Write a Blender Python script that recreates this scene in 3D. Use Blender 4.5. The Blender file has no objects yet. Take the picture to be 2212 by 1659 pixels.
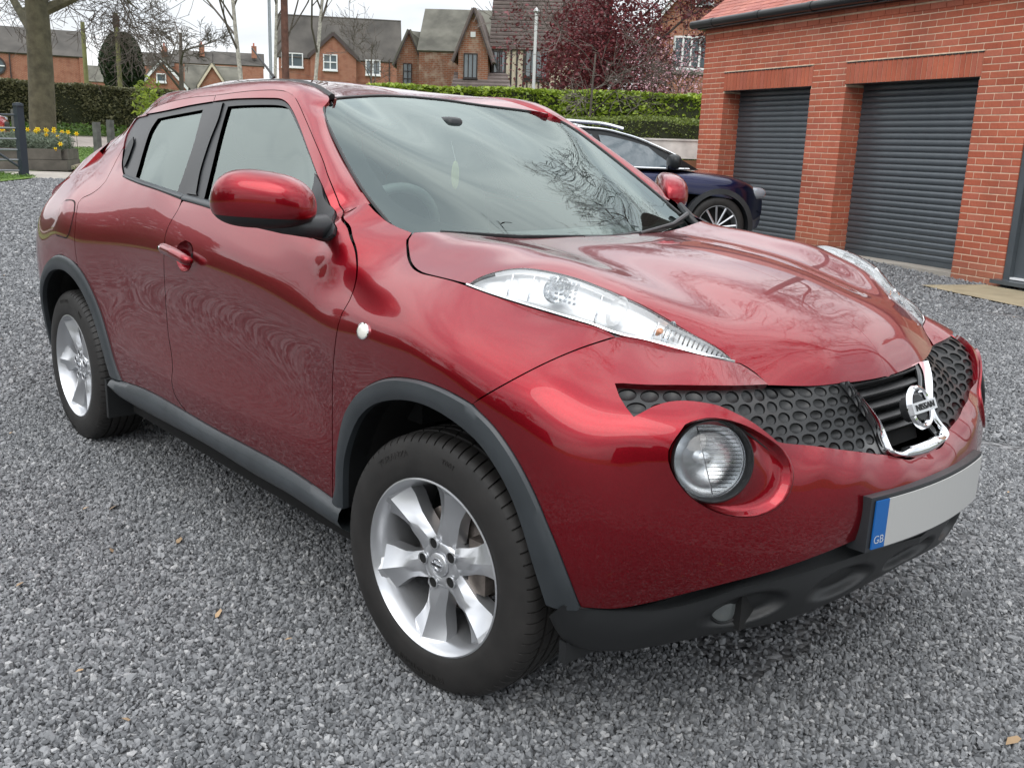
import bpy, bmesh, math, random, json
import numpy as np
from mathutils import Vector, Matrix, geometry, noise
random.seed(7); RNG = np.random.RandomState(7)
SC = bpy.context.scene
COL = SC.collection
# ------------------------------------------------------------------ camera
cam_d = bpy.data.cameras.new('camera'); cam = bpy.data.objects.new('camera', cam_d); COL.objects.link(cam)
cam_d.sensor_width = 36.0; cam_d.lens = 36.0*2063.585/2212.0; cam_d.clip_start = .05; cam_d.clip_end = 2000
def cam_axes(yaw, pitch, roll):
    cy, sy, cp, sp = math.cos(yaw), math.sin(yaw), math.cos(pitch), math.sin(pitch)
    f = Vector((cy*cp, sy*cp, -sp)); r = Vector((sy, -cy, 0)); d = f.cross(r)
    return math.cos(roll)*r+math.sin(roll)*d, -math.sin(roll)*r+math.cos(roll)*d, f
r_, d_, f_ = cam_axes(2.4061426, .24440346, -.03549246)
cam.matrix_world = Matrix(((r_.x, -d_.x, -f_.x, 1.6909357), (r_.y, -d_.y, -f_.y, -2.1211592), (r_.z, -d_.z, -f_.z, 1.3084398), (0, 0, 0, 1)))
SC.camera = cam
# ------------------------------------------------------------------ sky, sun, exposure
W = bpy.data.worlds.new('World'); SC.world = W; W.use_nodes = True
nt = W.node_tree; nt.nodes.clear()
def wn(t, **k):
    n = nt.nodes.new(t)
    for a, b in k.items(): setattr(n, a, b)
    return n
sky = wn('ShaderNodeTexSky', sky_type='NISHITA', sun_disc=False, sun_elevation=math.radians(48), sun_rotation=math.radians(150))
tc = wn('ShaderNodeTexCoord'); mp = wn('ShaderNodeMapping'); mp.inputs['Scale'].default_value = (1.2, 1.2, 4.0)
nz = wn('ShaderNodeTexNoise'); nz.inputs['Scale'].default_value = 1.7; nz.inputs['Detail'].default_value = 7; nz.inputs['Roughness'].default_value = .5
cr = wn('ShaderNodeValToRGB'); cr.color_ramp.elements[0].position = .38; cr.color_ramp.elements[0].color = (5.6, 6.0, 6.5, 1)
cr.color_ramp.elements[1].position = .60; cr.color_ramp.elements[1].color = (10.2, 10.3, 10.4, 1)
mx = wn('ShaderNodeMix', data_type='RGBA'); mx.inputs[0].default_value = .94
bg = wn('ShaderNodeBackground'); bg.inputs['Strength'].default_value = .085; ow = wn('ShaderNodeOutputWorld')
nt.links.new(tc.outputs['Generated'], mp.inputs['Vector']); nt.links.new(mp.outputs['Vector'], nz.inputs['Vector'])
nt.links.new(nz.outputs['Fac'], cr.inputs['Fac']); nt.links.new(sky.outputs['Color'], mx.inputs[6]); 
sx_ = wn('ShaderNodeSeparateXYZ'); gr_ = wn('ShaderNodeMapRange'); gr_.inputs['From Min'].default_value = 0; gr_.inputs['From Max'].default_value = 1; gr_.inputs['To Min'].default_value = 1.0; gr_.inputs['To Max'].default_value = 2.6
vm_ = wn('ShaderNodeVectorMath', operation='SCALE'); nt.links.new(tc.outputs['Generated'], sx_.inputs[0]); nt.links.new(sx_.outputs['Z'], gr_.inputs['Value'])      # an overcast sky is about 2.5 times brighter overhead
nt.links.new(cr.outputs['Color'], vm_.inputs[0]); nt.links.new(gr_.outputs['Result'], vm_.inputs['Scale']); nt.links.new(vm_.outputs[0], mx.inputs[7])
nt.links.new(mx.outputs[2], bg.inputs['Color']); nt.links.new(bg.outputs['Background'], ow.inputs['Surface'])
sun_d = bpy.data.lights.new('sun', 'SUN'); sun = bpy.data.objects.new('sun', sun_d); COL.objects.link(sun)
sun_d.energy = .8; sun_d.angle = math.radians(45); sun_d.color = (1, .97, .92)
sdir = Vector((math.sin(math.radians(150))*math.cos(math.radians(48)), math.cos(math.radians(150))*math.cos(math.radians(48)), math.sin(math.radians(48))))
sun.rotation_euler = sdir.to_track_quat('Z', 'Y').to_euler()
SC.view_settings.view_transform = 'Standard'; SC.view_settings.look = 'None'; SC.view_settings.exposure = 0.45; SC.view_settings.gamma = 1
SC.view_settings.use_curve_mapping = False
SC.cycles.max_bounces = 10; SC.cycles.transparent_max_bounces = 24; SC.cycles.glossy_bounces = 5; SC.cycles.use_denoising = True
# ------------------------------------------------------------------ materials
def mat(name, col, rough=.5, metal=0, coat=0, coat_r=.03, spec=.5, bump=None, var=None, ior=1.5, emit=None):
    """principled material; bump=(scale,strength,distance), var=(scale,amount) brightness mottling"""
    m = bpy.data.materials.new(name); m.use_nodes = True; t = m.node_tree; b = t.nodes['Principled BSDF']
    b.inputs['Base Color'].default_value = (*col, 1); b.inputs['Roughness'].default_value = rough; b.inputs['Metallic'].default_value = metal
    b.inputs['Coat Weight'].default_value = coat; b.inputs['Coat Roughness'].default_value = coat_r
    b.inputs['Specular IOR Level'].default_value = spec; b.inputs['IOR'].default_value = ior
    co = None
    if bump or var:
        co = t.nodes.new('ShaderNodeTexCoord')
    if var:
        n = t.nodes.new('ShaderNodeTexNoise'); n.inputs['Scale'].default_value = var[0]; n.inputs['Detail'].default_value = 5
        t.links.new(co.outputs['Object'], n.inputs['Vector'])
        h = t.nodes.new('ShaderNodeMapRange'); h.inputs['From Min'].default_value = .3; h.inputs['From Max'].default_value = .7
        h.inputs['To Min'].default_value = 1-var[1]; h.inputs['To Max'].default_value = 1+var[1]; t.links.new(n.outputs['Fac'], h.inputs['Value'])
        x = t.nodes.new('ShaderNodeMix'); x.data_type = 'RGBA'; x.blend_type = 'MULTIPLY'; x.inputs[0].default_value = 1
        x.inputs[6].default_value = (*col, 1); t.links.new(h.outputs['Result'], x.inputs[7]); t.links.new(x.outputs[2], b.inputs['Base Color'])
    if bump:
        n = t.nodes.new('ShaderNodeTexNoise'); n.inputs['Scale'].default_value = bump[0]; n.inputs['Detail'].default_value = 4
        t.links.new(co.outputs['Object'], n.inputs['Vector'])
        u = t.nodes.new('ShaderNodeBump'); u.inputs['Strength'].default_value = bump[1]; u.inputs['Distance'].default_value = bump[2]
        t.links.new(n.outputs['Fac'], u.inputs['Height']); t.links.new(u.outputs['Normal'], b.inputs['Normal'])
    if emit: b.inputs['Emission Color'].default_value = (*emit[0], 1); b.inputs['Emission Strength'].default_value = emit[1]
    return m
def glass(name, tint, refl_ior=1.52, rough=0.0, gc=(.86, .98, .95, 1)):
    m = bpy.data.materials.new(name); m.use_nodes = True; t = m.node_tree; t.nodes.clear()
    o = t.nodes.new('ShaderNodeOutputMaterial'); x = t.nodes.new('ShaderNodeMixShader'); f = t.nodes.new('ShaderNodeFresnel')
    f.inputs['IOR'].default_value = refl_ior; a = t.nodes.new('ShaderNodeBsdfTransparent'); a.inputs['Color'].default_value = (*tint, 1)
    g = t.nodes.new('ShaderNodeBsdfGlossy'); g.inputs['Roughness'].default_value = rough; g.inputs['Color'].default_value = gc
    t.links.new(f.outputs[0], x.inputs[0]); t.links.new(a.outputs[0], x.inputs[1]); t.links.new(g.outputs[0], x.inputs[2]); t.links.new(x.outputs[0], o.inputs[0])
    return m
def paint(name, col, flake, coat_ior=1.46):
    m = bpy.data.materials.new(name); m.use_nodes = True; t = m.node_tree; b = t.nodes['Principled BSDF']
    b.inputs['Metallic'].default_value = .88; b.inputs['Roughness'].default_value = .34
    b.inputs['Coat Weight'].default_value = 1; b.inputs['Coat Roughness'].default_value = .012; b.inputs['Coat IOR'].default_value = coat_ior
    v = t.nodes.new('ShaderNodeTexVoronoi'); v.inputs['Scale'].default_value = 900; co = t.nodes.new('ShaderNodeTexCoord')
    t.links.new(co.outputs['Object'], v.inputs['Vector'])
    x = t.nodes.new('ShaderNodeMix'); x.data_type = 'RGBA'; x.inputs[6].default_value = (*col, 1); x.inputs[7].default_value = (*flake, 1)
    r = t.nodes.new('ShaderNodeMapRange'); r.inputs['From Min'].default_value = .2; r.inputs['From Max'].default_value = .9; r.inputs['To Max'].default_value = .55
    t.links.new(v.outputs['Color'], r.inputs['Value']); t.links.new(r.outputs['Result'], x.inputs[0]); t.links.new(x.outputs[2], b.inputs['Base Color'])
    return m
M = dict(
 red=paint('metallic_red_paint', (.21, .0006, .007), (.36, .0015, .014)),
 navy=paint('navy_paint', (.006, .008, .045), (.012, .015, .07)),
 black_gloss=mat('gloss_black', (.014, .016, .018), .30, spec=.35),
 plastic=mat('black_plastic', (.022, .024, .027), .42, bump=(900, .12, .0006), var=(6, .25)),
 plastic_dark=mat('dark_plastic', (.012, .013, .014), .5),
 cladding=mat('grey_plastic_cladding', (.034, .040, .045), .38, bump=(1200, .15, .0005), var=(9, .18)),
 seal=mat('rubber_seal', (.012, .012, .013), .45),
 void=mat('dark_void', (.004, .004, .004), .9),
 tyre=mat('tyre_rubber', (.017, .0155, .0145), .6, bump=(160, .25, .001), var=(14, .3)),
 alloy=mat('silver_alloy', (.62, .63, .65), .30, metal=.82, coat=.6, coat_r=.12),
 chrome=mat('chrome', (.82, .83, .85), .05, metal=1),
 steel=mat('brake_steel', (.22, .19, .17), .5, metal=.8, var=(30, .4)),
 ws=glass('windscreen_glass', (.80, .92, .88), 1.95), wside=glass('side_glass', (.66, .78, .74), 2.3),
 clear=glass('clear_lens', (.98, .985, .985), 1.6, 0, (1, 1, 1, 1)), reflector=mat('lamp_reflector', (.82, .84, .86), .22, metal=.9),
 lampgrey=mat('lamp_housing', (.88, .89, .90), .28, metal=.25), amber=mat('amber_bulb', (.8, .25, .03), .25, coat=1),
 redlens=mat('red_lens', (.45, .006, .012), .1, coat=1), cloth=mat('seat_cloth', (.11, .115, .12), .85, bump=(400, .3, .001)),
 dash=mat('dashboard', (.20, .21, .21), .6), whiteplate=mat('plate_white', (.42, .42, .41), .35), blueplate=mat('plate_blue', (.004, .10, .34), .35),
 white=mat('white_paint', (.8, .8, .79), .4, bump=(60, .1, .001)), grille=mat('grille_black', (.005, .0055, .006), .45, coat=.15, coat_r=.3),
)
# ------------------------------------------------------------------ object helpers
def link(o, parent=None):
    COL.objects.link(o)
    if parent is not None: o.parent = parent
    return o
def thing(name, label, cat, loc=(0, 0, 0), rotz=0, group=None):
    o = bpy.data.objects.new(name, None); link(o); o.location = loc; o.rotation_euler = (0, 0, rotz)
    o['label'] = label; o['category'] = cat
    if group: o['group'] = group
    return o
def tag(o, label=None, cat=None, group=None, kind=None):
    for k, v in (('label', label), ('category', cat), ('group', group), ('kind', kind)):
        if v: o[k] = v
    return o
def mesh(name, V, Fc, m, parent=None, smooth=True, N=None, angle=None):
    me = bpy.data.meshes.new(name); me.from_pydata([tuple(map(float, v)) for v in V], [], [tuple(int(i) for i in f) for f in Fc])
    me.materials.append(m)
    if smooth: me.polygons.foreach_set('use_smooth', [True]*len(me.polygons))
    if N is not None: me.normals_split_custom_set_from_vertices([tuple(map(float, n)) for n in N])
    me.update()
    if angle is not None: me.set_sharp_from_angle(angle=math.radians(angle))
    o = bpy.data.objects.new(name, me); return link(o, parent)
class MB:      # collects simple shapes for one mesh
    def __init__(s): s.V, s.F = [], []
    def add(s, V, F):
        n = len(s.V); s.V += [tuple(map(float, v)) for v in V]; s.F += [tuple(int(i)+n for i in f) for f in F]; return s
    def box(s, c, d, R=None, taper=1.0):
        x, y, z = d[0]/2, d[1]/2, d[2]/2; V = []
        for k in (-1, 1):
            t = taper if k > 0 else 1
            for a, b in ((-1, -1), (1, -1), (1, 1), (-1, 1)): V.append(Vector((a*x*t, b*y*t, k*z)))
        if R is not None: V = [R @ v for v in V]
        return s.add([v+Vector(c) for v in V], [(3, 2, 1, 0), (4, 5, 6, 7), (0, 1, 5, 4), (1, 2, 6, 5), (2, 3, 7, 6), (3, 0, 4, 7)])
    def tube(s, pts, rad, n=8, cap=True):
        pts = [Vector(p) for p in pts]; k = len(pts); rad = [rad]*k if np.isscalar(rad) else rad
        V, F = [], []; up = Vector((0, 0, 1)); prev = None
        for i, p in enumerate(pts):
            t = (pts[min(i+1, k-1)]-pts[max(i-1, 0)])
            t = t.normalized() if t.length > 1e-9 else Vector((0, 0, 1))
            if prev is None: a = t.orthogonal().normalized()
            else:
                a = prev-t*prev.dot(t); a = a.normalized() if a.length > 1e-6 else t.orthogonal().normalized()
            prev = a; b = t.cross(a)
            for j in range(n):
                w = 2*math.pi*j/n; V.append(p+(a*math.cos(w)+b*math.sin(w))*rad[i])
        for i in range(k-1):
            for j in range(n): F.append((i*n+j, i*n+(j+1) % n, (i+1)*n+(j+1) % n, (i+1)*n+j))
        if cap: F.append(tuple(range(n))[::-1]); F.append(tuple((k-1)*n+j for j in range(n)))
        return s.add(V, F)
    def lathe(s, prof, n=48, M4=None, closed=False):
        V, F = [], []
        for (r, h) in prof:
            for j in range(n):
                w = 2*math.pi*j/n; v = Vector((r*math.cos(w), r*math.sin(w), h)); V.append(M4 @ v if M4 else v)
        k = len(prof)
        for i in range(k if closed else k-1):
            i2 = (i+1) % k
            for j in range(n): F.append((i*n+j, i*n+(j+1) % n, i2*n+(j+1) % n, i2*n+j))
        return s.add(V, F)
    def build(s, name, m, parent=None, smooth=True, angle=40): return mesh(name, s.V, s.F, m, parent, smooth, None, angle if smooth else None)
def frame_at(c, nrm, up=(0, 0, 1)):
    z = Vector(nrm).normalized(); x = Vector(up).cross(z).normalized(); y = z.cross(x)
    return Matrix(((x.x, y.x, z.x, c[0]), (x.y, y.y, z.y, c[1]), (x.z, y.z, z.z, c[2]), (0, 0, 0, 1)))
def text_mesh(body, size, extrude=0.0):
    c = bpy.data.curves.new('lettering', 'FONT'); c.body = body; c.size = size; c.extrude = extrude; c.align_x = 'CENTER'; c.align_y = 'CENTER'; c.resolution_u = 3
    o = bpy.data.objects.new('lettering', c); COL.objects.link(o); dg = bpy.context.evaluated_depsgraph_get(); me = bpy.data.meshes.new_from_object(o.evaluated_get(dg))
    V = np.array([v.co[:] for v in me.vertices]) if len(me.vertices) else np.zeros((0, 3)); F = [tuple(p.vertices) for p in me.polygons]
    bpy.data.objects.remove(o); bpy.data.curves.remove(c); bpy.data.meshes.remove(me); return V, F
def dup(o, parent=None, sy=None):
    c = o.copy(); COL.objects.link(c)
    if parent is not None: c.parent = parent
    for ch in o.children: dup(ch, c)
    if sy: c.scale.y = sy
    return c
# ------------------------------------------------------------------ smooth surfaces (thin-plate splines over control points)
class TPS:
    def __init__(s,P,v,lam=1e-5):
        s.P=np.array(P,float); v=np.array(v,float); n=len(v)
        K=s.k(s.P,s.P)+lam*np.eye(n); Q=np.c_[np.ones(n),s.P]
        A=np.zeros((n+3,n+3)); A[:n,:n]=K; A[:n,n:]=Q; A[n:,:n]=Q.T
        s.c=np.linalg.solve(A,np.r_[v,np.zeros(3)])
    def k(s,a,b):
        r2=((a[:,None,:]-b[None,:,:])**2).sum(2); return .5*r2*np.log(r2+1e-12)
    def __call__(s,q):
        q=np.atleast_2d(np.asarray(q,float)); out=[]
        for i in range(0,len(q),4000):
            c=q[i:i+4000]; out.append(s.k(c,s.P)@s.c[:-3]+s.c[-3]+c@s.c[-2:])
        return np.concatenate(out)
# reference plan curve of the lower body: straight flank then a superellipse round the nose
EX,AX,BW=2.6,.74,.80
_t=np.linspace(0,np.pi/2,900)
_x=AX*np.sin(_t)**(2/EX); _w=BW*np.cos(_t)**(2/EX)
_s=np.r_[0,np.cumsum(np.hypot(np.diff(_x),np.diff(_w)))]; SMAX=_s[-1]
def base(s):
    s=np.asarray(s,float)
    x=np.where(s<0,s,np.interp(s,_s,_x)); w=np.where(s<0,BW,np.interp(s,_s,_w))
    # past the centre line: mirror
    over=s>SMAX; x=np.where(over,np.interp(2*SMAX-s,_s,_x),x); w=np.where(over,-np.interp(2*SMAX-s,_s,_w),w)
    gx=EX*np.abs(x/AX)**(EX-1)/AX*(x>0); gw=EX*np.abs(w/BW)**(EX-1)/BW*np.sign(w); l=np.hypot(gx,gw)
    return x,w,gx/l,gw/l
def inv(x,w):
    if x<=-.05: return x,w-BW
    ss=np.linspace(-.2,SMAX,3000); bx,bw,nx,nw=base(ss)
    # want cross((x,w)-B, N)=0
    dx,dw=x-bx,w-bw; cr=np.abs(dx*nw-dw*nx); d=dx*nx+dw*nw
    j=np.argmin(cr+ (np.hypot(dx,dw)>.5)*10); return ss[j],d[j]
class Flank:
    def __init__(s,pts,lam=1e-5):
        a=[inv(x,w)+(z,) for x,w,z in pts]
        q=[(i[0],i[2]) for i in a]; v=[i[1] for i in a]
        # symmetric partners across the nose centre line
        for (S,Z),d in list(zip(q,v)):
            if S>SMAX-.45 and S<SMAX-1e-3: q.append((2*SMAX-S,Z)); v.append(d)
        s.t=TPS(q,v,lam)
    def __call__(s,q):
        q=np.atleast_2d(q); d=s.t(q); x,w,nx,nw=base(q[:,0])
        return np.c_[x+d*nx,-(w+d*nw),q[:,1]]
class Height:   # axis: which coordinate is the function of the other two
    def __init__(s,pts,axis,lam=1e-5,sym=False):
        pts=[tuple(p) for p in pts]
        if sym: pts=pts+[(p[0],-p[1],p[2]) for p in pts if abs(p[1])>1e-4]
        P=np.array(pts,float); s.a=axis; s.o=[i for i in range(3) if i!=axis]
        s.t=TPS(P[:,s.o],P[:,axis],lam)
    def __call__(s,q):
        q=np.atleast_2d(q); r=np.zeros((len(q),3)); r[:,s.o[0]]=q[:,0]; r[:,s.o[1]]=q[:,1]; r[:,s.a]=s.t(q); return r
def normals(S,q,sgn=1,h=2e-4):
    q=np.atleast_2d(q)
    a=S(q+[h,0])-S(q-[h,0]); b=S(q+[0,h])-S(q-[0,h]); n=np.cross(a,b); n/=np.linalg.norm(n,axis=1)[:,None]; return n*sgn
class Tilt:     # height over a plane tilted by ang about the y axis (noses of bonnets and the like)
    def __init__(s,pts,ang,lam=1e-5,sym=True):
        c,n=np.cos(ang),np.sin(ang); s.R=np.array([[c,0,-n],[0,1,0],[n,0,c]])
        P=np.array([tuple(p) for p in pts],float)
        if sym: P=np.vstack([P,P[np.abs(P[:,1])>1e-4]*[1,-1,1]])
        q=P@s.R.T; s.t=TPS(q[:,:2],q[:,2],lam)
    def par(s,P): return (np.atleast_2d(np.array(P,float))@s.R.T)[:,:2]
    def __call__(s,q):
        q=np.atleast_2d(q); return np.c_[q,s.t(q)]@s.R
class Grid2:    # fair cubic B-spline sheet through a blurred sampling of a rougher field
    def __init__(s,f,a0,a1,b0,b1,h,sig):
        """sig: list of ((sa,sb) blur radii, weight function of (A,B)); weights are normalised"""
        s.a0,s.b0,s.h=a0,b0,h; pad=12; s.pad=pad
        A=a0+h*np.arange(-pad,int((a1-a0)/h)+pad+1); B=b0+h*np.arange(-pad,int((b1-b0)/h)+pad+1)
        GA,GB=np.meshgrid(A,B,indexing='ij'); Z=f(np.c_[GA.ravel(),GB.ravel()]).reshape(GA.shape); out=0; W=0
        for (sa,sb),wf in sig:
            w=wf(GA,GB); z=s.blur(s.blur(Z,sa/h,0),sb/h,1); out=out+w*z; W=W+w
        s.Z=out/W; s.A,s.B=A,B
    def blur(s,Z,k,ax):
        if k<.3: return Z
        r=int(3*k)+1; g=np.exp(-.5*(np.arange(-r,r+1)/k)**2); g/=g.sum(); Zp=np.pad(Z,[(r,r) if i==ax else (0,0) for i in (0,1)],mode='reflect',reflect_type='odd'); o=0
        for i,c in enumerate(g): o=o+c*(Zp[i:i+Z.shape[0]] if ax==0 else Zp[:,i:i+Z.shape[1]])
        return o
    def __call__(s,q):
        q=np.atleast_2d(q); u=(q[:,0]-s.A[0])/s.h; v=(q[:,1]-s.B[0])/s.h
        i=np.clip(np.floor(u).astype(int),1,len(s.A)-3); j=np.clip(np.floor(v).astype(int),1,len(s.B)-3); u=u-i; v=v-j
        w=lambda t:((1-t)**3/6,(3*t**3-6*t*t+4)/6,(-3*t**3+3*t*t+3*t+1)/6,t**3/6)
        wu,wv=w(u),w(v); r=0
        for a in range(4):
            for b in range(4): r=r+wu[a]*wv[b]*s.Z[i-1+a,j-1+b]
        return r
def sm(x,a,b): t=np.clip((x-a)/(b-a),0,1); return t*t*(3-2*t)
def fair_flank(F):
    door=lambda A,B: (1-sm(A,-.62,-.42))*sm(A,-2.35,-2.1)*(1-sm(B,1.04,1.10))
    arch=lambda A,B: (1-door(A,B))*(1-sm(A,.25,.45))*(1-sm(B,1.02,1.08))
    nose=lambda A,B: 1e-6+(1-door(A,B)-arch(A,B)).clip(0,1)
    F.t=Grid2(F.t,-3.2,2*SMAX+.2,.2,1.52,.02,[((.13,.03),door),((.055,.026),arch),((.022,.011),nose)]); return F

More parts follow.
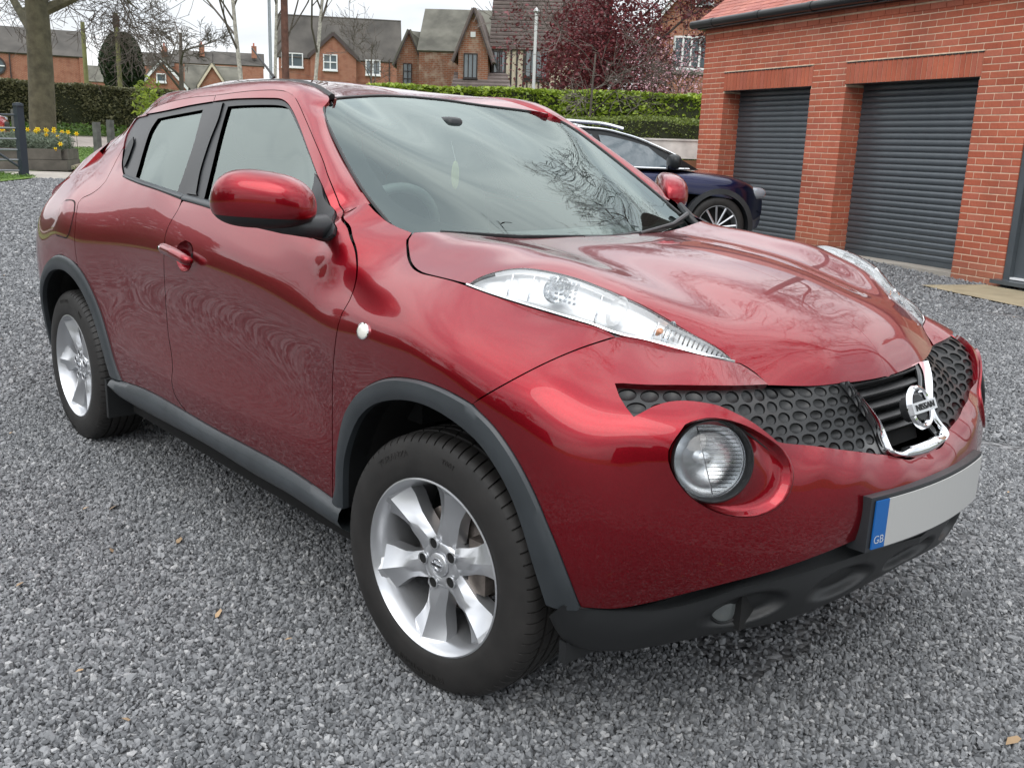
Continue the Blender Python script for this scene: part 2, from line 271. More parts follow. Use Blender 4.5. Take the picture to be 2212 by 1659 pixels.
D={"tri":[[-0.7389,1.2083],[-0.6702,1.1715],[-0.6272,1.1296],[-0.5773,1.0982],[-0.525,1.077],[-0.5141,1.0611],[-0.5252,1.0502],[-0.5614,1.0447],[-0.6031,1.0443],[-0.636,1.05],[-0.6582,1.0716],[-0.6674,1.1095],[-0.7018,1.1697]],
"hand":[[-2.2295,1.2906],[-2.2408,1.2689],[-2.2287,1.2349],[-2.2053,1.2016],[-2.1429,1.1723],[-2.1481,1.1951],[-2.1639,1.2282],[-2.1843,1.2658]],
"dt1":[[-1.6589,1.4453],[-1.5823,1.4487],[-1.5096,1.4521],[-1.4449,1.4546],[-1.3809,1.4563],[-1.3228,1.4569],[-1.2698,1.4569],[-1.2194,1.4555],[-1.1414,1.4482],[-1.0882,1.4345]],
"dt2":[[-1.0882,1.4345],[-1.0371,1.4087],[-0.9987,1.3876],[-0.9576,1.364],[-0.9199,1.3426],[-0.879,1.3199],[-0.8399,1.2981],[-0.8056,1.2781],[-0.773,1.2588],[-0.7453,1.2418],[-0.7045,1.2148],[-0.6738,1.1957],[-0.6426,1.1741],[-0.6229,1.1533],[-0.607,1.1309],[-0.5682,1.1116]],
"dt3":[[-0.5682,1.1116],[-0.5152,1.0891],[-0.4777,1.0664],[-0.4472,1.0464],[-0.4236,1.0269],[-0.3923,0.9945],[-0.3769,0.9762],[-0.3633,0.9576],[-0.353,0.9372],[-0.3486,0.917],[-0.3524,0.8999],[-0.3583,0.8836],[-0.3601,0.859],[-0.3611,0.8361],[-0.3656,0.8081],[-0.3711,0.7856],[-0.3776,0.7604],[-0.384,0.7339],[-0.3892,0.7073],[-0.3922,0.6856],[-0.3941,0.6643],[-0.3949,0.6425],[-0.3951,0.6198],[-0.3949,0.5952],[-0.3945,0.577],[-0.3938,0.5577],[-0.393,0.5375],[-0.3925,0.5164],[-0.3924,0.4945],[-0.393,0.4718],[-0.3946,0.4486],[-0.397,0.4249],[-0.4002,0.401],[-0.404,0.3772]],
"winF1":[[-1.6464,1.4219],[-1.5766,1.4257],[-1.4949,1.4289],[-1.4409,1.4295],[-1.3765,1.4297],[-1.3133,1.4295],[-1.261,1.4288],[-1.163,1.4249],[-1.1074,1.4114],[-1.0551,1.3885],[-1.0131,1.3664],[-0.969,1.3409],[-0.931,1.3188],[-0.8905,1.2953],[-0.8505,1.2725],[-0.8126,1.2506],[-0.7754,1.2293],[-0.7388,1.2084]],
"winF2":[[-0.7388,1.2084],[-0.7036,1.1899],[-0.6702,1.1715],[-0.6435,1.1507],[-0.6272,1.1296],[-0.5773,1.0982],[-0.525,1.077],[-0.5141,1.0611],[-0.5252,1.0502],[-0.5614,1.0447],[-0.6031,1.0443],[-0.6333,1.0474]],
"beltF":[[-1.5084,1.092],[-1.4433,1.0892],[-1.3772,1.0861],[-1.2988,1.0816],[-1.2157,1.0764],[-1.1645,1.0733],[-1.1098,1.0701],[-1.054,1.0669],[-0.9986,1.0636],[-0.9439,1.0607],[-0.8989,1.0585],[-0.853,1.0565],[-0.8069,1.0546],[-0.7612,1.0528],[-0.7164,1.0511],[-0.6735,1.0493],[-0.6333,1.0474]],
"gapLow":[[-1.5036,1.0827],[-1.5042,1.0536],[-1.5168,1.0237],[-1.5255,0.9939],[-1.525,0.9684],[-1.5181,0.9429],[-1.5134,0.9145],[-1.5141,0.8872],[-1.5181,0.8582],[-1.5252,0.8203],[-1.5323,0.7807],[-1.5373,0.7417],[-1.538,0.7032],[-1.5328,0.6634],[-1.5213,0.629],[-1.5029,0.6007],[-1.4694,0.5575],[-1.4532,0.5228],[-1.4548,0.4843],[-1.4411,0.4484],[-1.4068,0.4207],[-1.3512,0.3982]],
"gapUp":[[-1.6464,1.4219],[-1.6254,1.3914],[-1.6088,1.3612],[-1.6006,1.3288],[-1.5948,1.2971],[-1.5875,1.2709],[-1.5791,1.245],[-1.5699,1.2164],[-1.5571,1.1863],[-1.5417,1.161],[-1.5231,1.1345],[-1.5042,1.1083]],
"sillF":[[-1.3519,0.3961],[-1.2866,0.3943],[-1.2231,0.3925],[-1.1583,0.3912],[-1.1123,0.391],[-1.0653,0.391],[-1.0181,0.3913],[-0.9716,0.3917],[-0.9265,0.392],[-0.882,0.3924],[-0.8375,0.393],[-0.7942,0.3935],[-0.7532,0.3939],[-0.7154,0.3939],[-0.669,0.3935],[-0.6268,0.3926],[-0.5859,0.391],[-0.5432,0.3883],[-0.5016,0.3849],[-0.4649,0.382],[-0.404,0.3772]],
"sillR":[[-1.9435,0.3791],[-1.851,0.3878],[-1.7618,0.3952],[-1.6834,0.399],[-1.6045,0.4004],[-1.5433,0.4003],[-1.4786,0.3991],[-1.4138,0.3975],[-1.3519,0.3961]],
"archRd":[[-2.3324,0.7946],[-2.2606,0.7647],[-2.1977,0.7082],[-2.1268,0.619],[-2.0676,0.5299],[-1.9922,0.4221],[-1.9502,0.3811]],
"reargap":[[-2.2783,1.2423],[-2.2889,1.1946],[-2.2656,1.1439],[-2.2547,1.1143],[-2.269,1.0923],[-2.3124,1.0643],[-2.3763,1.0412],[-2.384,1.0256],[-2.358,0.9973],[-2.3354,0.9697],[-2.3193,0.9403],[-2.3088,0.8984],[-2.3033,0.8471],[-2.2966,0.8042],[-2.2903,0.7852]],
"beltR":[[-2.0834,1.1396],[-1.9939,1.1314],[-1.9045,1.1241],[-1.82,1.119],[-1.7357,1.1137],[-1.6613,1.1074],[-1.5863,1.1002],[-1.5136,1.0932]],
"cpil":[[-2.2545,1.377],[-2.3553,1.3544],[-2.3683,1.3176],[-2.3265,1.2805],[-2.2699,1.2446],[-2.2256,1.201],[-2.1435,1.1618],[-2.0877,1.1423]],
"stripB":[[-1.6464,1.4219],[-1.7111,1.418],[-1.777,1.414],[-1.841,1.4094],[-1.8995,1.4039],[-1.9567,1.3978],[-2.0134,1.3922],[-2.0851,1.3865],[-2.1556,1.3818],[-2.2545,1.377]],
"stripT":[[-1.6589,1.4453],[-1.7344,1.4438],[-1.8113,1.4423],[-1.8822,1.4393],[-1.9421,1.4349],[-2.0008,1.4292],[-2.0586,1.4226],[-2.1315,1.4125],[-2.1956,1.4004],[-2.2545,1.377]],
"glR":[[-2.083,1.3631],[-1.8982,1.3806],[-1.7139,1.396],[-1.6484,1.2962],[-1.6092,1.2029],[-1.5828,1.1148],[-1.751,1.1263],[-1.9961,1.1477],[-2.0623,1.2435],[-2.0988,1.3261]],
"glF":[[-1.517,1.4063],[-1.3901,1.4095],[-1.1651,1.4077],[-1.1056,1.4005],[-1.0624,1.3835],[-0.9776,1.3376],[-0.8652,1.2752],[-0.7506,1.2124],[-0.7004,1.1698],[-0.6654,1.1096],[-0.6474,1.0622],[-0.8231,1.0734],[-1.1096,1.0905],[-1.3625,1.1029]],
"btopR":[[-2.0914,1.1495],[-1.9832,1.1394],[-1.9092,1.1344],[-1.8278,1.1295],[-1.7488,1.1245],[-1.6657,1.1187],[-1.5859,1.1129],[-1.5089,1.1073]],
"btopF":[[-1.5042,1.1083],[-1.4303,1.1052],[-1.3529,1.1018],[-1.2941,1.0987],[-1.2327,1.0951],[-1.1701,1.0912],[-1.1066,1.0874],[-1.0575,1.0844],[-1.0078,1.0811],[-0.9588,1.0778],[-0.9104,1.0746],[-0.8633,1.0716],[-0.8195,1.0691],[-0.7702,1.0662],[-0.725,1.0635],[-0.6833,1.0609],[-0.6438,1.0581]],
"archFw":[[-0.3988,0.3719],[-0.3722,0.4211],[-0.3673,0.4436],[-0.3656,0.4671],[-0.3634,0.491],[-0.359,0.5182],[-0.3535,0.5461],[-0.3462,0.5731],[-0.3387,0.5956],[-0.3295,0.6174],[-0.3165,0.639],[-0.2907,0.6697],[-0.2589,0.6982],[-0.2229,0.7219],[-0.1833,0.7426],[-0.1426,0.76],[-0.1025,0.7734],[-0.0652,0.7818],[-0.0291,0.7873],[0.0059,0.7912],[0.0391,0.7932],[0.0735,0.7928],[0.1055,0.7904],[0.1271,0.7874],[0.1478,0.7837],[0.1646,0.7803],[0.1844,0.7752]],
"archFb":[[0.1844,0.7752],[0.1999,0.7673],[0.2149,0.7594],[0.2291,0.7512],[0.242,0.7426],[0.2557,0.7312],[0.2681,0.7192],[0.2796,0.7067],[0.2905,0.694],[0.3006,0.6809],[0.3105,0.6671],[0.3209,0.6513],[0.3309,0.6347],[0.3403,0.6178],[0.3486,0.6009],[0.3564,0.5836],[0.364,0.5662],[0.3718,0.5489],[0.3794,0.5315],[0.387,0.5136],[0.3926,0.4993],[0.3981,0.4846],[0.4035,0.4694],[0.4088,0.4538],[0.4142,0.4365],[0.4195,0.4183],[0.4244,0.3991],[0.4292,0.3789]],
"archFin":[[-0.3432,0.3678],[-0.3347,0.4325],[-0.3244,0.5079],[-0.2958,0.5745],[-0.2508,0.6378],[-0.1861,0.687],[-0.1047,0.7197],[-0.0298,0.7369],[0.0395,0.7428],[0.1006,0.7375],[0.1556,0.724],[0.2054,0.7027],[0.2401,0.6731],[0.273,0.6336],[0.2994,0.5876],[0.3198,0.5346],[0.3389,0.4699],[0.3533,0.4162],[0.3618,0.3738]],
"archRin":[[-2.6592,0.6993],[-2.5989,0.7282],[-2.5112,0.7457],[-2.425,0.7455],[-2.3344,0.7206],[-2.2735,0.6809],[-2.1989,0.5968],[-2.1313,0.4899],[-2.0638,0.3785],[-2.0527,0.3629]],
"archRout":[[-2.719,0.7046],[-2.6442,0.7572],[-2.5476,0.7971],[-2.4556,0.808],[-2.3398,0.7968],[-2.2606,0.7647],[-2.1977,0.7082],[-2.1268,0.619],[-2.0676,0.5299],[-1.9922,0.4221],[-1.9502,0.3811]],
"sillbot":[[-2.0599,0.3653],[-2.0243,0.3304],[-1.9303,0.3109],[-1.7918,0.3075],[-1.637,0.3099],[-1.3538,0.3146],[-1.103,0.3148],[-0.8789,0.3078],[-0.6703,0.3109],[-0.4798,0.3086],[-0.3256,0.3074]],
"seam":[[0.1846,0.7785],[0.2038,0.793],[0.2209,0.8066],[0.2378,0.82],[0.2494,0.8293],[0.261,0.8388],[0.2723,0.848],[0.283,0.8567],[0.2931,0.8646],[0.3025,0.8716],[0.3119,0.8781],[0.321,0.8839],[0.3303,0.8892],[0.3397,0.8941],[0.3496,0.8987],[0.36,0.9028],[0.3712,0.9065],[0.3831,0.91],[0.396,0.9133],[0.4099,0.9168]],
"lbW":[[-0.0188,0.9915],[0.0041,0.9879],[0.026,0.9841],[0.0476,0.9802],[0.0715,0.976],[0.0956,0.9718],[0.1204,0.9675],[0.1425,0.9638],[0.166,0.9602],[0.1903,0.9567],[0.2144,0.9535],[0.2419,0.95],[0.2686,0.9465],[0.2952,0.943],[0.3224,0.9393],[0.3489,0.9352],[0.3723,0.9301],[0.4102,0.9177]],
"lbB":[[0.4102,0.9177],[0.4299,0.917],[0.4531,0.9158],[0.4799,0.913],[0.5102,0.9091],[0.5407,0.905],[0.57,0.9014],[0.5979,0.8984],[0.6237,0.896],[0.6486,0.8935],[0.6735,0.8905],[0.6981,0.8869],[0.7297,0.8817],[0.7636,0.8755]],
"pseam":[[-0.5532,1.1439],[-0.5672,1.1373],[-0.5717,1.1241],[-0.5682,1.1116]],
"wsb":[[-0.3782,1.0777],[-0.4177,1.0864],[-0.4463,1.0933],[-0.4754,1.1024],[-0.5058,1.1181],[-0.5307,1.1337],[-0.5532,1.1439]],
"bonL":[[-0.3782,1.0777],[-0.3611,1.0612],[-0.3129,1.0345],[-0.2445,1.0116],[-0.1843,1.0016],[-0.1268,0.9996],[-0.0686,0.997],[-0.0147,0.9914]],
"flap":[[-2.5393,1.0222],[-2.4468,1.0268],[-2.4149,1.0193],[-2.3741,0.9876],[-2.3598,0.9414],[-2.3729,0.9013],[-2.3952,0.8854],[-2.4514,0.8855],[-2.5122,0.8867],[-2.5228,0.9059],[-2.5245,0.9546],[-2.5616,1.0052]],
"gapBn":[[0.7636,0.8755],[0.7797,0.8721],[0.799,0.8636],[0.8178,0.8528],[0.8312,0.8426],[0.843,0.8322]],
"grTop":[[0.4532,0.846],[0.5313,0.8456],[0.6773,0.8472],[0.8382,0.8322]],
"grSide":[[0.4539,0.8444],[0.469,0.8286],[0.4862,0.8128],[0.5033,0.7981]],
"grBot":[[0.5033,0.7981],[0.5161,0.806],[0.5352,0.8161],[0.5501,0.8208],[0.5666,0.8243],[0.5831,0.8262],[0.5997,0.8269],[0.6162,0.8266],[0.6327,0.8252],[0.6494,0.8232],[0.6659,0.8199],[0.6824,0.8142],[0.6988,0.807],[0.7163,0.7987],[0.7332,0.7895],[0.7568,0.7736],[0.7821,0.7545],[0.7928,0.7458],[0.8108,0.74],[0.8379,0.7338],[0.867,0.7285],[0.8917,0.7244],[0.9123,0.7205],[0.9345,0.7159],[0.9604,0.7099],[0.9865,0.7042],[1.0097,0.6995],[1.0356,0.6941],[1.0667,0.6869],[1.0995,0.6793],[1.1283,0.673]],
"hole":[[0.5974,0.7874],[0.589,0.7758],[0.5805,0.7636],[0.5736,0.7512],[0.5698,0.739],[0.5706,0.7215],[0.5756,0.7048],[0.5831,0.6891],[0.5926,0.6745],[0.6022,0.6618],[0.6134,0.65],[0.6283,0.6376],[0.6448,0.6266],[0.6603,0.618],[0.6769,0.6112],[0.6984,0.6053],[0.7212,0.6021],[0.7366,0.6018],[0.7523,0.6029],[0.767,0.606],[0.7862,0.6136],[0.8025,0.6251],[0.814,0.6409],[0.8214,0.6587],[0.8245,0.6748],[0.824,0.6907],[0.8184,0.7076],[0.8074,0.7241],[0.7888,0.7401],[0.7668,0.7547],[0.7506,0.7647],[0.7339,0.774],[0.7175,0.7818],[0.7018,0.7879],[0.6864,0.7928],[0.6719,0.7962],[0.6552,0.7985],[0.6393,0.7987],[0.6232,0.796],[0.6076,0.7921]],
"bumpbot":[[0.4301,0.38],[0.4456,0.3815],[0.4608,0.3821],[0.4759,0.3826],[0.491,0.3841],[0.5059,0.387],[0.5207,0.391],[0.5358,0.3956],[0.5517,0.4006],[0.5646,0.4047],[0.5781,0.4094],[0.5919,0.4145],[0.6058,0.4196],[0.6198,0.4245],[0.6337,0.4292],[0.6476,0.4335],[0.6615,0.4376],[0.6756,0.4415],[0.6899,0.4452],[0.7044,0.4488],[0.7191,0.4522],[0.7342,0.4554],[0.7495,0.4585],[0.765,0.4615],[0.7806,0.4645],[0.7964,0.4676],[0.8123,0.471],[0.8286,0.4745],[0.8452,0.4782],[0.8622,0.4818],[0.8795,0.4853],[0.8972,0.4887],[0.9153,0.4919],[0.9363,0.4956],[0.9575,0.4994],[0.9787,0.5033],[1.0001,0.5072],[1.0219,0.5111]],
"ridge":[[0.3651,0.3733],[0.43,0.3776],[0.5113,0.3787],[0.5743,0.3814],[0.6384,0.3982],[0.7241,0.4287],[0.7709,0.4372],[0.8511,0.4476],[0.929,0.4577],[0.994,0.4597],[1.0745,0.4644]],
"vL":[[1.0724,0.8245],[1.0922,0.7909],[1.1183,0.7582],[1.1414,0.721],[1.1283,0.673]],
"lip":[[0.8309,0.7057],[0.8762,0.696],[0.9649,0.6822],[1.0342,0.673],[1.1352,0.6618]],
"rep":[[-0.2353,0.8609]],
"handle":[[-1.4788,0.9327],[-1.3547,0.9256],[-1.2509,0.9122]],
"cup":[[-1.3662,0.9686],[-1.41,0.9467],[-1.4129,0.9069],[-1.3794,0.8745],[-1.327,0.8753],[-1.2914,0.8989],[-1.2869,0.9379],[-1.3104,0.9599]],
"fog":[[0.7535,0.3752]],
"fogh":[[0.7348,0.3519],[0.7595,0.4059],[0.805,0.426],[0.8624,0.4185],[0.8744,0.3783],[0.8493,0.3391],[0.8091,0.3215],[0.7595,0.3199]],
"lensTop3":[[-0.0188,-0.7261,0.9915],[-0.0082,-0.69,1.0064],[0.0238,-0.655,1.0225],[0.0574,-0.63,1.0336],[0.0785,-0.615,1.0352],[0.0998,-0.6,1.0314],[0.1466,-0.575,1.0276],[0.1934,-0.555,1.0165],[0.244,-0.54,1.0033],[0.2932,-0.525,0.9904],[0.3213,-0.51,0.9779],[0.3651,-0.49,0.9582],[0.4085,-0.47,0.9357],[0.4511,-0.45,0.9135],[0.4966,-0.435,0.8927],[0.5296,-0.4289,0.8755]]}
CP=[[-3.15,0.7,0.35],[-3.15,0.735,0.6],[-3.15,0.74,0.8],[-3.15,0.71,0.95],[-3.15,0.6,1.05],[-3.15,0.49,1.2],[-2.95,0.8,0.35],[-2.95,0.82,0.5],[-2.95,0.84,0.7],[-2.95,0.835,0.85],[-2.95,0.81,0.95],[-2.95,0.73,1.05],[-2.95,0.63,1.15],[-2.95,0.55,1.25],[-2.53,0.875,0.8],[-2.53,0.88,0.87],[-2.53,0.872,0.93],[-2.53,0.85,0.99],[-2.53,0.815,1.04],[-2.53,0.768,1.09],[-2.53,0.7,1.16],[-2.53,0.63,1.25],[-2.25,0.868,0.76],[-2.25,0.872,0.82],[-2.25,0.868,0.9],[-2.25,0.85,0.97],[-2.25,0.815,1.03],[-2.25,0.772,1.09],[-2.25,0.73,1.15],[-2.25,0.672,1.25],[-2.05,0.843,0.62],[-2.05,0.845,0.72],[-2.05,0.85,0.82],[-2.05,0.85,0.9],[-2.05,0.836,0.97],[-2.05,0.805,1.03],[-2.05,0.772,1.09],[-2.05,0.735,1.15],[-1.85,0.849,0.4],[-1.85,0.854,0.46],[-1.85,0.848,0.53],[-1.85,0.834,0.6],[-1.85,0.829,0.7],[-1.85,0.833,0.8],[-1.85,0.838,0.88],[-1.85,0.832,0.94],[-1.85,0.817,0.99],[-1.85,0.793,1.05],[-1.85,0.765,1.1],[-1.85,0.732,1.16],[-1.5,0.85,0.39],[-1.5,0.857,0.46],[-1.5,0.85,0.53],[-1.5,0.832,0.6],[-1.5,0.825,0.7],[-1.5,0.829,0.8],[-1.5,0.836,0.88],[-1.5,0.833,0.94],[-1.5,0.82,0.98],[-1.5,0.792,1.04],[-1.5,0.757,1.1],[-1.0,0.85,0.39],[-1.0,0.858,0.46],[-1.0,0.852,0.53],[-1.0,0.834,0.6],[-1.0,0.827,0.7],[-1.0,0.832,0.79],[-1.0,0.84,0.86],[-1.0,0.838,0.92],[-1.0,0.825,0.96],[-1.0,0.793,1.02],[-1.0,0.765,1.08],[-0.62,0.853,0.385],[-0.62,0.861,0.46],[-0.62,0.857,0.53],[-0.62,0.845,0.6],[-0.62,0.841,0.7],[-0.62,0.845,0.78],[-0.62,0.85,0.84],[-0.62,0.845,0.89],[-0.62,0.825,0.94],[-0.62,0.79,1.01],[-0.62,0.757,1.08],[-0.62,0.713,1.15],[-0.42,0.858,0.38],[-0.42,0.864,0.48],[-0.42,0.86,0.58],[-0.42,0.86,0.7],[-0.42,0.864,0.8],[-0.42,0.865,0.85],[-0.42,0.838,0.9],[-0.42,0.8,0.97],[-0.42,0.772,1.03],[-0.22,0.872,0.74],[-0.22,0.874,0.8],[-0.22,0.873,0.86],[-0.22,0.862,0.895],[-0.22,0.822,0.94],[-0.22,0.775,0.985],[-0.22,0.735,1.01],[-0.22,0.698,1.024],[-0.02,0.882,0.79],[-0.02,0.882,0.84],[-0.02,0.876,0.88],[-0.02,0.858,0.915],[-0.02,0.808,0.95],[-0.02,0.755,0.98],[-0.02,0.722,1.0],[0.15,0.88,0.78],[0.15,0.877,0.83],[0.15,0.866,0.87],[0.15,0.842,0.9],[0.15,0.775,0.93],[0.15,0.705,0.95],[0.15,0.645,0.965],[0.32,0.858,0.69],[0.32,0.855,0.76],[0.32,0.845,0.81],[0.32,0.82,0.85],[0.32,0.755,0.885],[0.32,0.67,0.91],[0.32,0.575,0.93],[0.42,0.818,0.45],[0.42,0.824,0.55],[0.42,0.826,0.65],[0.42,0.818,0.73],[0.42,0.79,0.79],[0.42,0.72,0.84],[0.42,0.61,0.88],[0.42,0.5,0.905],[-1.7,0.8503,0.4],[-1.7,0.8557,0.46],[-1.7,0.849,0.53],[-1.7,0.8332,0.6],[-1.7,0.8269,0.7],[-1.7,0.8311,0.8],[-1.7,0.8372,0.88],[-1.7,0.8326,0.94],[-1.7,0.8168,0.99],[-1.7,0.7911,1.05],[-1.35,0.8512,0.4],[-1.35,0.8574,0.46],[-1.35,0.8506,0.53],[-1.35,0.8322,0.6],[-1.35,0.8252,0.7],[-1.35,0.8294,0.8],[-1.35,0.8365,0.88],[-1.35,0.8331,0.94],[-1.35,0.8149,0.99],[-1.35,0.7842,1.05],[-1.18,0.8512,0.4],[-1.18,0.8576,0.46],[-1.18,0.8511,0.53],[-1.18,0.8329,0.6],[-1.18,0.8259,0.7],[-1.18,0.8308,0.8],[-1.18,0.8379,0.88],[-1.18,0.8331,0.94],[-1.18,0.8127,0.99],[-1.18,0.7816,1.05],[-0.86,0.852,0.4],[-0.86,0.8588,0.46],[-0.86,0.8533,0.53],[-0.86,0.8364,0.6],[-0.86,0.8299,0.7],[-0.86,0.8363,0.8],[-0.86,0.8418,0.88],[-0.86,0.8316,0.94],[-0.86,0.807,0.99],[-0.86,0.7765,1.05],[-0.74,0.8532,0.4],[-0.74,0.8598,0.46],[-0.74,0.855,0.53],[-0.74,0.8401,0.6],[-0.74,0.8348,0.7],[-0.74,0.8409,0.8],[-0.74,0.844,0.88],[-0.74,0.8286,0.94],[-0.74,0.8039,0.99],[-0.74,0.7745,1.05],[-0.52,0.8569,0.4],[-0.52,0.8622,0.46],[-0.52,0.8593,0.53],[-0.52,0.8517,0.6],[-0.52,0.8495,0.7],[-0.52,0.8546,0.8],[-0.52,0.8565,0.85],[-0.52,0.8409,0.9],[-0.52,0.8208,0.94],[-1.95,0.8381,0.62],[-1.95,0.8377,0.72],[-1.95,0.8427,0.82],[-1.95,0.8438,0.9],[-1.95,0.83,0.97],[-1.95,0.8038,1.03],[-1.95,0.7716,1.09],[-2.14,0.8585,0.76],[-2.14,0.8618,0.82],[-2.14,0.8597,0.9],[-2.14,0.8437,0.97],[-2.14,0.8099,1.03],[-2.14,0.772,1.09],[-2.4,0.8756,0.82],[-2.4,0.8749,0.9],[-2.4,0.8565,0.97],[-2.4,0.8206,1.03],[-2.4,0.7707,1.09],[-2.4,0.7211,1.15],[0.52,0.42,0.88],[0.587,0.382,0.83],[0.56,0.5,0.86],[0.6,0.5,0.835],[0.55,0.62,0.83],[0.5,0.7,0.82],[0.52,0.56,0.865],[0.53,0.74,0.72],[0.52,0.765,0.6],[0.5,0.775,0.5],[0.48,0.775,0.42],[0.45,0.77,0.36],[0.61,0.66,0.72],[0.61,0.67,0.6],[0.6,0.67,0.5],[0.57,0.67,0.42],[0.54,0.67,0.36],[0.665,0.56,0.7],[0.68,0.55,0.6],[0.67,0.55,0.5],[0.65,0.55,0.42],[0.62,0.55,0.36],[0.705,0.42,0.7],[0.735,0.4,0.62],[0.735,0.4,0.5],[0.715,0.4,0.43],[0.69,0.4,0.37],[0.63,0.6,0.78],[0.65,0.45,0.79],[0.67,0.3,0.79],[0.625,0.3,0.825],[0.77,0.25,0.5],[0.75,0.25,0.44],[0.73,0.25,0.38],[0.795,0.12,0.5],[0.775,0.12,0.45],[0.75,0.12,0.4],[0.66,0.18,0.82],[0.7,0.18,0.75],[0.66,0.08,0.82],[0.71,0.08,0.74],[0.8,0.0,0.5],[0.78,0.0,0.45],[0.755,0.0,0.4],[0.665,0.0,0.82],[0.715,0.0,0.74],[0.7,0.37,0.722],[0.72,0.28,0.702],[0.748,0.13,0.674],[0.756,0.0,0.659],[0.728,0.37,0.704],[0.752,0.28,0.685],[0.78,0.13,0.658],[0.788,0.0,0.646],[0.737,0.37,0.66],[0.768,0.27,0.645],[0.792,0.13,0.625],[0.8,0.0,0.612],[-0.567,0.622,1.136],[-0.5,0.622,1.113],[-0.44,0.622,1.091],[-0.365,0.622,1.072],[-0.565,0.675,1.137],[-0.51,0.69,1.108],[-0.44,0.69,1.078],[-0.37,0.7,1.05],[-0.36,0.76,1.015],[-0.55,0.725,1.12],[-0.48,0.752,1.075],[-0.651,0.693,1.187],[-0.743,0.667,1.242],[-0.34,0.665,1.04],[-0.27,0.685,1.03],[-0.1,0.715,1.012],[-0.68,0.69,1.2],[-0.9,0.697,1.2],[-1.2,0.703,1.2],[-1.6,0.705,1.2],[-2.0,0.7,1.2],[-2.25,0.69,1.2],[-2.4,0.652,1.25],[-2.62,0.6,1.25],[-0.84,0.638,1.3],[-1.0,0.643,1.3],[-1.3,0.648,1.3],[-1.65,0.648,1.3],[-2.0,0.643,1.3],[-2.25,0.632,1.3],[-2.45,0.598,1.3],[-2.57,0.56,1.3],[-0.985,0.594,1.38],[-1.2,0.6,1.38],[-1.6,0.602,1.38],[-2.0,0.597,1.38],[-2.2,0.588,1.38],[-2.36,0.57,1.38],[-1.13,0.556,1.45],[-1.32,0.558,1.45],[-1.6,0.556,1.45],[-1.85,0.55,1.45]]

def crom(P, step=.014):
    """Catmull-Rom through P, resampled about every step metres"""
    P = np.array(P, float)
    if len(P) < 3:
        n = max(2, int(np.linalg.norm(P[-1]-P[0])/step)+1); return np.array([P[0]+(P[-1]-P[0])*t for t in np.linspace(0, 1, n)])
    E = np.vstack([2*P[0]-P[1], P, 2*P[-1]-P[-2]]); out = [P[0]]
    for i in range(1, len(E)-2):
        a, b, c, d = E[i-1], E[i], E[i+1], E[i+2]; n = max(1, int(np.linalg.norm(c-b)/step))
        t0 = 0; t1 = t0+max(1e-4, np.linalg.norm(b-a)**.5); t2 = t1+max(1e-4, np.linalg.norm(c-b)**.5); t3 = t2+max(1e-4, np.linalg.norm(d-c)**.5)
        for k in range(1, n+1):
            t = t1+(t2-t1)*k/n
            A1 = (t1-t)/(t1-t0)*a+(t-t0)/(t1-t0)*b; A2 = (t2-t)/(t2-t1)*b+(t-t1)/(t2-t1)*c; A3 = (t3-t)/(t3-t2)*c+(t-t2)/(t3-t2)*d
            B1 = (t2-t)/(t2-t0)*A1+(t-t0)/(t2-t0)*A2; B2 = (t3-t)/(t3-t1)*A2+(t-t1)/(t3-t1)*A3
            out.append((t2-t)/(t2-t1)*B1+(t-t1)/(t2-t1)*B2)
    return np.array(out)
def chain(segs, step=.014):
    """joins smooth segments at corners into one closed loop"""
    out = []
    for s in segs:
        c = crom(s, step)
        if out and np.linalg.norm(out[-1]-c[0]) < .02: c = c[1:]
        out += list(c)
    if np.linalg.norm(out[0]-out[-1]) < .02: out = out[:-1]
    return np.array(out)
def area(P): return .5*np.sum(P[:, 0]*np.roll(P[:, 1], -1)-np.roll(P[:, 0], -1)*P[:, 1])
def inset(P, g):
    if abs(g) < 1e-9: return P
    a = np.roll(P, 1, 0); b = np.roll(P, -1, 0); t = b-a; t /= np.maximum(1e-9, np.linalg.norm(t, axis=1))[:, None]
    n = np.c_[-t[:, 1], t[:, 0]]
    return P+n*g*(1 if area(P) > 0 else -1)
def inside(P, q):
    x, y = P[:, 0], P[:, 1]; x2, y2 = np.roll(x, -1), np.roll(y, -1); r = np.zeros(len(q), bool)
    for i in range(len(P)):
        c = ((y[i] > q[:, 1]) != (y2[i] > q[:, 1])); 
        with np.errstate(divide='ignore', invalid='ignore'): xi = (x2[i]-x[i])*(q[:, 1]-y[i])/(y2[i]-y[i]+1e-15)+x[i]
        r ^= c & (q[:, 0] < xi)
    return r
def dist_to(P, q):
    d = np.full(len(q), 9.); 
    for i in range(0, len(q), 2000): d[i:i+2000] = np.sqrt(((q[i:i+2000, None]-P[None])**2).sum(2)).min(1)
    return d
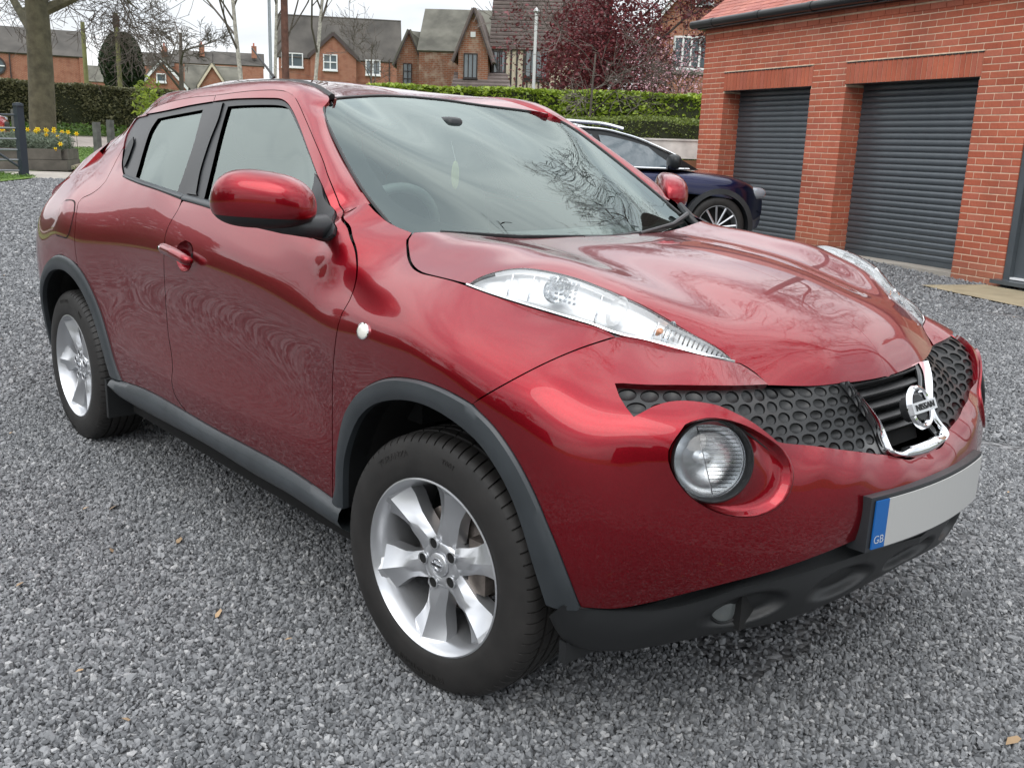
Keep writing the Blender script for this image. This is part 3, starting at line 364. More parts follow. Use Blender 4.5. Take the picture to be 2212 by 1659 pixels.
def panel_geo(S, loops, holes=(), gap=.002, lip=.018, grid=.028, off=0.0, nolip=None, depth_fn=None):
    """a trimmed, smoothly shaded sheet on surface S bounded by loop(s) in S's parameters, with folded-in edges"""
    V, Fc, Nn = [], [], []
    for li, L in enumerate(loops):
        L0 = L; L = inset(L, gap)
        if nolip: L = np.array([(a if nolip(a) else b) for a, b in zip(L0, L)])
        hs = [inset(h, -gap) for h in holes] if li == 0 else []
        rings = [L]+hs; pts = []; edges = []
        for r in rings:
            n0 = len(pts); pts += [tuple(p) for p in r]; edges += [(n0+i, n0+(i+1) % len(r)) for i in range(len(r))]
        mn, mxx = L.min(0), L.max(0)
        gx, gy = np.meshgrid(np.arange(mn[0], mxx[0], grid), np.arange(mn[1], mxx[1], grid*.8)); q = np.c_[gx.ravel(), gy.ravel()]; q[:, 0] += (np.arange(len(q)) // gx.shape[1] % 2)*grid*.5
        q = q[inside(L, q)]
        for h in hs: q = q[~inside(h, q)]
        if len(q): q = q[dist_to(np.array(pts), q) > grid*.45]
        pts += [tuple(p) for p in q]
        v2, e2, f2, ov, oe, of = geometry.delaunay_2d_cdt([Vector(p) for p in pts], edges, [], 1, 1e-7)
        Q = np.array([v[:] for v in v2]); 
        if hs:
            ff = [f for f in f2]; c = np.array([Q[list(f)].mean(0) for f in ff]); bad = np.zeros(len(ff), bool)
            for h in hs: bad |= inside(h, c)
            f2 = [f for f, b in zip(ff, bad) if not b]
        X = S(Q); n = normals(S, Q, 1)
        X = X+n*off; n0 = len(V)
        V += list(X); Nn += list(n)
        for f in f2:
            a, b, c = X[f[0]], X[f[1]], X[f[2]]
            Fc.append(tuple(n0+i for i in (f if np.dot(np.cross(b-a, c-a), n[f[0]]) > 0 else f[::-1])))
        if lip:
            for r in rings:
                for ri in range(len(r)):
                    p0, p1 = r[ri], r[(ri+1) % len(r)]
                    if nolip and nolip(p0) and nolip(p1): continue
                    XX = S(np.array([p0, p1])); nn = normals(S, np.array([p0, p1]), 1); XX = XX+nn*off
                    k = len(V); V += [XX[0], XX[1], XX[1]-nn[1]*lip, XX[0]-nn[0]*lip]
                    e = XX[1]-XX[0]; fn = np.cross(e, nn[0]); fn /= np.linalg.norm(fn)+1e-12
                    if (r is rings[0]) == (area(r) < 0): fn = -fn
                    Nn += [fn]*4; Fc.append((k, k+1, k+2, k+3))
    return V, Fc, Nn

def panel(name, S, loops, m, parent, holes=(), mirror_join=False, **k):
    V, Fc, Nn = panel_geo(S, loops, holes, **k)
    V = np.array(V); Nn = np.array(Nn)
    if mirror_join:
        n = len(V); V = np.vstack([V, V*[1, -1, 1]]); Nn = np.vstack([Nn, Nn*[1, -1, 1]]); Fc = Fc+[tuple(i+n for i in f[::-1]) for f in Fc]
    return mesh(name, V, Fc, m, parent, True, Nn)
def loft(name, curves, m, parent, n=60, closed=False, mirror_join=False, angle=50, geo=False):
    C_ = []
    for c in curves:
        c = np.array(c, float)
        if len(c) == n: C_.append(c); continue
        s = np.r_[0, np.cumsum(np.linalg.norm(np.diff(c, axis=0), axis=1))]; t = np.linspace(0, s[-1], n)
        C_.append(np.c_[np.interp(t, s, c[:, 0]), np.interp(t, s, c[:, 1]), np.interp(t, s, c[:, 2])])
    V = np.vstack(C_); Fc = []
    for i in range(len(C_)-1+(1 if closed else 0)):
        i2 = (i+1) % len(C_)
        for j in range(n-1): Fc.append((i*n+j, i*n+j+1, i2*n+j+1, i2*n+j))
    if mirror_join:
        k = len(V); V = np.vstack([V, V*[1, -1, 1]]); Fc = Fc+[tuple(i+k for i in f[::-1]) for f in Fc]
    if geo: return V, Fc
    return mesh(name, V, Fc, m, parent, True, None, angle)
def bow(A, B, n, bulge, up=(0, 0, 1)):
    """n intermediate curves between curves A and B, bulging along the local outward direction"""
    A, B = np.array(A), np.array(B); out = []
    for t in np.linspace(0, 1, n): out.append(A*(1-t)+B*t+np.array(bulge)*np.sin(np.pi*t))
    return out
def rs(c, n):
    c = np.array(c, float); s = np.r_[0, np.cumsum(np.linalg.norm(np.diff(c, axis=0), axis=1))]; t = np.linspace(0, s[-1], n)
    return np.c_[[np.interp(t, s, c[:, i]) for i in range(3)]].T
FL = fair_flank(Flank(CP, 6e-5))
# ================================================================== the red car
car = thing('car', 'large metallic red crossover car in the foreground with round lamp in its bumper', 'car')
Cv = lambda k, step=.014: crom(np.array(D[k]), step)
def J(*ks):
    o = []
    for k in ks: o.append(np.array(D[k.strip('-')])[::-1] if k.startswith('-') else np.array(D[k]))
    return o
both = []          # right-hand parts that also exist mirrored on the left
def B(o): both.append(o); return o
# doors
cp = crom(np.array(D['cup']+[D['cup'][0]]), .004)[:-1]
fd = B(panel('front_door', FL, [chain([J('dt1')[0], J('dt2')[0], J('dt3')[0], J('-sillF')[0], J('-gapLow')[0], J('beltF')[0], J('-winF2')[0], J('-winF1')[0], np.array([D['winF1'][0], D['dt1'][0]])])], M['red'], car, holes=[cp], grid=.02))
rd = B(panel('rear_door', FL, [chain([J('-beltR')[0], J('-cpil')[0][:4], J('reargap')[0], J('archRd')[0], J('sillR')[0], J('-gapLow')[0]]), chain([J('stripT')[0], J('-stripB')[0], np.array([D['stripB'][0], D['stripT'][0]])])], M['red'], car, grid=.022))
# window surrounds, glass, belt mouldings
def ring_panel(name, outer, hole, m, off=-.004, par=car, **k): return B(panel(name, FL, [outer], m, par, holes=[hole] if hole is not None else (), off=off, gap=.001, **k))
glF = chain([np.array(D['glF'])[:8], np.array(D['glF'])[7:11], np.array(D['glF'])[10:], np.array([D['glF'][-1], D['glF'][0]])]); glR = chain([np.array(D['glR'])[:3], np.array(D['glR'])[2:6], np.array(D['glR'])[5:8], np.array(D['glR'])[[7, 8, 9, 0]]])
frF = chain([J('winF1')[0], J('winF2')[0], np.array([D['winF2'][-1], D['btopF'][-1]]), J('-btopF')[0], J('-gapUp')[0]])
ring_panel('window_frame', frF, glF, M['plastic'], -.005, fd, lip=.02)
frR = chain([J('-stripB')[0], J('gapUp')[0], J('-btopR')[0], J('-cpil')[0]])
ring_panel('window_frame', frR, glR, M['black_gloss'], -.005, rd, lip=.02)
for par, g in ((fd, glF), (rd, glR)):
    o = panel('window_glass', FL, [inset(g, -.006)], M['wside'], par, off=-.013, lip=0, gap=0)
for o in both[-2:]: both.remove(o)   # they follow their doors
def strip(name, ktop, kbot, m, par, h=.008, n=70):
    a, b = FL(crom(np.array(D[ktop]))), FL(crom(np.array(D[kbot]))); a, b = rs(a, n), rs(b, n)
    L = [a+np.array([0, .012, 0]), a+np.array([0, -h*.6, 0]), a*.5+b*.5+np.array([0, -h*1.3, 0]), b+np.array([0, -h*.8, 0]), b+np.array([0, .012, 0])]
    return loft(name, L, m, par, n)
strip('belt_moulding', 'btopR', 'beltR', M['cladding'], rd); strip('belt_moulding', 'btopF', 'beltF', M['cladding'], fd)
# glossy covers on the two halves of the pillar between the doors, and the hidden rear handle
gu = np.array(D['gapUp']); 
pa = chain([gu+[.004, 0], (gu+[.085, 0])[::-1]]); panel('pillar_cover', FL, [inset(pa, .002)], M['black_gloss'], fd, off=.001, lip=.006)
B_hand = crom(np.array(D['hand']+[D['hand'][0]]), .01)[:-1]
panel('rear_handle', FL, [B_hand], M['plastic_dark'], rd, off=.002, lip=.004)
# front wing
fw = B(panel('front_wing', FL, [chain([J('dt3')[0], J('archFw')[0], J('seam')[0], J('-lbW')[0], J('-bonL')[0], J('wsb')[0][1:], J('pseam')[0]])], M['red'], car, grid=.02))
# rear quarter
rq = B(panel('rear_wing', FL, [chain([J('reargap')[0], np.array(D['archRout'])[:5][::-1], np.array([D['archRout'][0], (-2.80, .62), (-2.86, .50), (-2.88, .38)]), np.array([(-2.88, .38), (-3.12, .38)]), np.array([(-3.12, .38), (-3.14, .6), (-3.13, .85), (-3.05, 1.0), (-2.95, 1.08), (-2.85, 1.17), (-2.65, 1.275), (-2.45, 1.34), (-2.35, 1.365), (-2.223, 1.376)]), np.array(D['cpil'])[:5]])], M['red'], car))
flp = chain([np.array(D['flap'])[:4], np.array(D['flap'])[3:7], np.array(D['flap'])[6:9], np.array(D['flap'])[8:], ]) 
panel('fuel_flap', FL, [flp], M['red'], rq, off=.0016, lip=.003, gap=.001)
flp2 = inset(flp, -.004)
panel('fuel_flap_gap', FL, [flp2], M['void'], rq, off=.0007, lip=0, gap=0)
# front bumper (both halves in one mesh)
hole = crom(np.array(D['hole']+[D['hole'][0]]), .012)[:-1]
bc = (SMAX, .66); vend = D['grBot'][-1]
bb = np.array(D['bumpbot']); bbc = np.vstack([bb, [(SMAX-.12, .522), (SMAX, .528)]])
lc = chain([J('-seam')[0][:0] if 0 else J('seam')[0], J('lbB')[0], J('gapBn')[0], np.array(D['grTop'])[::-1], J('grSide')[0], J('grBot')[0], np.array([vend, (SMAX-.07, .654), bc]), np.array([bc, (SMAX, .528)]), bbc[::-1], J('-archFb')[0]])
bumper = panel('front_bumper', FL, [lc], M['red'], car, holes=[hole], mirror_join=True, grid=.018, gap=.0012, nolip=lambda p: p[0] > SMAX-.003, lip=.03)
# bonnet
edge3 = [tuple(v) for v in FL(np.array(D['bonL']))]+[tuple(v) for v in D['lensTop3'][1:-1]]+[tuple(v) for v in FL(np.array(D['gapBn']))]
bp = [(x, -w, z) for w, l in {0: [(-.25, 1.058), (-.1, 1.057), (.1, 1.044), (.3, 1.012), (.45, .970), (.55, .926), (.61, .892), (.645, .858), (.660, .835), (.663, .816)],
      .2: [(-.26, 1.057), (-.1, 1.053), (.1, 1.038), (.3, 1.004), (.45, .962), (.54, .926), (.598, .890), (.632, .857), (.644, .836), (.646, .818)],
      .34: [(-.27, 1.056), (-.1, 1.045), (.1, 1.026), (.28, .992), (.38, .962)], .31: [(.42, .950), (.50, .932), (.56, .892), (.592, .858), (.608, .838)],
      .42: [(-.30, 1.064), (-.1, 1.053), (.1, 1.035), (.28, 1.000), (.40, .955), (.49, .91)],
      .5: [(-.32, 1.074), (-.1, 1.066), (.1, 1.046), (.22, 1.018)], .6: [(-.345, 1.076), (-.2, 1.062), (-.05, 1.045)]}.items() for x, z in l]
front3 = [(.614, -.31, .824), (.633, -.25, .821), (.653, -.13, .817)]
BN = Tilt(bp+edge3[::2]+front3, math.radians(40), 4e-5)
BN.t = Grid2(BN.t, BN.par([(.72, 0, .78)])[0, 0]*0-1.05, .25, -.9, .9, .02, [((.045, .030), lambda A, B_: 1-sm(np.abs(B_), .36, .50)+1e-6), ((.018, .018), lambda A, B_: sm(np.abs(B_), .36, .50))])
nb = len(D['bonL']); E3 = np.array(edge3)
bo = chain([BN.par([(-.262, 0, 1.053), (-.27, -.2, 1.058), (-.30, -.4, 1.068), (-.345, -.56, 1.077), edge3[0]]), BN.par(E3[:nb]), BN.par(E3[nb-1:nb+15]), BN.par(E3[nb+14:]), BN.par([edge3[-1]]+front3[:2]+[(.646, -.18, .818), front3[2], (.660, -.06, .816), (.663, 0, .8155)])], .014)
bonnet = panel('bonnet', BN, [bo], M['red'], car, mirror_join=True, grid=.018, nolip=lambda p: abs(p[1]) < .003, gap=.0018)
# windscreen
wp = [(-.567, .622, 1.136), (-.618, .618, 1.168), (-.675, .610, 1.205), (-.739, .598, 1.243), (-.805, .583, 1.284), (-.873, .565, 1.328), (-.941, .542, 1.374), (-.989, .518, 1.400), (-1.00, .50, 1.413), (-1.03, .463, 1.428), (-1.09, .40, 1.437), (-1.206, .268, 1.451), (-1.23, .14, 1.461),
      (-.48, .62, 1.09), (-.40, .62, 1.045)]+[(x, 0, z) for x, z in [(-1.261, 1.465), (-1.08, 1.412), (-.90, 1.350), (-.72, 1.275), (-.55, 1.195), (-.42, 1.13), (-.30, 1.07), (-.2, 1.02), (-.13, .985)]]
wp += [(x, .35, z) for x, z in [(-1.0, 1.387), (-.84, 1.325), (-.69, 1.26), (-.56, 1.195), (-.45, 1.13), (-.34, 1.06)]]
WS = Height([(x, -w, z) for x, w, z in wp], 0, 1e-5, sym=True)
WS.t = Grid2(WS.t, -.7, .7, .95, 1.47, .02, [((.06, .05), lambda A, B_: np.ones_like(A))])
WE = [(-.622, 1.136), (-.618, 1.168), (-.610, 1.205), (-.598, 1.243), (-.583, 1.284), (-.565, 1.328), (-.542, 1.374), (-.518, 1.40), (-.50, 1.413), (-.463, 1.428), (-.40, 1.437), (-.27, 1.450), (-.14, 1.461), (0, 1.465)]
wo = chain([np.array(WE), np.array([(0, 1.465), (0, .985)]), np.array([(0, .985), (-.3, 1.0), (-.52, 1.03), (-.60, 1.055)]), np.array([(-.60, 1.055), (-.624, 1.09), (-.622, 1.136)])])
ctr = lambda p: abs(p[0]) < .003
ws = panel('windscreen', WS, [wo], M['ws'], car, mirror_join=True, lip=0, gap=.005, nolip=ctr)
frit = chain([np.array(WE)[::-1], np.array([(-.622, 1.136), (-.624, 1.09), (-.60, 1.055), (-.52, 1.03), (-.3, 1.0), (0, .985)]), np.array([(0, .985), (0, 1.06)]), np.array([(0, 1.06), (-.30, 1.073), (-.45, 1.093), (-.525, 1.118), (-.556, 1.150), (-.545, 1.205), (-.520, 1.28), (-.490, 1.345), (-.462, 1.382), (-.42, 1.402), (-.30, 1.422), (-.14, 1.433), (0, 1.437)])])
panel('windscreen_border', WS, [frit], M['plastic_dark'], car, mirror_join=True, lip=0, gap=0, off=-.006)
edge = WS(crom(np.array([(-.624, 1.09)]+WE)))
MB().tube(list(edge)+[Vector((v[0], -v[1], v[2])) for v in edge[::-1][1:]], .0055, 6).build('windscreen_seal', M['seal'], car)
# roof
rp = [(x, 0, z) for x, z in [(-1.262, 1.467), (-1.35, 1.484), (-1.5, 1.506), (-1.7, 1.527), (-2.0, 1.543), (-2.3, 1.532), (-2.6, 1.49), (-2.95, 1.40)]]
rp += [(x, -.27, z) for x, z in [(-1.207, 1.453), (-1.3, 1.476), (-1.5, 1.502), (-1.7, 1.518), (-2.0, 1.528), (-2.3, 1.510), (-2.6, 1.465), (-2.95, 1.375)]]
rp += [(x, -.40, z) for x, z in [(-1.095, 1.439), (-1.2, 1.470), (-1.4, 1.497), (-1.7, 1.508), (-2.0, 1.502), (-2.3, 1.476), (-2.6, 1.418), (-2.9, 1.32)]]
gut = [(-1.012, -.470, 1.427), (-1.04, -.462, 1.441), (-1.13, -.452, 1.467), (-1.22, -.447, 1.484), (-1.4, -.447, 1.494), (-1.7, -.447, 1.493), (-2.0, -.442, 1.478), (-2.3, -.435, 1.446), (-2.5, -.43, 1.400), (-2.75, -.42, 1.315), (-2.9, -.41, 1.24)]
RF = Height(rp+gut, 2, 1e-5, sym=True)
RF.t = Grid2(RF.t, -3.0, -.8, -.62, .62, .03, [((.08, .05), lambda A, B_: np.ones_like(A))])
ro = chain([np.array([(-1.264, 0), (-1.233, -.14), (-1.209, -.268), (-1.095, -.40), (-1.034, -.450), (-1.016, -.462)]), np.array(gut)[:, :2]+[0, .012], np.array([(-2.9, -.395), (-2.95, -.2), (-2.97, 0)])])
roof = panel('roof', RF, [ro], M['red'], car, mirror_join=True, nolip=lambda p: abs(p[1]) < .003, gap=.003, grid=.04)
g3 = np.array([(x, y+.003, z-.004) for x, y, z in gut[1:]]); MB().tube([Vector(v) for v in crom(g3, .03)], .011, 6).build('roof_ditch_strip', M['seal'], car); B(car.children[-1])
# cant rail and windscreen pillar between the door opening and the roof / windscreen
c1 = FL(crom(np.vstack([np.array(D['stripT'])[::-1][:-1], D['dt1']]))); c1b = FL(crom(np.array(D['dt2'])))
c2 = crom(np.array(gut)[::-1][2:]+[0, -.008, 0], .02); c2b = crom(np.array([gut[0]]+[(x, -w, z) for x, w, z in [(-1.00, .502, 1.413), (-.989, .518, 1.400), (-.941, .542, 1.374), (-.873, .565, 1.328), (-.805, .583, 1.284), (-.739, .598, 1.243), (-.675, .610, 1.205), (-.618, .618, 1.168), (-.568, .622, 1.137)]])+[-.001, -.004, .002], .02)
n1 = normals(FL, crom(np.vstack([np.array(D['stripT'])[::-1][:-1], D['dt1']])), 1)
def rail_curves(a, b, n, k, out):
    a, b = rs(a, n), rs(b, n); L = []
    for t in np.linspace(0, 1, k):
        bul = np.array(out)*(np.sin(np.pi*t)); L.append(a*(1-t)+b*t+bul)
    return L
c0a = FL(crom(np.array([(-2.85, 1.17), (-2.65, 1.275), (-2.45, 1.34), (-2.35, 1.365), (-2.223, 1.376)]))); c0b = crom(np.array(gut)[::-1][:3]+[0, -.008, 0], .02)
A0 = rail_curves(c0a, c0b, 24, 9, (0, -.006, .008))
A1 = rail_curves(c1, c2, 70, 9, (0, -.012, .013)); A2 = rail_curves(c1b, c2b, 60, 9, (.007, -.010, .004))
LL = [np.vstack([o[:-1], p[:-1], q]) for o, p, q in zip(A0, A1, A2)]
# blend the bulge across the corner
for L in LL:
    kk_ = np.ones(5)/5
    for q_ in range(3):
        for _ in range(2): L[88:98, q_] = np.convolve(L[86:100, q_], kk_, 'valid')
lo = [LL[0]+np.array([0, .02, -.012])]+LL+[LL[-1]+np.array([-.01, .012, -.02])]
B(loft('roof_rail', lo, M['red'], car, 220, angle=60))
# lens-shaped headlight on top of the wing
lt = np.array(D['lensTop3']); lb = FL(np.array(D['lbW']+D['lbB'][1:]))
lt[1:-1] = BN(BN.par(lt[1:-1])); n = 60; T_, B_ = rs(crom(lt, .01), n), rs(crom(lb, .01), n); kr_ = np.ones(7)/7
for q_ in range(3): B_[3:-3, q_] = np.convolve(B_[:, q_], kr_, 'valid'); hgt = np.linalg.norm(T_-B_, axis=1)
def lens_curves(off, k=11, lift=.34, ins=0):
    L = []
    for t in np.linspace(ins, 1-ins, k):
        up = np.array([.15, -.55, .82]); L.append(B_*(1-t)+T_*t+up*(np.sin(np.pi*t)**.8*hgt*lift)[:, None]+up*off)
    return L
hl = thing('headlight', 'x', 'x'); del hl['label']; del hl['category']; hl.parent = car; B(hl)
loft('lens', lens_curves(-.001, 13), M['clear'], hl, n)
loft('chrome_rim', [B_+[0, .000, -.004], B_+[0, -.0035, .0015], B_+[.0, -.001, .0045], B_+[0, .004, .003]], M['chrome'], hl, n)
loft('lamp_housing', [B_+[0, .006, -.004]]+[c+np.array([0, 0, -.035]) for c in lens_curves(0, 7, .12, .12)]+[T_+[0, .001, -.006]], M['lampgrey'], hl, n)
def lpt(u, v, d):   # point inside the lamp: u along from rear tip, v across, d below the lens
    i = u*(n-1); a = int(i); f = i-a; a2 = min(a+1, n-1); b = B_[a]*(1-f)+B_[a2]*f; t = T_[a]*(1-f)+T_[a2]*f; h = np.linalg.norm(t-b)
    return Vector(b*(1-v)+t*v+np.array([.15, -.55, .82])*(math.sin(math.pi*v)**.8*h*.34-d))
up_ = Vector((.18, -.45, .87)).normalized(); fwd_ = Vector((.80, .35, -.25)).normalized()
def bowl(name, c, r, asp, m, par, depth=.02, fl=24, nrm=None):
    Mx = frame_at(c, nrm or (up_*.75+fwd_*.5+Vector((0, -.5, 0))), fwd_); b = MB(); prof = [(r, 0), (r*.97, -.003), (r*.8, -depth*.5), (r*.5, -depth*.85), (r*.15, -depth)]
    V, F = [], []
    for (q, h) in prof:
        for j in range(fl): w = 2*math.pi*j/fl; V.append(Mx @ Vector((q*math.cos(w)*asp, q*math.sin(w), h)))
    for i in range(len(prof)-1):
        for j in range(fl): F.append((i*fl+j, i*fl+(j+1) % fl, (i+1)*fl+(j+1) % fl, (i+1)*fl+j))
    b.add(V, F); return b.build(name, m, par)
bowl('reflector_bowl', lpt(.36, .42, .018), .030, 1.15, M['reflector'], hl, .026); bowl('reflector_bowl', lpt(.58, .42, .016), .020, 1.9, M['lampgrey'], hl, .014)
bw = bowl('indicator_bowl', lpt(.76, .42, .012), .012, 2.4, M['reflector'], hl, .02)
MB().lathe([(.0, .024), (.006, .020), (.008, .010), (.008, 0)], 12, Matrix.Translation(lpt(.715, .40, .028)) @ Vector((.7, -.3, .3)).to_track_quat('Z', 'Y').to_matrix().to_4x4()).build('indicator_bulb', M['amber'], hl)
for k in range(13):      # fluting of the indicator
    u = .745+k*.0165; a, b = lpt(u, .14, .0035), lpt(u+.012, .80, .0035); MB().tube([a, (a+b)/2+up_*.002, b], .0017, 5).build('flute', M['clear'], hl)
mb = MB()
for i in range(7):
    for j in range(6):
        u, v = .33+i*.017, .22+j*.085; mb.box(lpt(u, v, .010), (.0062, .0062, .003), up_.to_track_quat('Z', 'Y').to_matrix())
mb.build('prism_texture', M['reflector'], hl)
loft('inner_rib', [np.array([lpt(u, .72, .004) for u in np.linspace(.12, .96, 30)]), np.array([lpt(u, .64, .014) for u in np.linspace(.12, .96, 30)])], M['lampgrey'], hl, 30)
for u in (.17, .25, .50, .70):
    MB().tube([lpt(u+.02*math.sin(3*v), v, .006+.01*(1-abs(v-.5))) for v in np.linspace(.06, .94, 9)], .0026, 6).build('inner_rib', M['chrome'], hl)
# round lamp sunk in the bumper
LC = Vector((.620, -.607, .714)); LN = Vector((.80, -.56, .22)).normalized(); LR = .0815
Mx = frame_at(LC, LN)
rl = thing('round_headlight', 'x', 'x'); del rl['label']; del rl['category']; rl.parent = car; B(rl)
hp = inset(hole, .0012); H3 = FL(hp); Hn = normals(FL, hp, 1); nh = len(hp)
cc = H3.mean(0); ang = [math.atan2((Mx.inverted() @ Vector(v)).y, (Mx.inverted() @ Vector(v)).x) for v in H3]
R3 = np.array([Mx @ Vector((math.cos(a)*LR*1.04, math.sin(a)*LR*1.04, -.004)) for a in ang])
cur = [H3-Hn*.002, H3+Hn*.004, H3*.96+R3*.04+Hn*.006, H3*.90+R3*.10+Hn*.004]
for t in (.18, .3, .45, .6, .75, .88, 1.0): cur.append(H3*(1-t)+R3*t-LN*(.012*math.sin(math.pi*t)))
cur = [np.vstack([c, c[:1]]) for c in cur]
loft('lamp_surround', cur, M['red'], rl, nh+1, angle=70)
MB().lathe([(LR*1.04, -.006), (LR*1.045, .002), (LR*1.0, .006), (LR*.97, .002), (LR*.965, -.03), (LR*.94, -.036)], 48, Mx).build('bezel', M['plastic_dark'], rl)
MB().lathe([(LR*.955, -.026), (LR*.955, -.022), (LR*.93, -.021), (LR*.925, -.026)], 48, Mx).build('chrome_ring', M['chrome'], rl)
MB().lathe([(LR*.94, -.026), (LR*.85, -.016), (LR*.6, -.004), (LR*.3, .004), (0.0001, .007)], 48, Mx).build('lens', M['clear'], rl)
MB().lathe([(LR*.94, -.034), (LR*.88, -.048), (LR*.7, -.066), (LR*.4, -.080), (LR*.16, -.088), (LR*.16, -.05), (0.0001, -.046)], 40, Mx).build('reflector_bowl', M['reflector'], rl)
for k in range(17):
    yy = -LR*.80+k*LR*.1; hw = math.sqrt(max(0, (LR*.86)**2-yy*yy)); x0 = max(-hw, -LR*.12-.25*yy) 
    if hw-x0 < .012: continue
    MB().tube([Mx @ Vector((x, yy+.10*(x-x0)*0, -.024-.006*(x*x+yy*yy)/LR**2)) for x in np.linspace(x0, hw, 7)], .0019, 5).build('flute', M['clear'], rl)
MB().tube([Mx @ Vector((-LR*.12-.25*y, y, -.022)) for y in np.linspace(-LR*.85, LR*.85, 12)], .0014, 5).build('lens_step', M['chrome'], rl)
# grille: black honeycomb of ovals, chrome V, slats, emblem
gv = np.array(D['vL']); 
gl = chain([np.array(D['grTop'])+[0, -.001], np.array([D['grTop'][-1], gv[0]]), gv, np.array(D['grBot'])[::-1], np.array(D['grSide'])[::-1]], .012)
inn = inset(gl, -.005); big_ = inset(gl, -.0185); ov = []
zt = lambda s: np.interp(s, [p[0] for p in D['grTop']]+[gv[0][0]], [p[1] for p in D['grTop']]+[gv[0][1]])
ps = (gv[0][0]-D['grTop'][0][0])/13.2
for row in range(10):
    for k in range(24):
        s = D['grTop'][0][0]-ps*.4+k*ps+(row*.5 % 1)*ps; z = zt(s)-.0085-row*(.0192+.002*(s-.5)/.5)
        e = np.array([(s+ps*.425*math.cos(a), z+.0092*math.sin(a)) for a in np.linspace(0, 2*math.pi, 17)[:-1]])
        if inside(inn, np.array([[s, z]]))[0] and inside(big_, e).all(): ov.append(e)
B(panel('grille_mesh', FL, [inset(gl, -.020)], M['grille'], car, holes=ov, off=-.014, gap=0, lip=.005, grid=.05))
cup_mb = MB()
for e in ov:
    c = e.mean(0); X = FL(e); nn = normals(FL, np.array([c]), 1)[0]; c3 = FL(c[None])[0]; k = len(e)
    V = [c3+(X[i]-c3)*1.02-nn*.0185 for i in range(k)]+[c3+(X[i]-c3)*.62-nn*.0235 for i in range(k)]+[c3-nn*.0255]
    cup_mb.add(V, [(i, (i+1) % k, k+(i+1) % k, k+i) for i in range(k)]+[(k+i, k+(i+1) % k, 2*k) for i in range(k)])
o = cup_mb.build('grille_cups', M['grille'], car); B(o)
vl3 = FL(crom(gv, .01)); low = np.array([(.764, -.105, .660), (.772, -.05, .654), (.774, 0, .652)]); Vc = np.vstack([vl3, low]); Vc = rs(Vc, 46); kv_ = np.ones(5)/5
for q_ in range(3): Vc[2:-2, q_] = np.convolve(Vc[:, q_], kv_, 'valid')
wd = np.interp(np.arange(46), [0, 8, 30, 36, 46], [.003, .009, .014, .026, .030]); inw = []
for i in range(46):
    t = Vc[min(i+1, 45)]-Vc[max(i-1, 0)]; t /= np.linalg.norm(t); g_ = np.array([.69, 0, .80])-Vc[i]; a = g_-t*np.dot(g_, t); a[0] *= .3; inw.append(a/np.linalg.norm(a))
inw = np.array(inw); fw3 = np.array([.93, 0, .36])
B(loft('chrome_grille_surround', [Vc-fw3*.012, Vc+fw3*.004, Vc+inw*wd[:, None]*.3+fw3*.012, Vc+inw*wd[:, None]*.7+fw3*.010, Vc+inw*wd[:, None]+fw3*.001, Vc+inw*wd[:, None]-fw3*.02], M['chrome'], car, 46, angle=60))
for k, z in enumerate((.806, .780, .753, .727, .702)):
    hw = np.interp(z, [.66, .82], [.105, .17]); xb = np.interp(z, [.66, .82], [.745, .655]); ys = np.linspace(-hw, hw, 25)
    c = [np.array([(xb-.012+dx-.22*y*y, y, z+dz) for y in ys]) for dx, dz in ((-.03, .006), (-.006, .010), (.004, .004), (.002, -.003), (-.03, -.006))]
    loft('grille_slat', c, M['grille'], car, 25, angle=70)
bk = MB(); bk.add([(.60, -.17, .83), (.60, .17, .83), (.70, .11, .655), (.70, -.11, .655)], [(0, 3, 2, 1)]); bk.build('grille_backing', M['void'], car)
em = thing('emblem', 'x', 'x'); del em['label']; del em['category']; em.parent = car
EM = frame_at((.742, 0, .757), (.91, 0, .41)); 
MB().lathe([(.052, 0), (.050, .008), (.045, .011), (.040, .008), (.038, 0)], 48, EM, closed=True).build('emblem_ring', M['chrome'], em)
mb = MB(); mb.box((0, 0, 0), (.112, .025, .012)); V = [EM @ (Vector(v)+Vector((0, 0, .010))) for v in mb.V]; MB().add(V, mb.F).build('emblem_bar', mat('satin_silver', (.62, .63, .64), .35, metal=.6), em, smooth=False)
tv, tf = text_mesh('NISSAN', .021, .0012)
if len(tv): tv[:, 0] *= 1.25; MB().add([EM @ Vector((v[0], v[1], v[2]+.0172)) for v in tv], tf).build('emblem_lettering', M['plastic_dark'], em, smooth=False)
MB().tube([EM @ Vector((0, 0, -.03)), EM @ Vector((0, 0, .004))], .03, 12).build('emblem_mount', M['plastic_dark'], em)
# number plate on its black bracket
pl = thing('number_plate', 'x', 'x'); del pl['label']; del pl['category']; pl.parent = car
px_ = lambda y, o=0: .797+.024*(1-(y/.26)**2)+o
def plate(name, y0, y1, z0, z1, o0, o1, m, par, n=24):
    ys = np.linspace(y0, y1, n); c = [np.array([(px_(y, o), y, z) for y in ys]) for o, z in ((o0, z0), (o1, z0), (o1, z1), (o0, z1))]
    V, F = loft(name, c+[c[0]], m, par, n, geo=True); F.append((0, n, 2*n, 3*n)); F.append((n-1, 4*n-1, 3*n-1, 2*n-1)); return mesh(name, V, F, m, par, False)
plate('plate_bracket', -.272, .272, .487, .612, -.045, -.002, M['plastic'], pl); plate('plate_face', -.218, .26, .494, .604, 0, .003, M['whiteplate'], pl)
plate('plate_band', -.26, -.2185, .494, .604, 0, .003, M['blueplate'], pl, 5)
tv, tf = text_mesh('GB', .026, .0003)
if len(tv): MB().add([(px_(-.24+v[0], .0036), -.24+v[0], .514+v[1]) for v in tv], tf).build('plate_lettering', M['white'], pl, smooth=False)
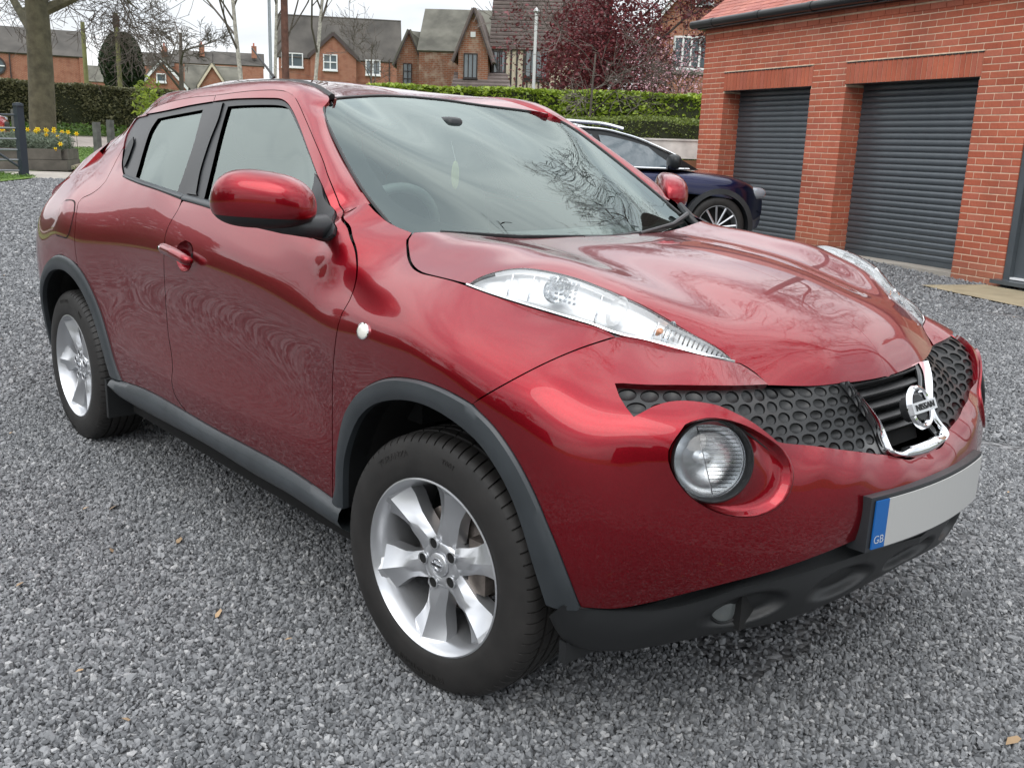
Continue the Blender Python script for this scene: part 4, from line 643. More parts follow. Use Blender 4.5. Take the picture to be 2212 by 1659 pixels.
# lower black valance
rg = FL(crom(np.array(D['ridge'])[1:], .02)); rg = np.vstack([[(.425, -.812, .385)], rg[1:], [(.79, 0, .455)]]); rg = rg[rg[:, 1] < .001]
bt = FL(crom(bbc, .02)); vb = crom(np.array([(.375, -.80, .335), (.40, -.78, .285), (.45, -.74, .268), (.50, -.69, .272), (.55, -.62, .285), (.60, -.54, .300), (.65, -.46, .312), (.70, -.36, .328), (.732, -.25, .348), (.748, -.12, .362), (.752, 0, .368)]), .02)
n = 200; bt, rg, vb = rs(bt, n), rs(rg, n), rs(vb, n)
mid = (rg+vb)/2; on = np.c_[np.interp(mid[:, 1], [-.8, 0], [.2, 1]), np.interp(mid[:, 1], [-.8, 0], [-.95, 0]), np.zeros(n)]; on /= np.linalg.norm(on, axis=1)[:, None]
gap_ = np.clip(np.linalg.norm(rg-bt, axis=1), 0, .05)[:, None]
rows = [bt-on*.012, bt-on*(.012+gap_*.7)-np.array([0, 0, 1])*gap_*.35, rg-on*(gap_*.4)+[0, 0, .004], rg+on*.001]
for t_ in np.linspace(.03, 1, 26):
    r_ = rg*(1-t_)+vb*t_+on*(.010*math.sin(math.pi*t_)); dep = np.zeros(n)
    for yc, hw, cz, hz in ((-.50, .095, .50, .36), (-.265, .105, .52, .34), (-.03, .10, .55, .34)):
        e_ = 1-((r_[:, 1]-yc)/hw)**2-((t_-cz)/hz)**2; dep = np.maximum(dep, sm(e_, 0, .8))
    rows.append(r_-on*(dep*.028)[:, None])
rows += [vb-on*.05+[0, 0, .006], vb-on*.12+[0, 0, .02]]
val = loft('lower_valance', rows, M['plastic_dark'], car, 200, mirror_join=True, angle=85)
fg = FL(np.array(D['fog']))[0]; 
for s in (1,):
    fl = thing('fog_light', 'x', 'x'); del fl['label']; del fl['category']; fl.parent = car; B(fl)
    Fm = frame_at(Vector((.618, -.515, .372)), (.90, -.42, -.02))
    MB().lathe([(.040, -.006), (.043, .006), (.039, .010), (.036, .004)], 28, Fm).build('fog_surround', M['plastic_dark'], fl)
    MB().lathe([(.036, .006), (.028, .009), (.0001, .011)], 28, Fm @ Matrix.Scale(1.0, 4)).build('fog_lens', mat('smoked_lens', (.10, .11, .11), .08, coat=1), fl)
# arch and sill cladding
def arch(name, outer, inner, back=()):
    a = crom(np.array(outer), .02); b = crom(np.array(inner), .02); n = 80
    def rp_(c):
        s = np.r_[0, np.cumsum(np.linalg.norm(np.diff(c, axis=0), axis=1))]; t = np.linspace(0, s[-1], n); return np.c_[np.interp(t, s, c[:, 0]), np.interp(t, s, c[:, 1])]
    a, b = rp_(a), rp_(b); N_ = normals(FL, a, 1); A, I = FL(a), FL(b)
    L = [A-N_*.012, A+N_*.0035, A*.9+I*.1+N_*.010, A*.6+I*.4+N_*.013, A*.25+I*.75+N_*.012, I+N_*.006, I+N_*.0-np.array([0, -.006, 0]), I+np.array([0, .07, 0])]
    o = B(loft(name, L, M['cladding'], car, n, angle=40))
    C0 = I.mean(0); LI = [I+np.array([0, .012, 0])+(I-[C0[0], 0, .33])*[.0, 0, .0], I+np.array([0, .07, 0]), I+np.array([0, .28, .02])]
    B(loft('wheel_arch_liner', LI, M['void'], car, n))
    return o
arch('wheel_arch_trim', np.array(D['archFw'][:-1]+D['archFb']), np.array(D['archFin']))
ro_ = np.array([(-2.90, .36), (-2.885, .45), (-2.85, .55), (-2.79, .645)]+D['archRout'][:]); ri_ = np.array([(-2.86, .36), (-2.845, .45), (-2.81, .55), (-2.745, .635)]+D['archRin'][:-1])
arch('wheel_arch_trim', ro_, ri_)
st = rs(FL(crom(np.array([(-2.035, .372)]+D['sillR']+D['sillF'][1:]+[(-.345, .372)]), .03)), 90); sb = rs(FL(crom(np.array(D['sillbot'][1:]), .03)), 90)
B(loft('sill_trim', [st+[0, .01, 0], st+[0, -.006, 0], st*.8+sb*.2+[0, -.020, 0], st*.5+sb*.5+[0, -.030, 0], st*.2+sb*.8+[0, -.022, 0], sb+[0, -.004, 0], sb+[0, .05, -.015], sb+[0, .2, -.02]], M['cladding'], car, 90, angle=50))
# hidden dark structure: inner skins, floor, bulkhead
circ_ = lambda cx, r=.40: np.array([(cx+r*math.cos(a), .335+r*math.sin(a)) for a in np.linspace(0, 2*math.pi, 40)[:-1]])
inn_o = chain([np.array([(-3.05, .40), (-2.95, .40)]), np.array([(-2.95, .42), (-2.9, .6), (-2.7, .76), (-2.45, .80), (-2.2, .72), (-2.05, .55), (-1.95, .40)]), np.array([(-1.95, .40), (-.42, .40)]), np.array([(-.42, .40), (-.38, .55), (-.25, .73), (.02, .80), (.22, .77), (.40, .60), (.44, .40)]), np.array([(.44, .40), (.46, .42), (.42, .74)]), np.array([(.42, .74), (.28, .84), (0, .96), (-.3, 1.0), (-.45, 1.06), (-2.1, 1.08), (-2.9, 1.05), (-3.0, .9)])], .03)
B(panel('inner_body', FL, [inn_o], M['void'], car, off=-.03, lip=0, grid=.06, gap=0))
panel('under_bonnet', BN, [inset(bo, .0)], M['void'], car, mirror_join=True, off=-.03, lip=0, grid=.06, gap=0)
mb = MB(); mb.box((-1.25, 0, .27), (1.75, 1.5, .14)); mb.box((-1.3, 0, .40), (3.9, 1.0, .16)); mb.box((.24, 0, .58), (.40, .95, .42)); mb.box((-3.0, 0, .55), (.25, 1.3, .4)); mb.box((-.03, 0, .66), (.80, 1.0, .32)); mb.box((-.30, 0, .80), (.16, 1.40, .40))
mb.build('floor_pan', M['void'], car, smooth=False)
# rear end
q_ = np.array([(-3.12, .38), (-3.14, .6), (-3.13, .85), (-3.05, 1.0), (-2.95, 1.08), (-2.85, 1.17), (-2.65, 1.275)]); e1 = FL(crom(q_)); n = 30; e1 = rs(e1, n)
zz = e1[:, 2]; e0 = np.c_[np.interp(zz, [.38, .6, .9, 1.0, 1.15, 1.34], [-3.25, -3.29, -3.25, -3.20, -3.10, -2.95]), np.zeros(n), np.interp(zz, [.38, 1.30], [.38, 1.43])]
cur = [e1*(1-t)+e0*t+np.array([-.10*math.sin(math.pi*t)*.8, 0, 0]) for t in (0, .12, .3, .5, .75, 1)]
loft('tailgate', [c[:20] for c in cur], M['red'], car, 20, mirror_join=True)
loft('rear_window', [c[19:] for c in cur], M['wside'], car, n-19, mirror_join=True)
tl = [np.array([(-3.10, -.69, .93), (-3.05, -.70, .99), (-2.95, -.715, 1.035), (-2.82, -.715, 1.075), (-2.70, -.69, 1.13), (-2.58, -.645, 1.21)]), np.array([(-3.11, -.70, .95), (-3.09, -.712, 1.01), (-2.98, -.730, 1.05), (-2.84, -.730, 1.088), (-2.71, -.70, 1.14), (-2.59, -.655, 1.225)]), np.array([(-3.16, -.62, .97), (-3.12, -.64, 1.05), (-2.99, -.66, 1.10), (-2.86, -.66, 1.145), (-2.72, -.63, 1.20), (-2.60, -.60, 1.27)])]
B(loft('tail_light', [crom(c, .02) for c in tl]+[crom(tl[0], .02)], M['redlens'], car, 30, angle=70))
# side repeater, handle with cup
rp3 = FL(np.array(D['rep']))[0]; rn = normals(FL, np.array(D['rep']), 1)[0]; Rm = frame_at(rp3, rn)
rpt = thing('side_repeater', 'x', 'x'); del rpt['label']; del rpt['category']; rpt.parent = car; B(rpt)
MB().lathe([(.0205, -.002), (.0205, .003), (.0185, .004)], 28, Rm @ Matrix.Scale(1.35, 4, (1, 0, 0))).build('repeater_rim', M['chrome'], rpt)
MB().lathe([(.0185, .003), (.014, .0065), (.007, .008), (.0001, .0085)], 28, Rm @ Matrix.Scale(1.35, 4, (1, 0, 0))).build('repeater_lens', mat('repeater_lens', (.75, .74, .68), .12, coat=1), rpt)
c3, cn = FL(cp), normals(FL, cp, 1); cen = c3.mean(0)
cur = [c3+cn*.0022, c3+cn*.0016-(c3-cen)*.06, cen+(c3-cen)*.88-cn*.004, cen+(c3-cen)*.7-cn*.001, ]
cur = [cen+(c3-cen)*1.0+cn*.0006, cen+(c3-cen)*.97-cn*.006, cen+(c3-cen)*.85-cn*.018, cen+(c3-cen)*.55-cn*.027, cen+(c3-cen)*.02-cn*.030]
# (cup hole is cut below)
cur = [np.vstack([c, c[:1]]) for c in cur]
cupo = loft('handle_cup', cur, M['red'], fd, len(cp)+1, angle=70)
h3 = FL(crom(np.array(D['handle']), .01)); hn = normals(FL, crom(np.array(D['handle']), .01), 1); k = len(h3)
lift = np.interp(np.arange(k), [0, 2, k/2, k-3, k-1], [.014, .026, .033, .028, .016]); rad = np.interp(np.arange(k), [0, 1, 3, k-4, k-2, k-1], [.010, .0165, .0185, .0175, .0145, .007])
hb = MB(); hb.tube([Vector(h3[i]+hn[i]*lift[i]) for i in range(k)], list(rad), 14)
hb.V = [tuple(np.array(v)) for v in hb.V]; hdl = hb.build('door_handle', M['red'], fd, angle=70)
MB().lathe([(.0001, .003), (.006, .003), (.0065, .0)], 14, frame_at(h3[2]+hn[2]*(lift[2]+rad[2]*.93), hn[2])).build('lock_barrel', M['chrome'], hdl)
# door mirrors
dm = thing('door_mirror', 'x', 'x'); del dm['label']; del dm['category']; dm.parent = car; B(dm)
mc = Vector((-.615, -.922, 1.150)); ax = Vector((-.195, -.17, .012)).normalized(); mf = Vector((.66, -.72, .0)); mf = (mf-ax*mf.dot(ax)).normalized(); mu = ax.cross(mf)
if mu.z < 0: mu = -mu
def shell(name, m, lo, hi, sx=.137, sz=.074, sy=.082, par=dm, grow=0):
    V, F = [], []; nu, nv = 40, 18
    for i in range(nv+1):
        ph = lo+(hi-lo)*i/nv
        for j in range(nu):
            th = 2*math.pi*j/nu; c, s = math.cos(ph), math.sin(ph); e = .72; f = lambda q, p: math.copysign(abs(q)**p, q)
            x = f(math.cos(th), e)*f(c, e); y = f(math.sin(th), e)*f(c, .8); z = f(s, .78)
            x *= (1-.10*z) ; zz_ = z*(1+.10*x) + .07*x*x*0
            if y < 0: y *= .45
            V.append(mc+ax*((sx+grow)*x)+mf*((sy+grow)*y)+mu*((sz+grow)*zz_))
        
    for i in range(nv):
        for j in range(nu): F.append((i*nu+j, i*nu+(j+1) % nu, (i+1)*nu+(j+1) % nu, (i+1)*nu+j))
    F.append(tuple(range(nu))[::-1]); F.append(tuple(nv*nu+j for j in range(nu)))
    return mesh(name, V, F, m, par, True, None, 60)
shell('mirror_shell', M['red'], -.50, math.pi/2-.001); shell('mirror_underside', M['plastic_dark'], -math.pi/2+.001, -.50, grow=-.001)
fa_ = Vector(FL(np.array([D['tri'][8]]))[0]); fb_ = Vector(FL(np.array([D['tri'][5]]))[0])
mb = MB(); mb.tube([mc+mu*-.055+ax*.02, mc+mu*-.060-ax*.05, mc+mu*-.062-ax*.10, fa_*.55+fb_*.45+Vector((-.01, .0, .028))], [.020, .024, .025, .034], 14); mb.build('mirror_arm', M['plastic'], dm, angle=60)
tp = crom(np.array(D['tri']+[D['tri'][0]]), .01)[:-1]
panel('mirror_foot', FL, [tp], M['plastic'], dm, off=.010, lip=.022, gap=0)
# wheels
def make_wheel():
    w = bpy.data.objects.new('wheel', None)
    Ry = Matrix.Rotation(math.radians(90), 4, 'X')      # lathe z axis -> -y (outer side)
    R0, nb_ = .325, 72; offs = (0, .3, .6, .84, .87, .97); n = nb_*6
    prof = [(.212, -.095), (.222, -.103), (.240, -.108), (.268, -.1085), (.292, -.104), (.306, -.098), (.312, -.094), (.318, -.086), (.3225, -.076), (.3235, -.052), (.316, -.051), (.316, -.044), (.3245, -.043), (.325, -.020), (.317, -.019), (.317, -.011), (.325, -.010), (.325, .010), (.317, .011), (.317, .019), (.325, .020), (.3245, .043), (.316, .044), (.316, .051), (.3235, .052), (.3225, .076), (.318, .086), (.306, .098), (.27, .108), (.22, .10)]
    V, F = [], []
    for i, (r, y) in enumerate(prof):
        for j in range(n):
            a = 2*math.pi*(j//6+offs[j % 6]+1.1*math.sin(y*14))/nb_; rr = r; gv_ = j % 6 >= 4
            if r > .3115 and abs(y) > .0515 and gv_: rr = r-(.0075 if abs(y) < .08 else .005)
            elif r > .3235 and abs(y) < .05 and gv_ and (j//6) % 2: rr = r-.005
            V.append((rr*math.cos(a), y, rr*math.sin(a)))
    for i in range(len(prof)-1):
        for j in range(n): F.append((i*n+j, i*n+(j+1) % n, (i+1)*n+(j+1) % n, (i+1)*n+j))
    ty = mesh('tyre', V, F, M['tyre'], w, True, None, 32)
    def arc_text(body, rad, size, a0, dirn=1):
        tv, tf = text_mesh(body, size, .0014)
        if not len(tv): return
        vv = []
        for x, y, z in tv:
            a = a0-x*1.15/rad; r = rad+y; vv.append((r*math.cos(a), -.1078-z-.0003+abs(r-.262)*.09, r*math.sin(a)))
        MB().add(vv, tf).build('tyre_lettering', M['tyre'], ty, smooth=False)
    arc_text('TURANZA', .279, .022, math.radians(118)); arc_text('T001', .281, .018, math.radians(78)); arc_text('BRIDGESTONE', .279, .022, math.radians(-95))
    rim = bpy.data.objects.new('rim', None); rim.parent = w; COL.objects.link(rim)
    lb_ = MB(); lb_.lathe([(.2185, .096), (.2205, .103), (.2165, .1045), (.2125, .098), (.206, .088), (.198, .060), (.191, .01), (.188, -.06), (.20, -.085), (.206, -.088), (.195, -.03), (.2, .04), (.21, .09)], 96, Ry); lb_.build('rim_barrel', M['alloy'], rim, angle=50)
    # spokes: stations (radius, half width, ridge height, edge height)
    stn = [(.040, .030, .066, .060), (.062, .036, .070, .060), (.085, .034, .073, .058), (.110, .032, .077, .057), (.135, .034, .081, .057), (.158, .041, .0845, .057), (.180, .050, .0885, .059), (.200, .0585, .0925, .066), (.2125, .063, .0965, .088)]
    for k in range(6):
        a0 = math.radians(80+60*k); mb = MB(); V = []
        for (r, h, zr, ze) in stn:
            for q, yy in ((-1, ze-.035), (-1, ze), (-.45, ze+(zr-ze)*.45+.0), (0, zr), (.45, ze+(zr-ze)*.45), (1, ze), (1, ze-.035)):
                if r < .13: yy = yy if abs(q) == 1 else zr-.001*abs(q)*4
                da = q*h/r if r > .05 else q*h/r*.9; V.append((r*math.cos(a0+da), -yy, r*math.sin(a0+da)))
        m_ = 7; F = []
        for i in range(len(stn)-1):
            for j in range(m_-1): F.append((i*m_+j, i*m_+j+1, (i+1)*m_+j+1, (i+1)*m_+j))
        mb.add(V, F); mb.build('spoke', M['alloy'], rim, angle=24)
    MB().lathe([(.064, .030), (.064, .058), (.060, .067), (.050, .0715), (.036, .072), (.031, .069), (.030, .066)], 48, Ry).build('hub', M['alloy'], rim, angle=50)
    for k in range(5):
        a = math.radians(36+72*k); c = (.0535*math.cos(a), -.0735, .0535*math.sin(a))
        MB().lathe([(.0155, .0), (.0155, .0035), (.0138, .004), (.0130, -.001), (.0001, -.012)], 18, Matrix.Translation(c) @ Ry).build('wheel_nut', M['steel'] if 0 else M['alloy'], rim, angle=50)
        MB().lathe([(.0128, .0012), (.0001, .0012)], 18, Matrix.Translation(c) @ Ry).build('nut_recess', M['void'], rim)
    cap = MB().lathe([(.030, .066), (.030, .074), (.0275, .0765), (.0001, .0775)], 40, Ry).build('centre_cap', M['alloy'], rim, angle=50)
    MB().lathe([(.0175, .0765), (.0165, .0800), (.0135, .0800), (.0125, .0765)], 32, Ry).build('cap_ring', M['chrome'], cap)
    tv, tf = text_mesh('NISSAN', .0085, .0003)
    mb = MB(); mb.box((0, -.0800, 0), (.040, .003, .0085)); mb.build('cap_bar', M['chrome'], cap, smooth=False)
    if len(tv): MB().add([(v[0]*1.05, -.0820-v[2], v[1]) for v in tv], tf).build('cap_lettering', M['plastic_dark'], cap, smooth=False)
    MB().lathe([(.070, -.005), (.132, -.005), (.132, .012), (.070, .012)], 48, Ry, closed=True).build('brake_disc', M['steel'], w, angle=40)
    mb = MB(); mb.box((.105, -.012, .02), (.055, .075, .13)); mb.build('brake_caliper', M['steel'], w, smooth=False)
    MB().lathe([(.0001, .03), (.07, .03), (.07, -.10), (.19, -.10), (.19, -.09)], 40, Ry).build('hub_carrier', M['void'], w, angle=40)
    mb = MB(); mb.tube([(.186, -.055, -.02), (.182, -.075, -.02)], .0035, 8); mb.build('valve', M['seal'], w)
    return w
wheel = make_wheel(); COL.objects.link(wheel); wheel.parent = car; wheel.location = (0, -.7425, .325); wheel.rotation_euler = (0, 0, .105)
w2 = dup(wheel, car); w2.location = (-2.53, -.7425, .325); w2.rotation_euler = (0, 0, 0); 
w2.rotation_euler = (0, math.radians(18), 0)
w3 = dup(wheel, car); w3.location = (0, .7425, .325); w3.rotation_euler = (0, 0, math.pi+.105)
w4 = dup(wheel, car); w4.location = (-2.53, .7425, .325); w4.rotation_euler = (0, 0, math.pi)
# wipers, cowl, aerial, mud flap
mb = MB(); mb.box((-.335, .40, 1.045), (.10, .5, .02)); 
cw = [np.array([WS(np.array([[y, z0]]))[0]+[dx, 0, dz] for y in np.linspace(-.60, .60, 40)]) for z0, dx, dz in ((1.03, .0, .004), (1.01, .06, .0), (1.0, .10, -.02))]
loft('cowl_panel', cw, M['plastic_dark'], car, 40)
def wpt(y, z, o=.012): return Vector(WS(np.array([[y, z]]))[0])+Vector((.5, 0, .86))*o
MB().tube([wpt(.585, 1.03, .02), wpt(.57, 1.07, .03), wpt(.40, 1.055, .022), wpt(.15, 1.045, .018)], [.013, .011, .007, .005], 8).build('wiper_arm', M['plastic'], car)
MB().tube([wpt(.52, 1.062), wpt(.3, 1.05), wpt(.0, 1.045), wpt(-.1, 1.045)], .006, 6).build('wiper_blade', M['seal'], car)
MB().tube([wpt(.60, 1.06, .02), wpt(.612, 1.10, .03)], [.016, .010], 8).build('wiper_arm', M['plastic'], car)
MB().tube([(-2.30, 0, 1.53), (-2.27, 0, 1.56), (-2.47, 0, 1.69)], [.02, .006, .003], 8).build('aerial', M['seal'], car)
MB().box((.40, -.70, .255), (.02, .16, .05)).build('air_deflector', M['plastic_dark'], car, smooth=False); B(car.children[-1])
mb = MB(); mb.box((-2.13, -.77, .27), (.02, .16, .16)); mb.build('mud_flap', M['plastic_dark'], car, smooth=False); B(car.children[-1])
# cabin
def blob(name, c, d, m, par, e=.55, tilt=0, nu=24, nv=12):
    V, F = [], []; f = lambda q, p: math.copysign(abs(q)**p, q); R = Matrix.Rotation(tilt, 3, 'Y')
    for i in range(nv+1):
        ph = -math.pi/2+math.pi*i/nv
        for j in range(nu):
            th = 2*math.pi*j/nu; V.append(R @ Vector((d[0]/2*f(math.cos(th), e)*f(math.cos(ph), e), d[1]/2*f(math.sin(th), e)*f(math.cos(ph), e), d[2]/2*f(math.sin(ph), e)))+Vector(c))
    for i in range(nv):
        for j in range(nu): F.append((i*nu+j, i*nu+(j+1) % nu, (i+1)*nu+(j+1) % nu, (i+1)*nu+j))
    return mesh(name, V, F, m, par)
for sy in (-.36, .36):
    for sx in (-1.42, -2.15):
        blob('seat_back', (sx-.12, sy, .93), (.17, .50, .62), M['cloth'], car, tilt=-.22); blob('seat_cushion', (sx+.12, sy, .62), (.55, .5, .18), M['cloth'], car)
        blob('headrest', (sx-.22, sy, 1.32), (.12, .27, .20), M['cloth'], car, tilt=-.15)
        for q in (-.06, .06): MB().tube([(sx-.20, sy+q, 1.18), (sx-.21, sy+q, 1.28)], .006, 6).build('headrest_post', M['chrome'], car)
dsh = [np.array([(x+.10*math.cos(y*2.4)-.10, y, z+.02*math.exp(-((y+.36)/.16)**2)*(1 if z > .93 else 0)) for y in np.linspace(-.66, .66, 50)]) for x, z in ((-.36, .985), (-.50, 1.03), (-.66, 1.035), (-.76, 1.01), (-.80, .93), (-.78, .7))]
loft('dashboard', dsh, M['dash'], car, 50)
sw = Matrix.Translation((-.88, -.36, 1.0)) @ Matrix.Rotation(math.radians(-66), 4, 'Y')
MB().lathe([(.185+.016*math.cos(a), .016*math.sin(a)) for a in np.linspace(0, 2*math.pi, 11)[:-1]], 40, sw, closed=True).build('steering_wheel', M['dash'], car)
MB().tube([sw @ Vector((0, -.18, 0)), sw @ Vector((0, 0, -.02)), sw @ Vector((0, .18, 0))], [.015, .05, .015], 8).build('steering_wheel_boss', M['dash'], car)
MB().box((-1.03, 0, 1.335), (.03, .22, .06)).build('rear_view_mirror', M['plastic_dark'], car, smooth=False)
blob('mirror_cover', (-1.03, 0, 1.372), (.10, .07, .05), M['plastic'], car)
blob('air_freshener', (-1.0, .01, 1.20), (.010, .035, .10), mat('yellow_card', (.5, .5, .2), .6), car, e=1)
MB().tube([(-1.0, .01, 1.25), (-1.02, 0, 1.33)], .0012, 4).build('freshener_string', M['white'], car)
loft('headlining', [np.array([(x, y, 1.415+.04*(1-(y/.46)**2)-max(0, -x-2.0)*.12) for x in np.linspace(-1.32, -2.7, 20)]) for y in np.linspace(-.46, .46, 9)], mat('headlining_cloth', (.42, .42, .40), .9), car, 20)
for o in both:
    c = dup(o, car); c.scale.y = -1
    if o.name == 'door_mirror': c.location = (-.13, -.07, 0)
# ================================================================== ground
def hgt(x):
    sp = lambda v: np.where(v > 12, v, np.log1p(np.exp(np.clip(v*2.5, -50, 40)))/2.5)
    x = np.asarray(x, float); far = np.clip(-x-60, 0, None)
    return .03*sp(-x-3.2)+.03*(sp(-x-3.2)-sp(-x-5.5))-.02*far
def gz(x, y=0): return float(hgt(x))
def sheet(name, poly, m, dz, step=None, thick=None, **k):
    """flat sheet that follows the rise of the ground"""
    P = np.array(poly, float); st = step or max(.4, (P.max(0)-P.min(0)).max()/40)
    gx, gy = np.meshgrid(np.arange(P[:, 0].min(), P[:, 0].max(), st), np.arange(P[:, 1].min(), P[:, 1].max(), st)); q = np.c_[gx.ravel(), gy.ravel()]
    rim = []
    for i in range(len(P)):
        a, b = P[i], P[(i+1) % len(P)]; n = max(1, int(np.linalg.norm(b-a)/st)); rim += [tuple(a+(b-a)*j/n) for j in range(n)]
    q = q[inside(P, q)]; q = q[dist_to(np.array(rim), q) > st*.4] if len(q) else q
    pts = rim+[tuple(v) for v in q]; ed = [(i, (i+1) % len(rim)) for i in range(len(rim))]
    v2, e2, f2, *_ = geometry.delaunay_2d_cdt([Vector(p) for p in pts], ed, [], 1, 1e-7)
    V = [(v.x, v.y, gz(v.x)+dz) for v in v2]; F = []
    for f in f2:
        a, b, c = [v2[i] for i in f[:3]]; F.append(tuple(f) if (b-a).cross(c-a) > 0 else tuple(f[::-1]))
    o = mesh(name, V, F, m, None, True); tag(o, **k); return o
def gravel_mat():
    m = bpy.data.materials.new('slate_gravel_bed'); m.use_nodes = True; t = m.node_tree; b = t.nodes['Principled BSDF']; b.inputs['Roughness'].default_value = .75
    co = t.nodes.new('ShaderNodeTexCoord'); v = t.nodes.new('ShaderNodeTexVoronoi'); v.inputs['Scale'].default_value = 46; t.links.new(co.outputs['Object'], v.inputs['Vector'])
    n = t.nodes.new('ShaderNodeTexNoise'); n.inputs['Scale'].default_value = 1.1; n.inputs['Detail'].default_value = 6; t.links.new(co.outputs['Object'], n.inputs['Vector'])
    r = t.nodes.new('ShaderNodeValToRGB'); e = r.color_ramp.elements; e[0].color = (.03, .031, .033, 1); e[1].color = (.26, .26, .265, 1); e[0].position = .1; e[1].position = .95
    s = t.nodes.new('ShaderNodeSeparateColor'); t.links.new(v.outputs['Color'], s.inputs[0]); t.links.new(s.outputs[0], r.inputs['Fac'])
    x = t.nodes.new('ShaderNodeMix'); x.data_type = 'RGBA'; x.blend_type = 'MULTIPLY'; x.inputs[0].default_value = .5; t.links.new(r.outputs[0], x.inputs[6])
    r2 = t.nodes.new('ShaderNodeMapRange'); r2.inputs['To Min'].default_value = .55; r2.inputs['To Max'].default_value = 1.4; t.links.new(n.outputs['Fac'], r2.inputs['Value']); t.links.new(r2.outputs[0], x.inputs[7]); t.links.new(x.outputs[2], b.inputs['Base Color'])
    u = t.nodes.new('ShaderNodeBump'); u.inputs['Strength'].default_value = .9; u.inputs['Distance'].default_value = .012; u.invert = True; t.links.new(v.outputs['Distance'], u.inputs['Height']); t.links.new(u.outputs[0], b.inputs['Normal'])
    return m
def grass_mat(name, a, b_, sc=30):
    m = bpy.data.materials.new(name); m.use_nodes = True; t = m.node_tree; b = t.nodes['Principled BSDF']; b.inputs['Roughness'].default_value = .8
    co = t.nodes.new('ShaderNodeTexCoord'); n = t.nodes.new('ShaderNodeTexNoise'); n.inputs['Scale'].default_value = sc; n.inputs['Detail'].default_value = 8; t.links.new(co.outputs['Object'], n.inputs['Vector'])
    r = t.nodes.new('ShaderNodeValToRGB'); e = r.color_ramp.elements; e[0].position = .35; e[1].position = .65; e[0].color = (*a, 1); e[1].color = (*b_, 1); t.links.new(n.outputs['Fac'], r.inputs[0]); t.links.new(r.outputs[0], b.inputs['Base Color']); return m
M.update(gravel=gravel_mat(), grassb=grass_mat('rough_grass', (.05, .09, .015), (.11, .16, .03), 14), lawn=grass_mat('lawn_grass', (.08, .15, .02), (.15, .24, .04), 60),
 conc=mat('path_concrete', (.36, .33, .29), .85, var=(3, .15), bump=(90, .3, .003)), lane=mat('lane_surface', (.44, .38, .34), .9, var=(2.2, .18), bump=(40, .3, .004)),
 slab=mat('sandstone_slab', (.33, .28, .185), .85, var=(5, .16), bump=(80, .3, .002)), kerb=mat('kerb_timber', (.42, .36, .27), .85, var=(8, .2)),
 soil=mat('soil', (.07, .05, .04), .95, var=(6, .4)))
P_ = [(-120, -80), (80, -80), (80, 90), (-120, 90)]
big = sheet('ground', P_, M['grassb'], -.10, step=4.0, kind='structure')
drive = [(-15.3, 2.0), (-15.9, 2.6), (-16.4, 3.0), (-16.15, 3.9), (-17.0, 6.0), (-17.0, 9.5), (-11.5, 13.5), (-8.2, 12.2), (-7.95, 10.4), (9, 5.3), (12, -12), (-2, -14), (-13, -8)]
dr = sheet('gravel_drive', drive, M['gravel'], 0, step=.5, kind='structure')
sheet('path', [(-16.4, 3.0), (-16.15, 3.9), (-17.0, 6.0), (-20.5, 8.0), (-22.5, 6.9), (-20.7, 5.75), (-17.9, 4.25), (-18.3, 3.2), (-19.6, 2.4), (-22, -1.5), (-21, -2.2), (-18, 1.6)], M['conc'], .004, kind='structure')
sheet('lawn', [(-15.4, 2.1), (-16.35, 3.0), (-17.85, 2.4), (-19.6, -.5), (-20, -6), (-14, -7.5)], M['lawn'], .03, kind='structure')
sheet('lawn', [(-18.0, 4.4), (-20.5, 5.8), (-22.8, 7.0), (-27.5, 9.5), (-27.5, 7.0), (-22.5, 4.4), (-21, 3.6)], M['lawn'], .03, kind='structure')
sheet('lane', [(-26.5, -12), (-27.2, 4.5), (-28.3, 9.8), (-29, 14), (-38, 18), (-37, 10.6), (-35.2, 4), (-34, -12)], M['lane'], .006, kind='structure')
sheet('verge', [(-34, -12), (-35.3, 4), (-36.9, 10), (-38, 18), (-44, 20), (-42, -12)], M['grassb'], .02, kind='structure')
def edging(name, pts, h, w, m, **k):
    b = MB()
    for a, c in zip(pts[:-1], pts[1:]):
        a, c = Vector((*a, gz(a[0])+h/2)), Vector((*c, gz(c[0])+h/2)); d = (c-a); b.box((a+c)/2, (d.length, w, h), d.to_track_quat('X', 'Z').to_matrix())
    o = b.build(name, m, None, False); tag(o, **k); return o
edging('kerb', [(-18.25, 4.0), (-19.3, 4.7), (-20.6, 5.75), (-22.6, 6.95)], .09, .10, M['kerb'], kind='structure')
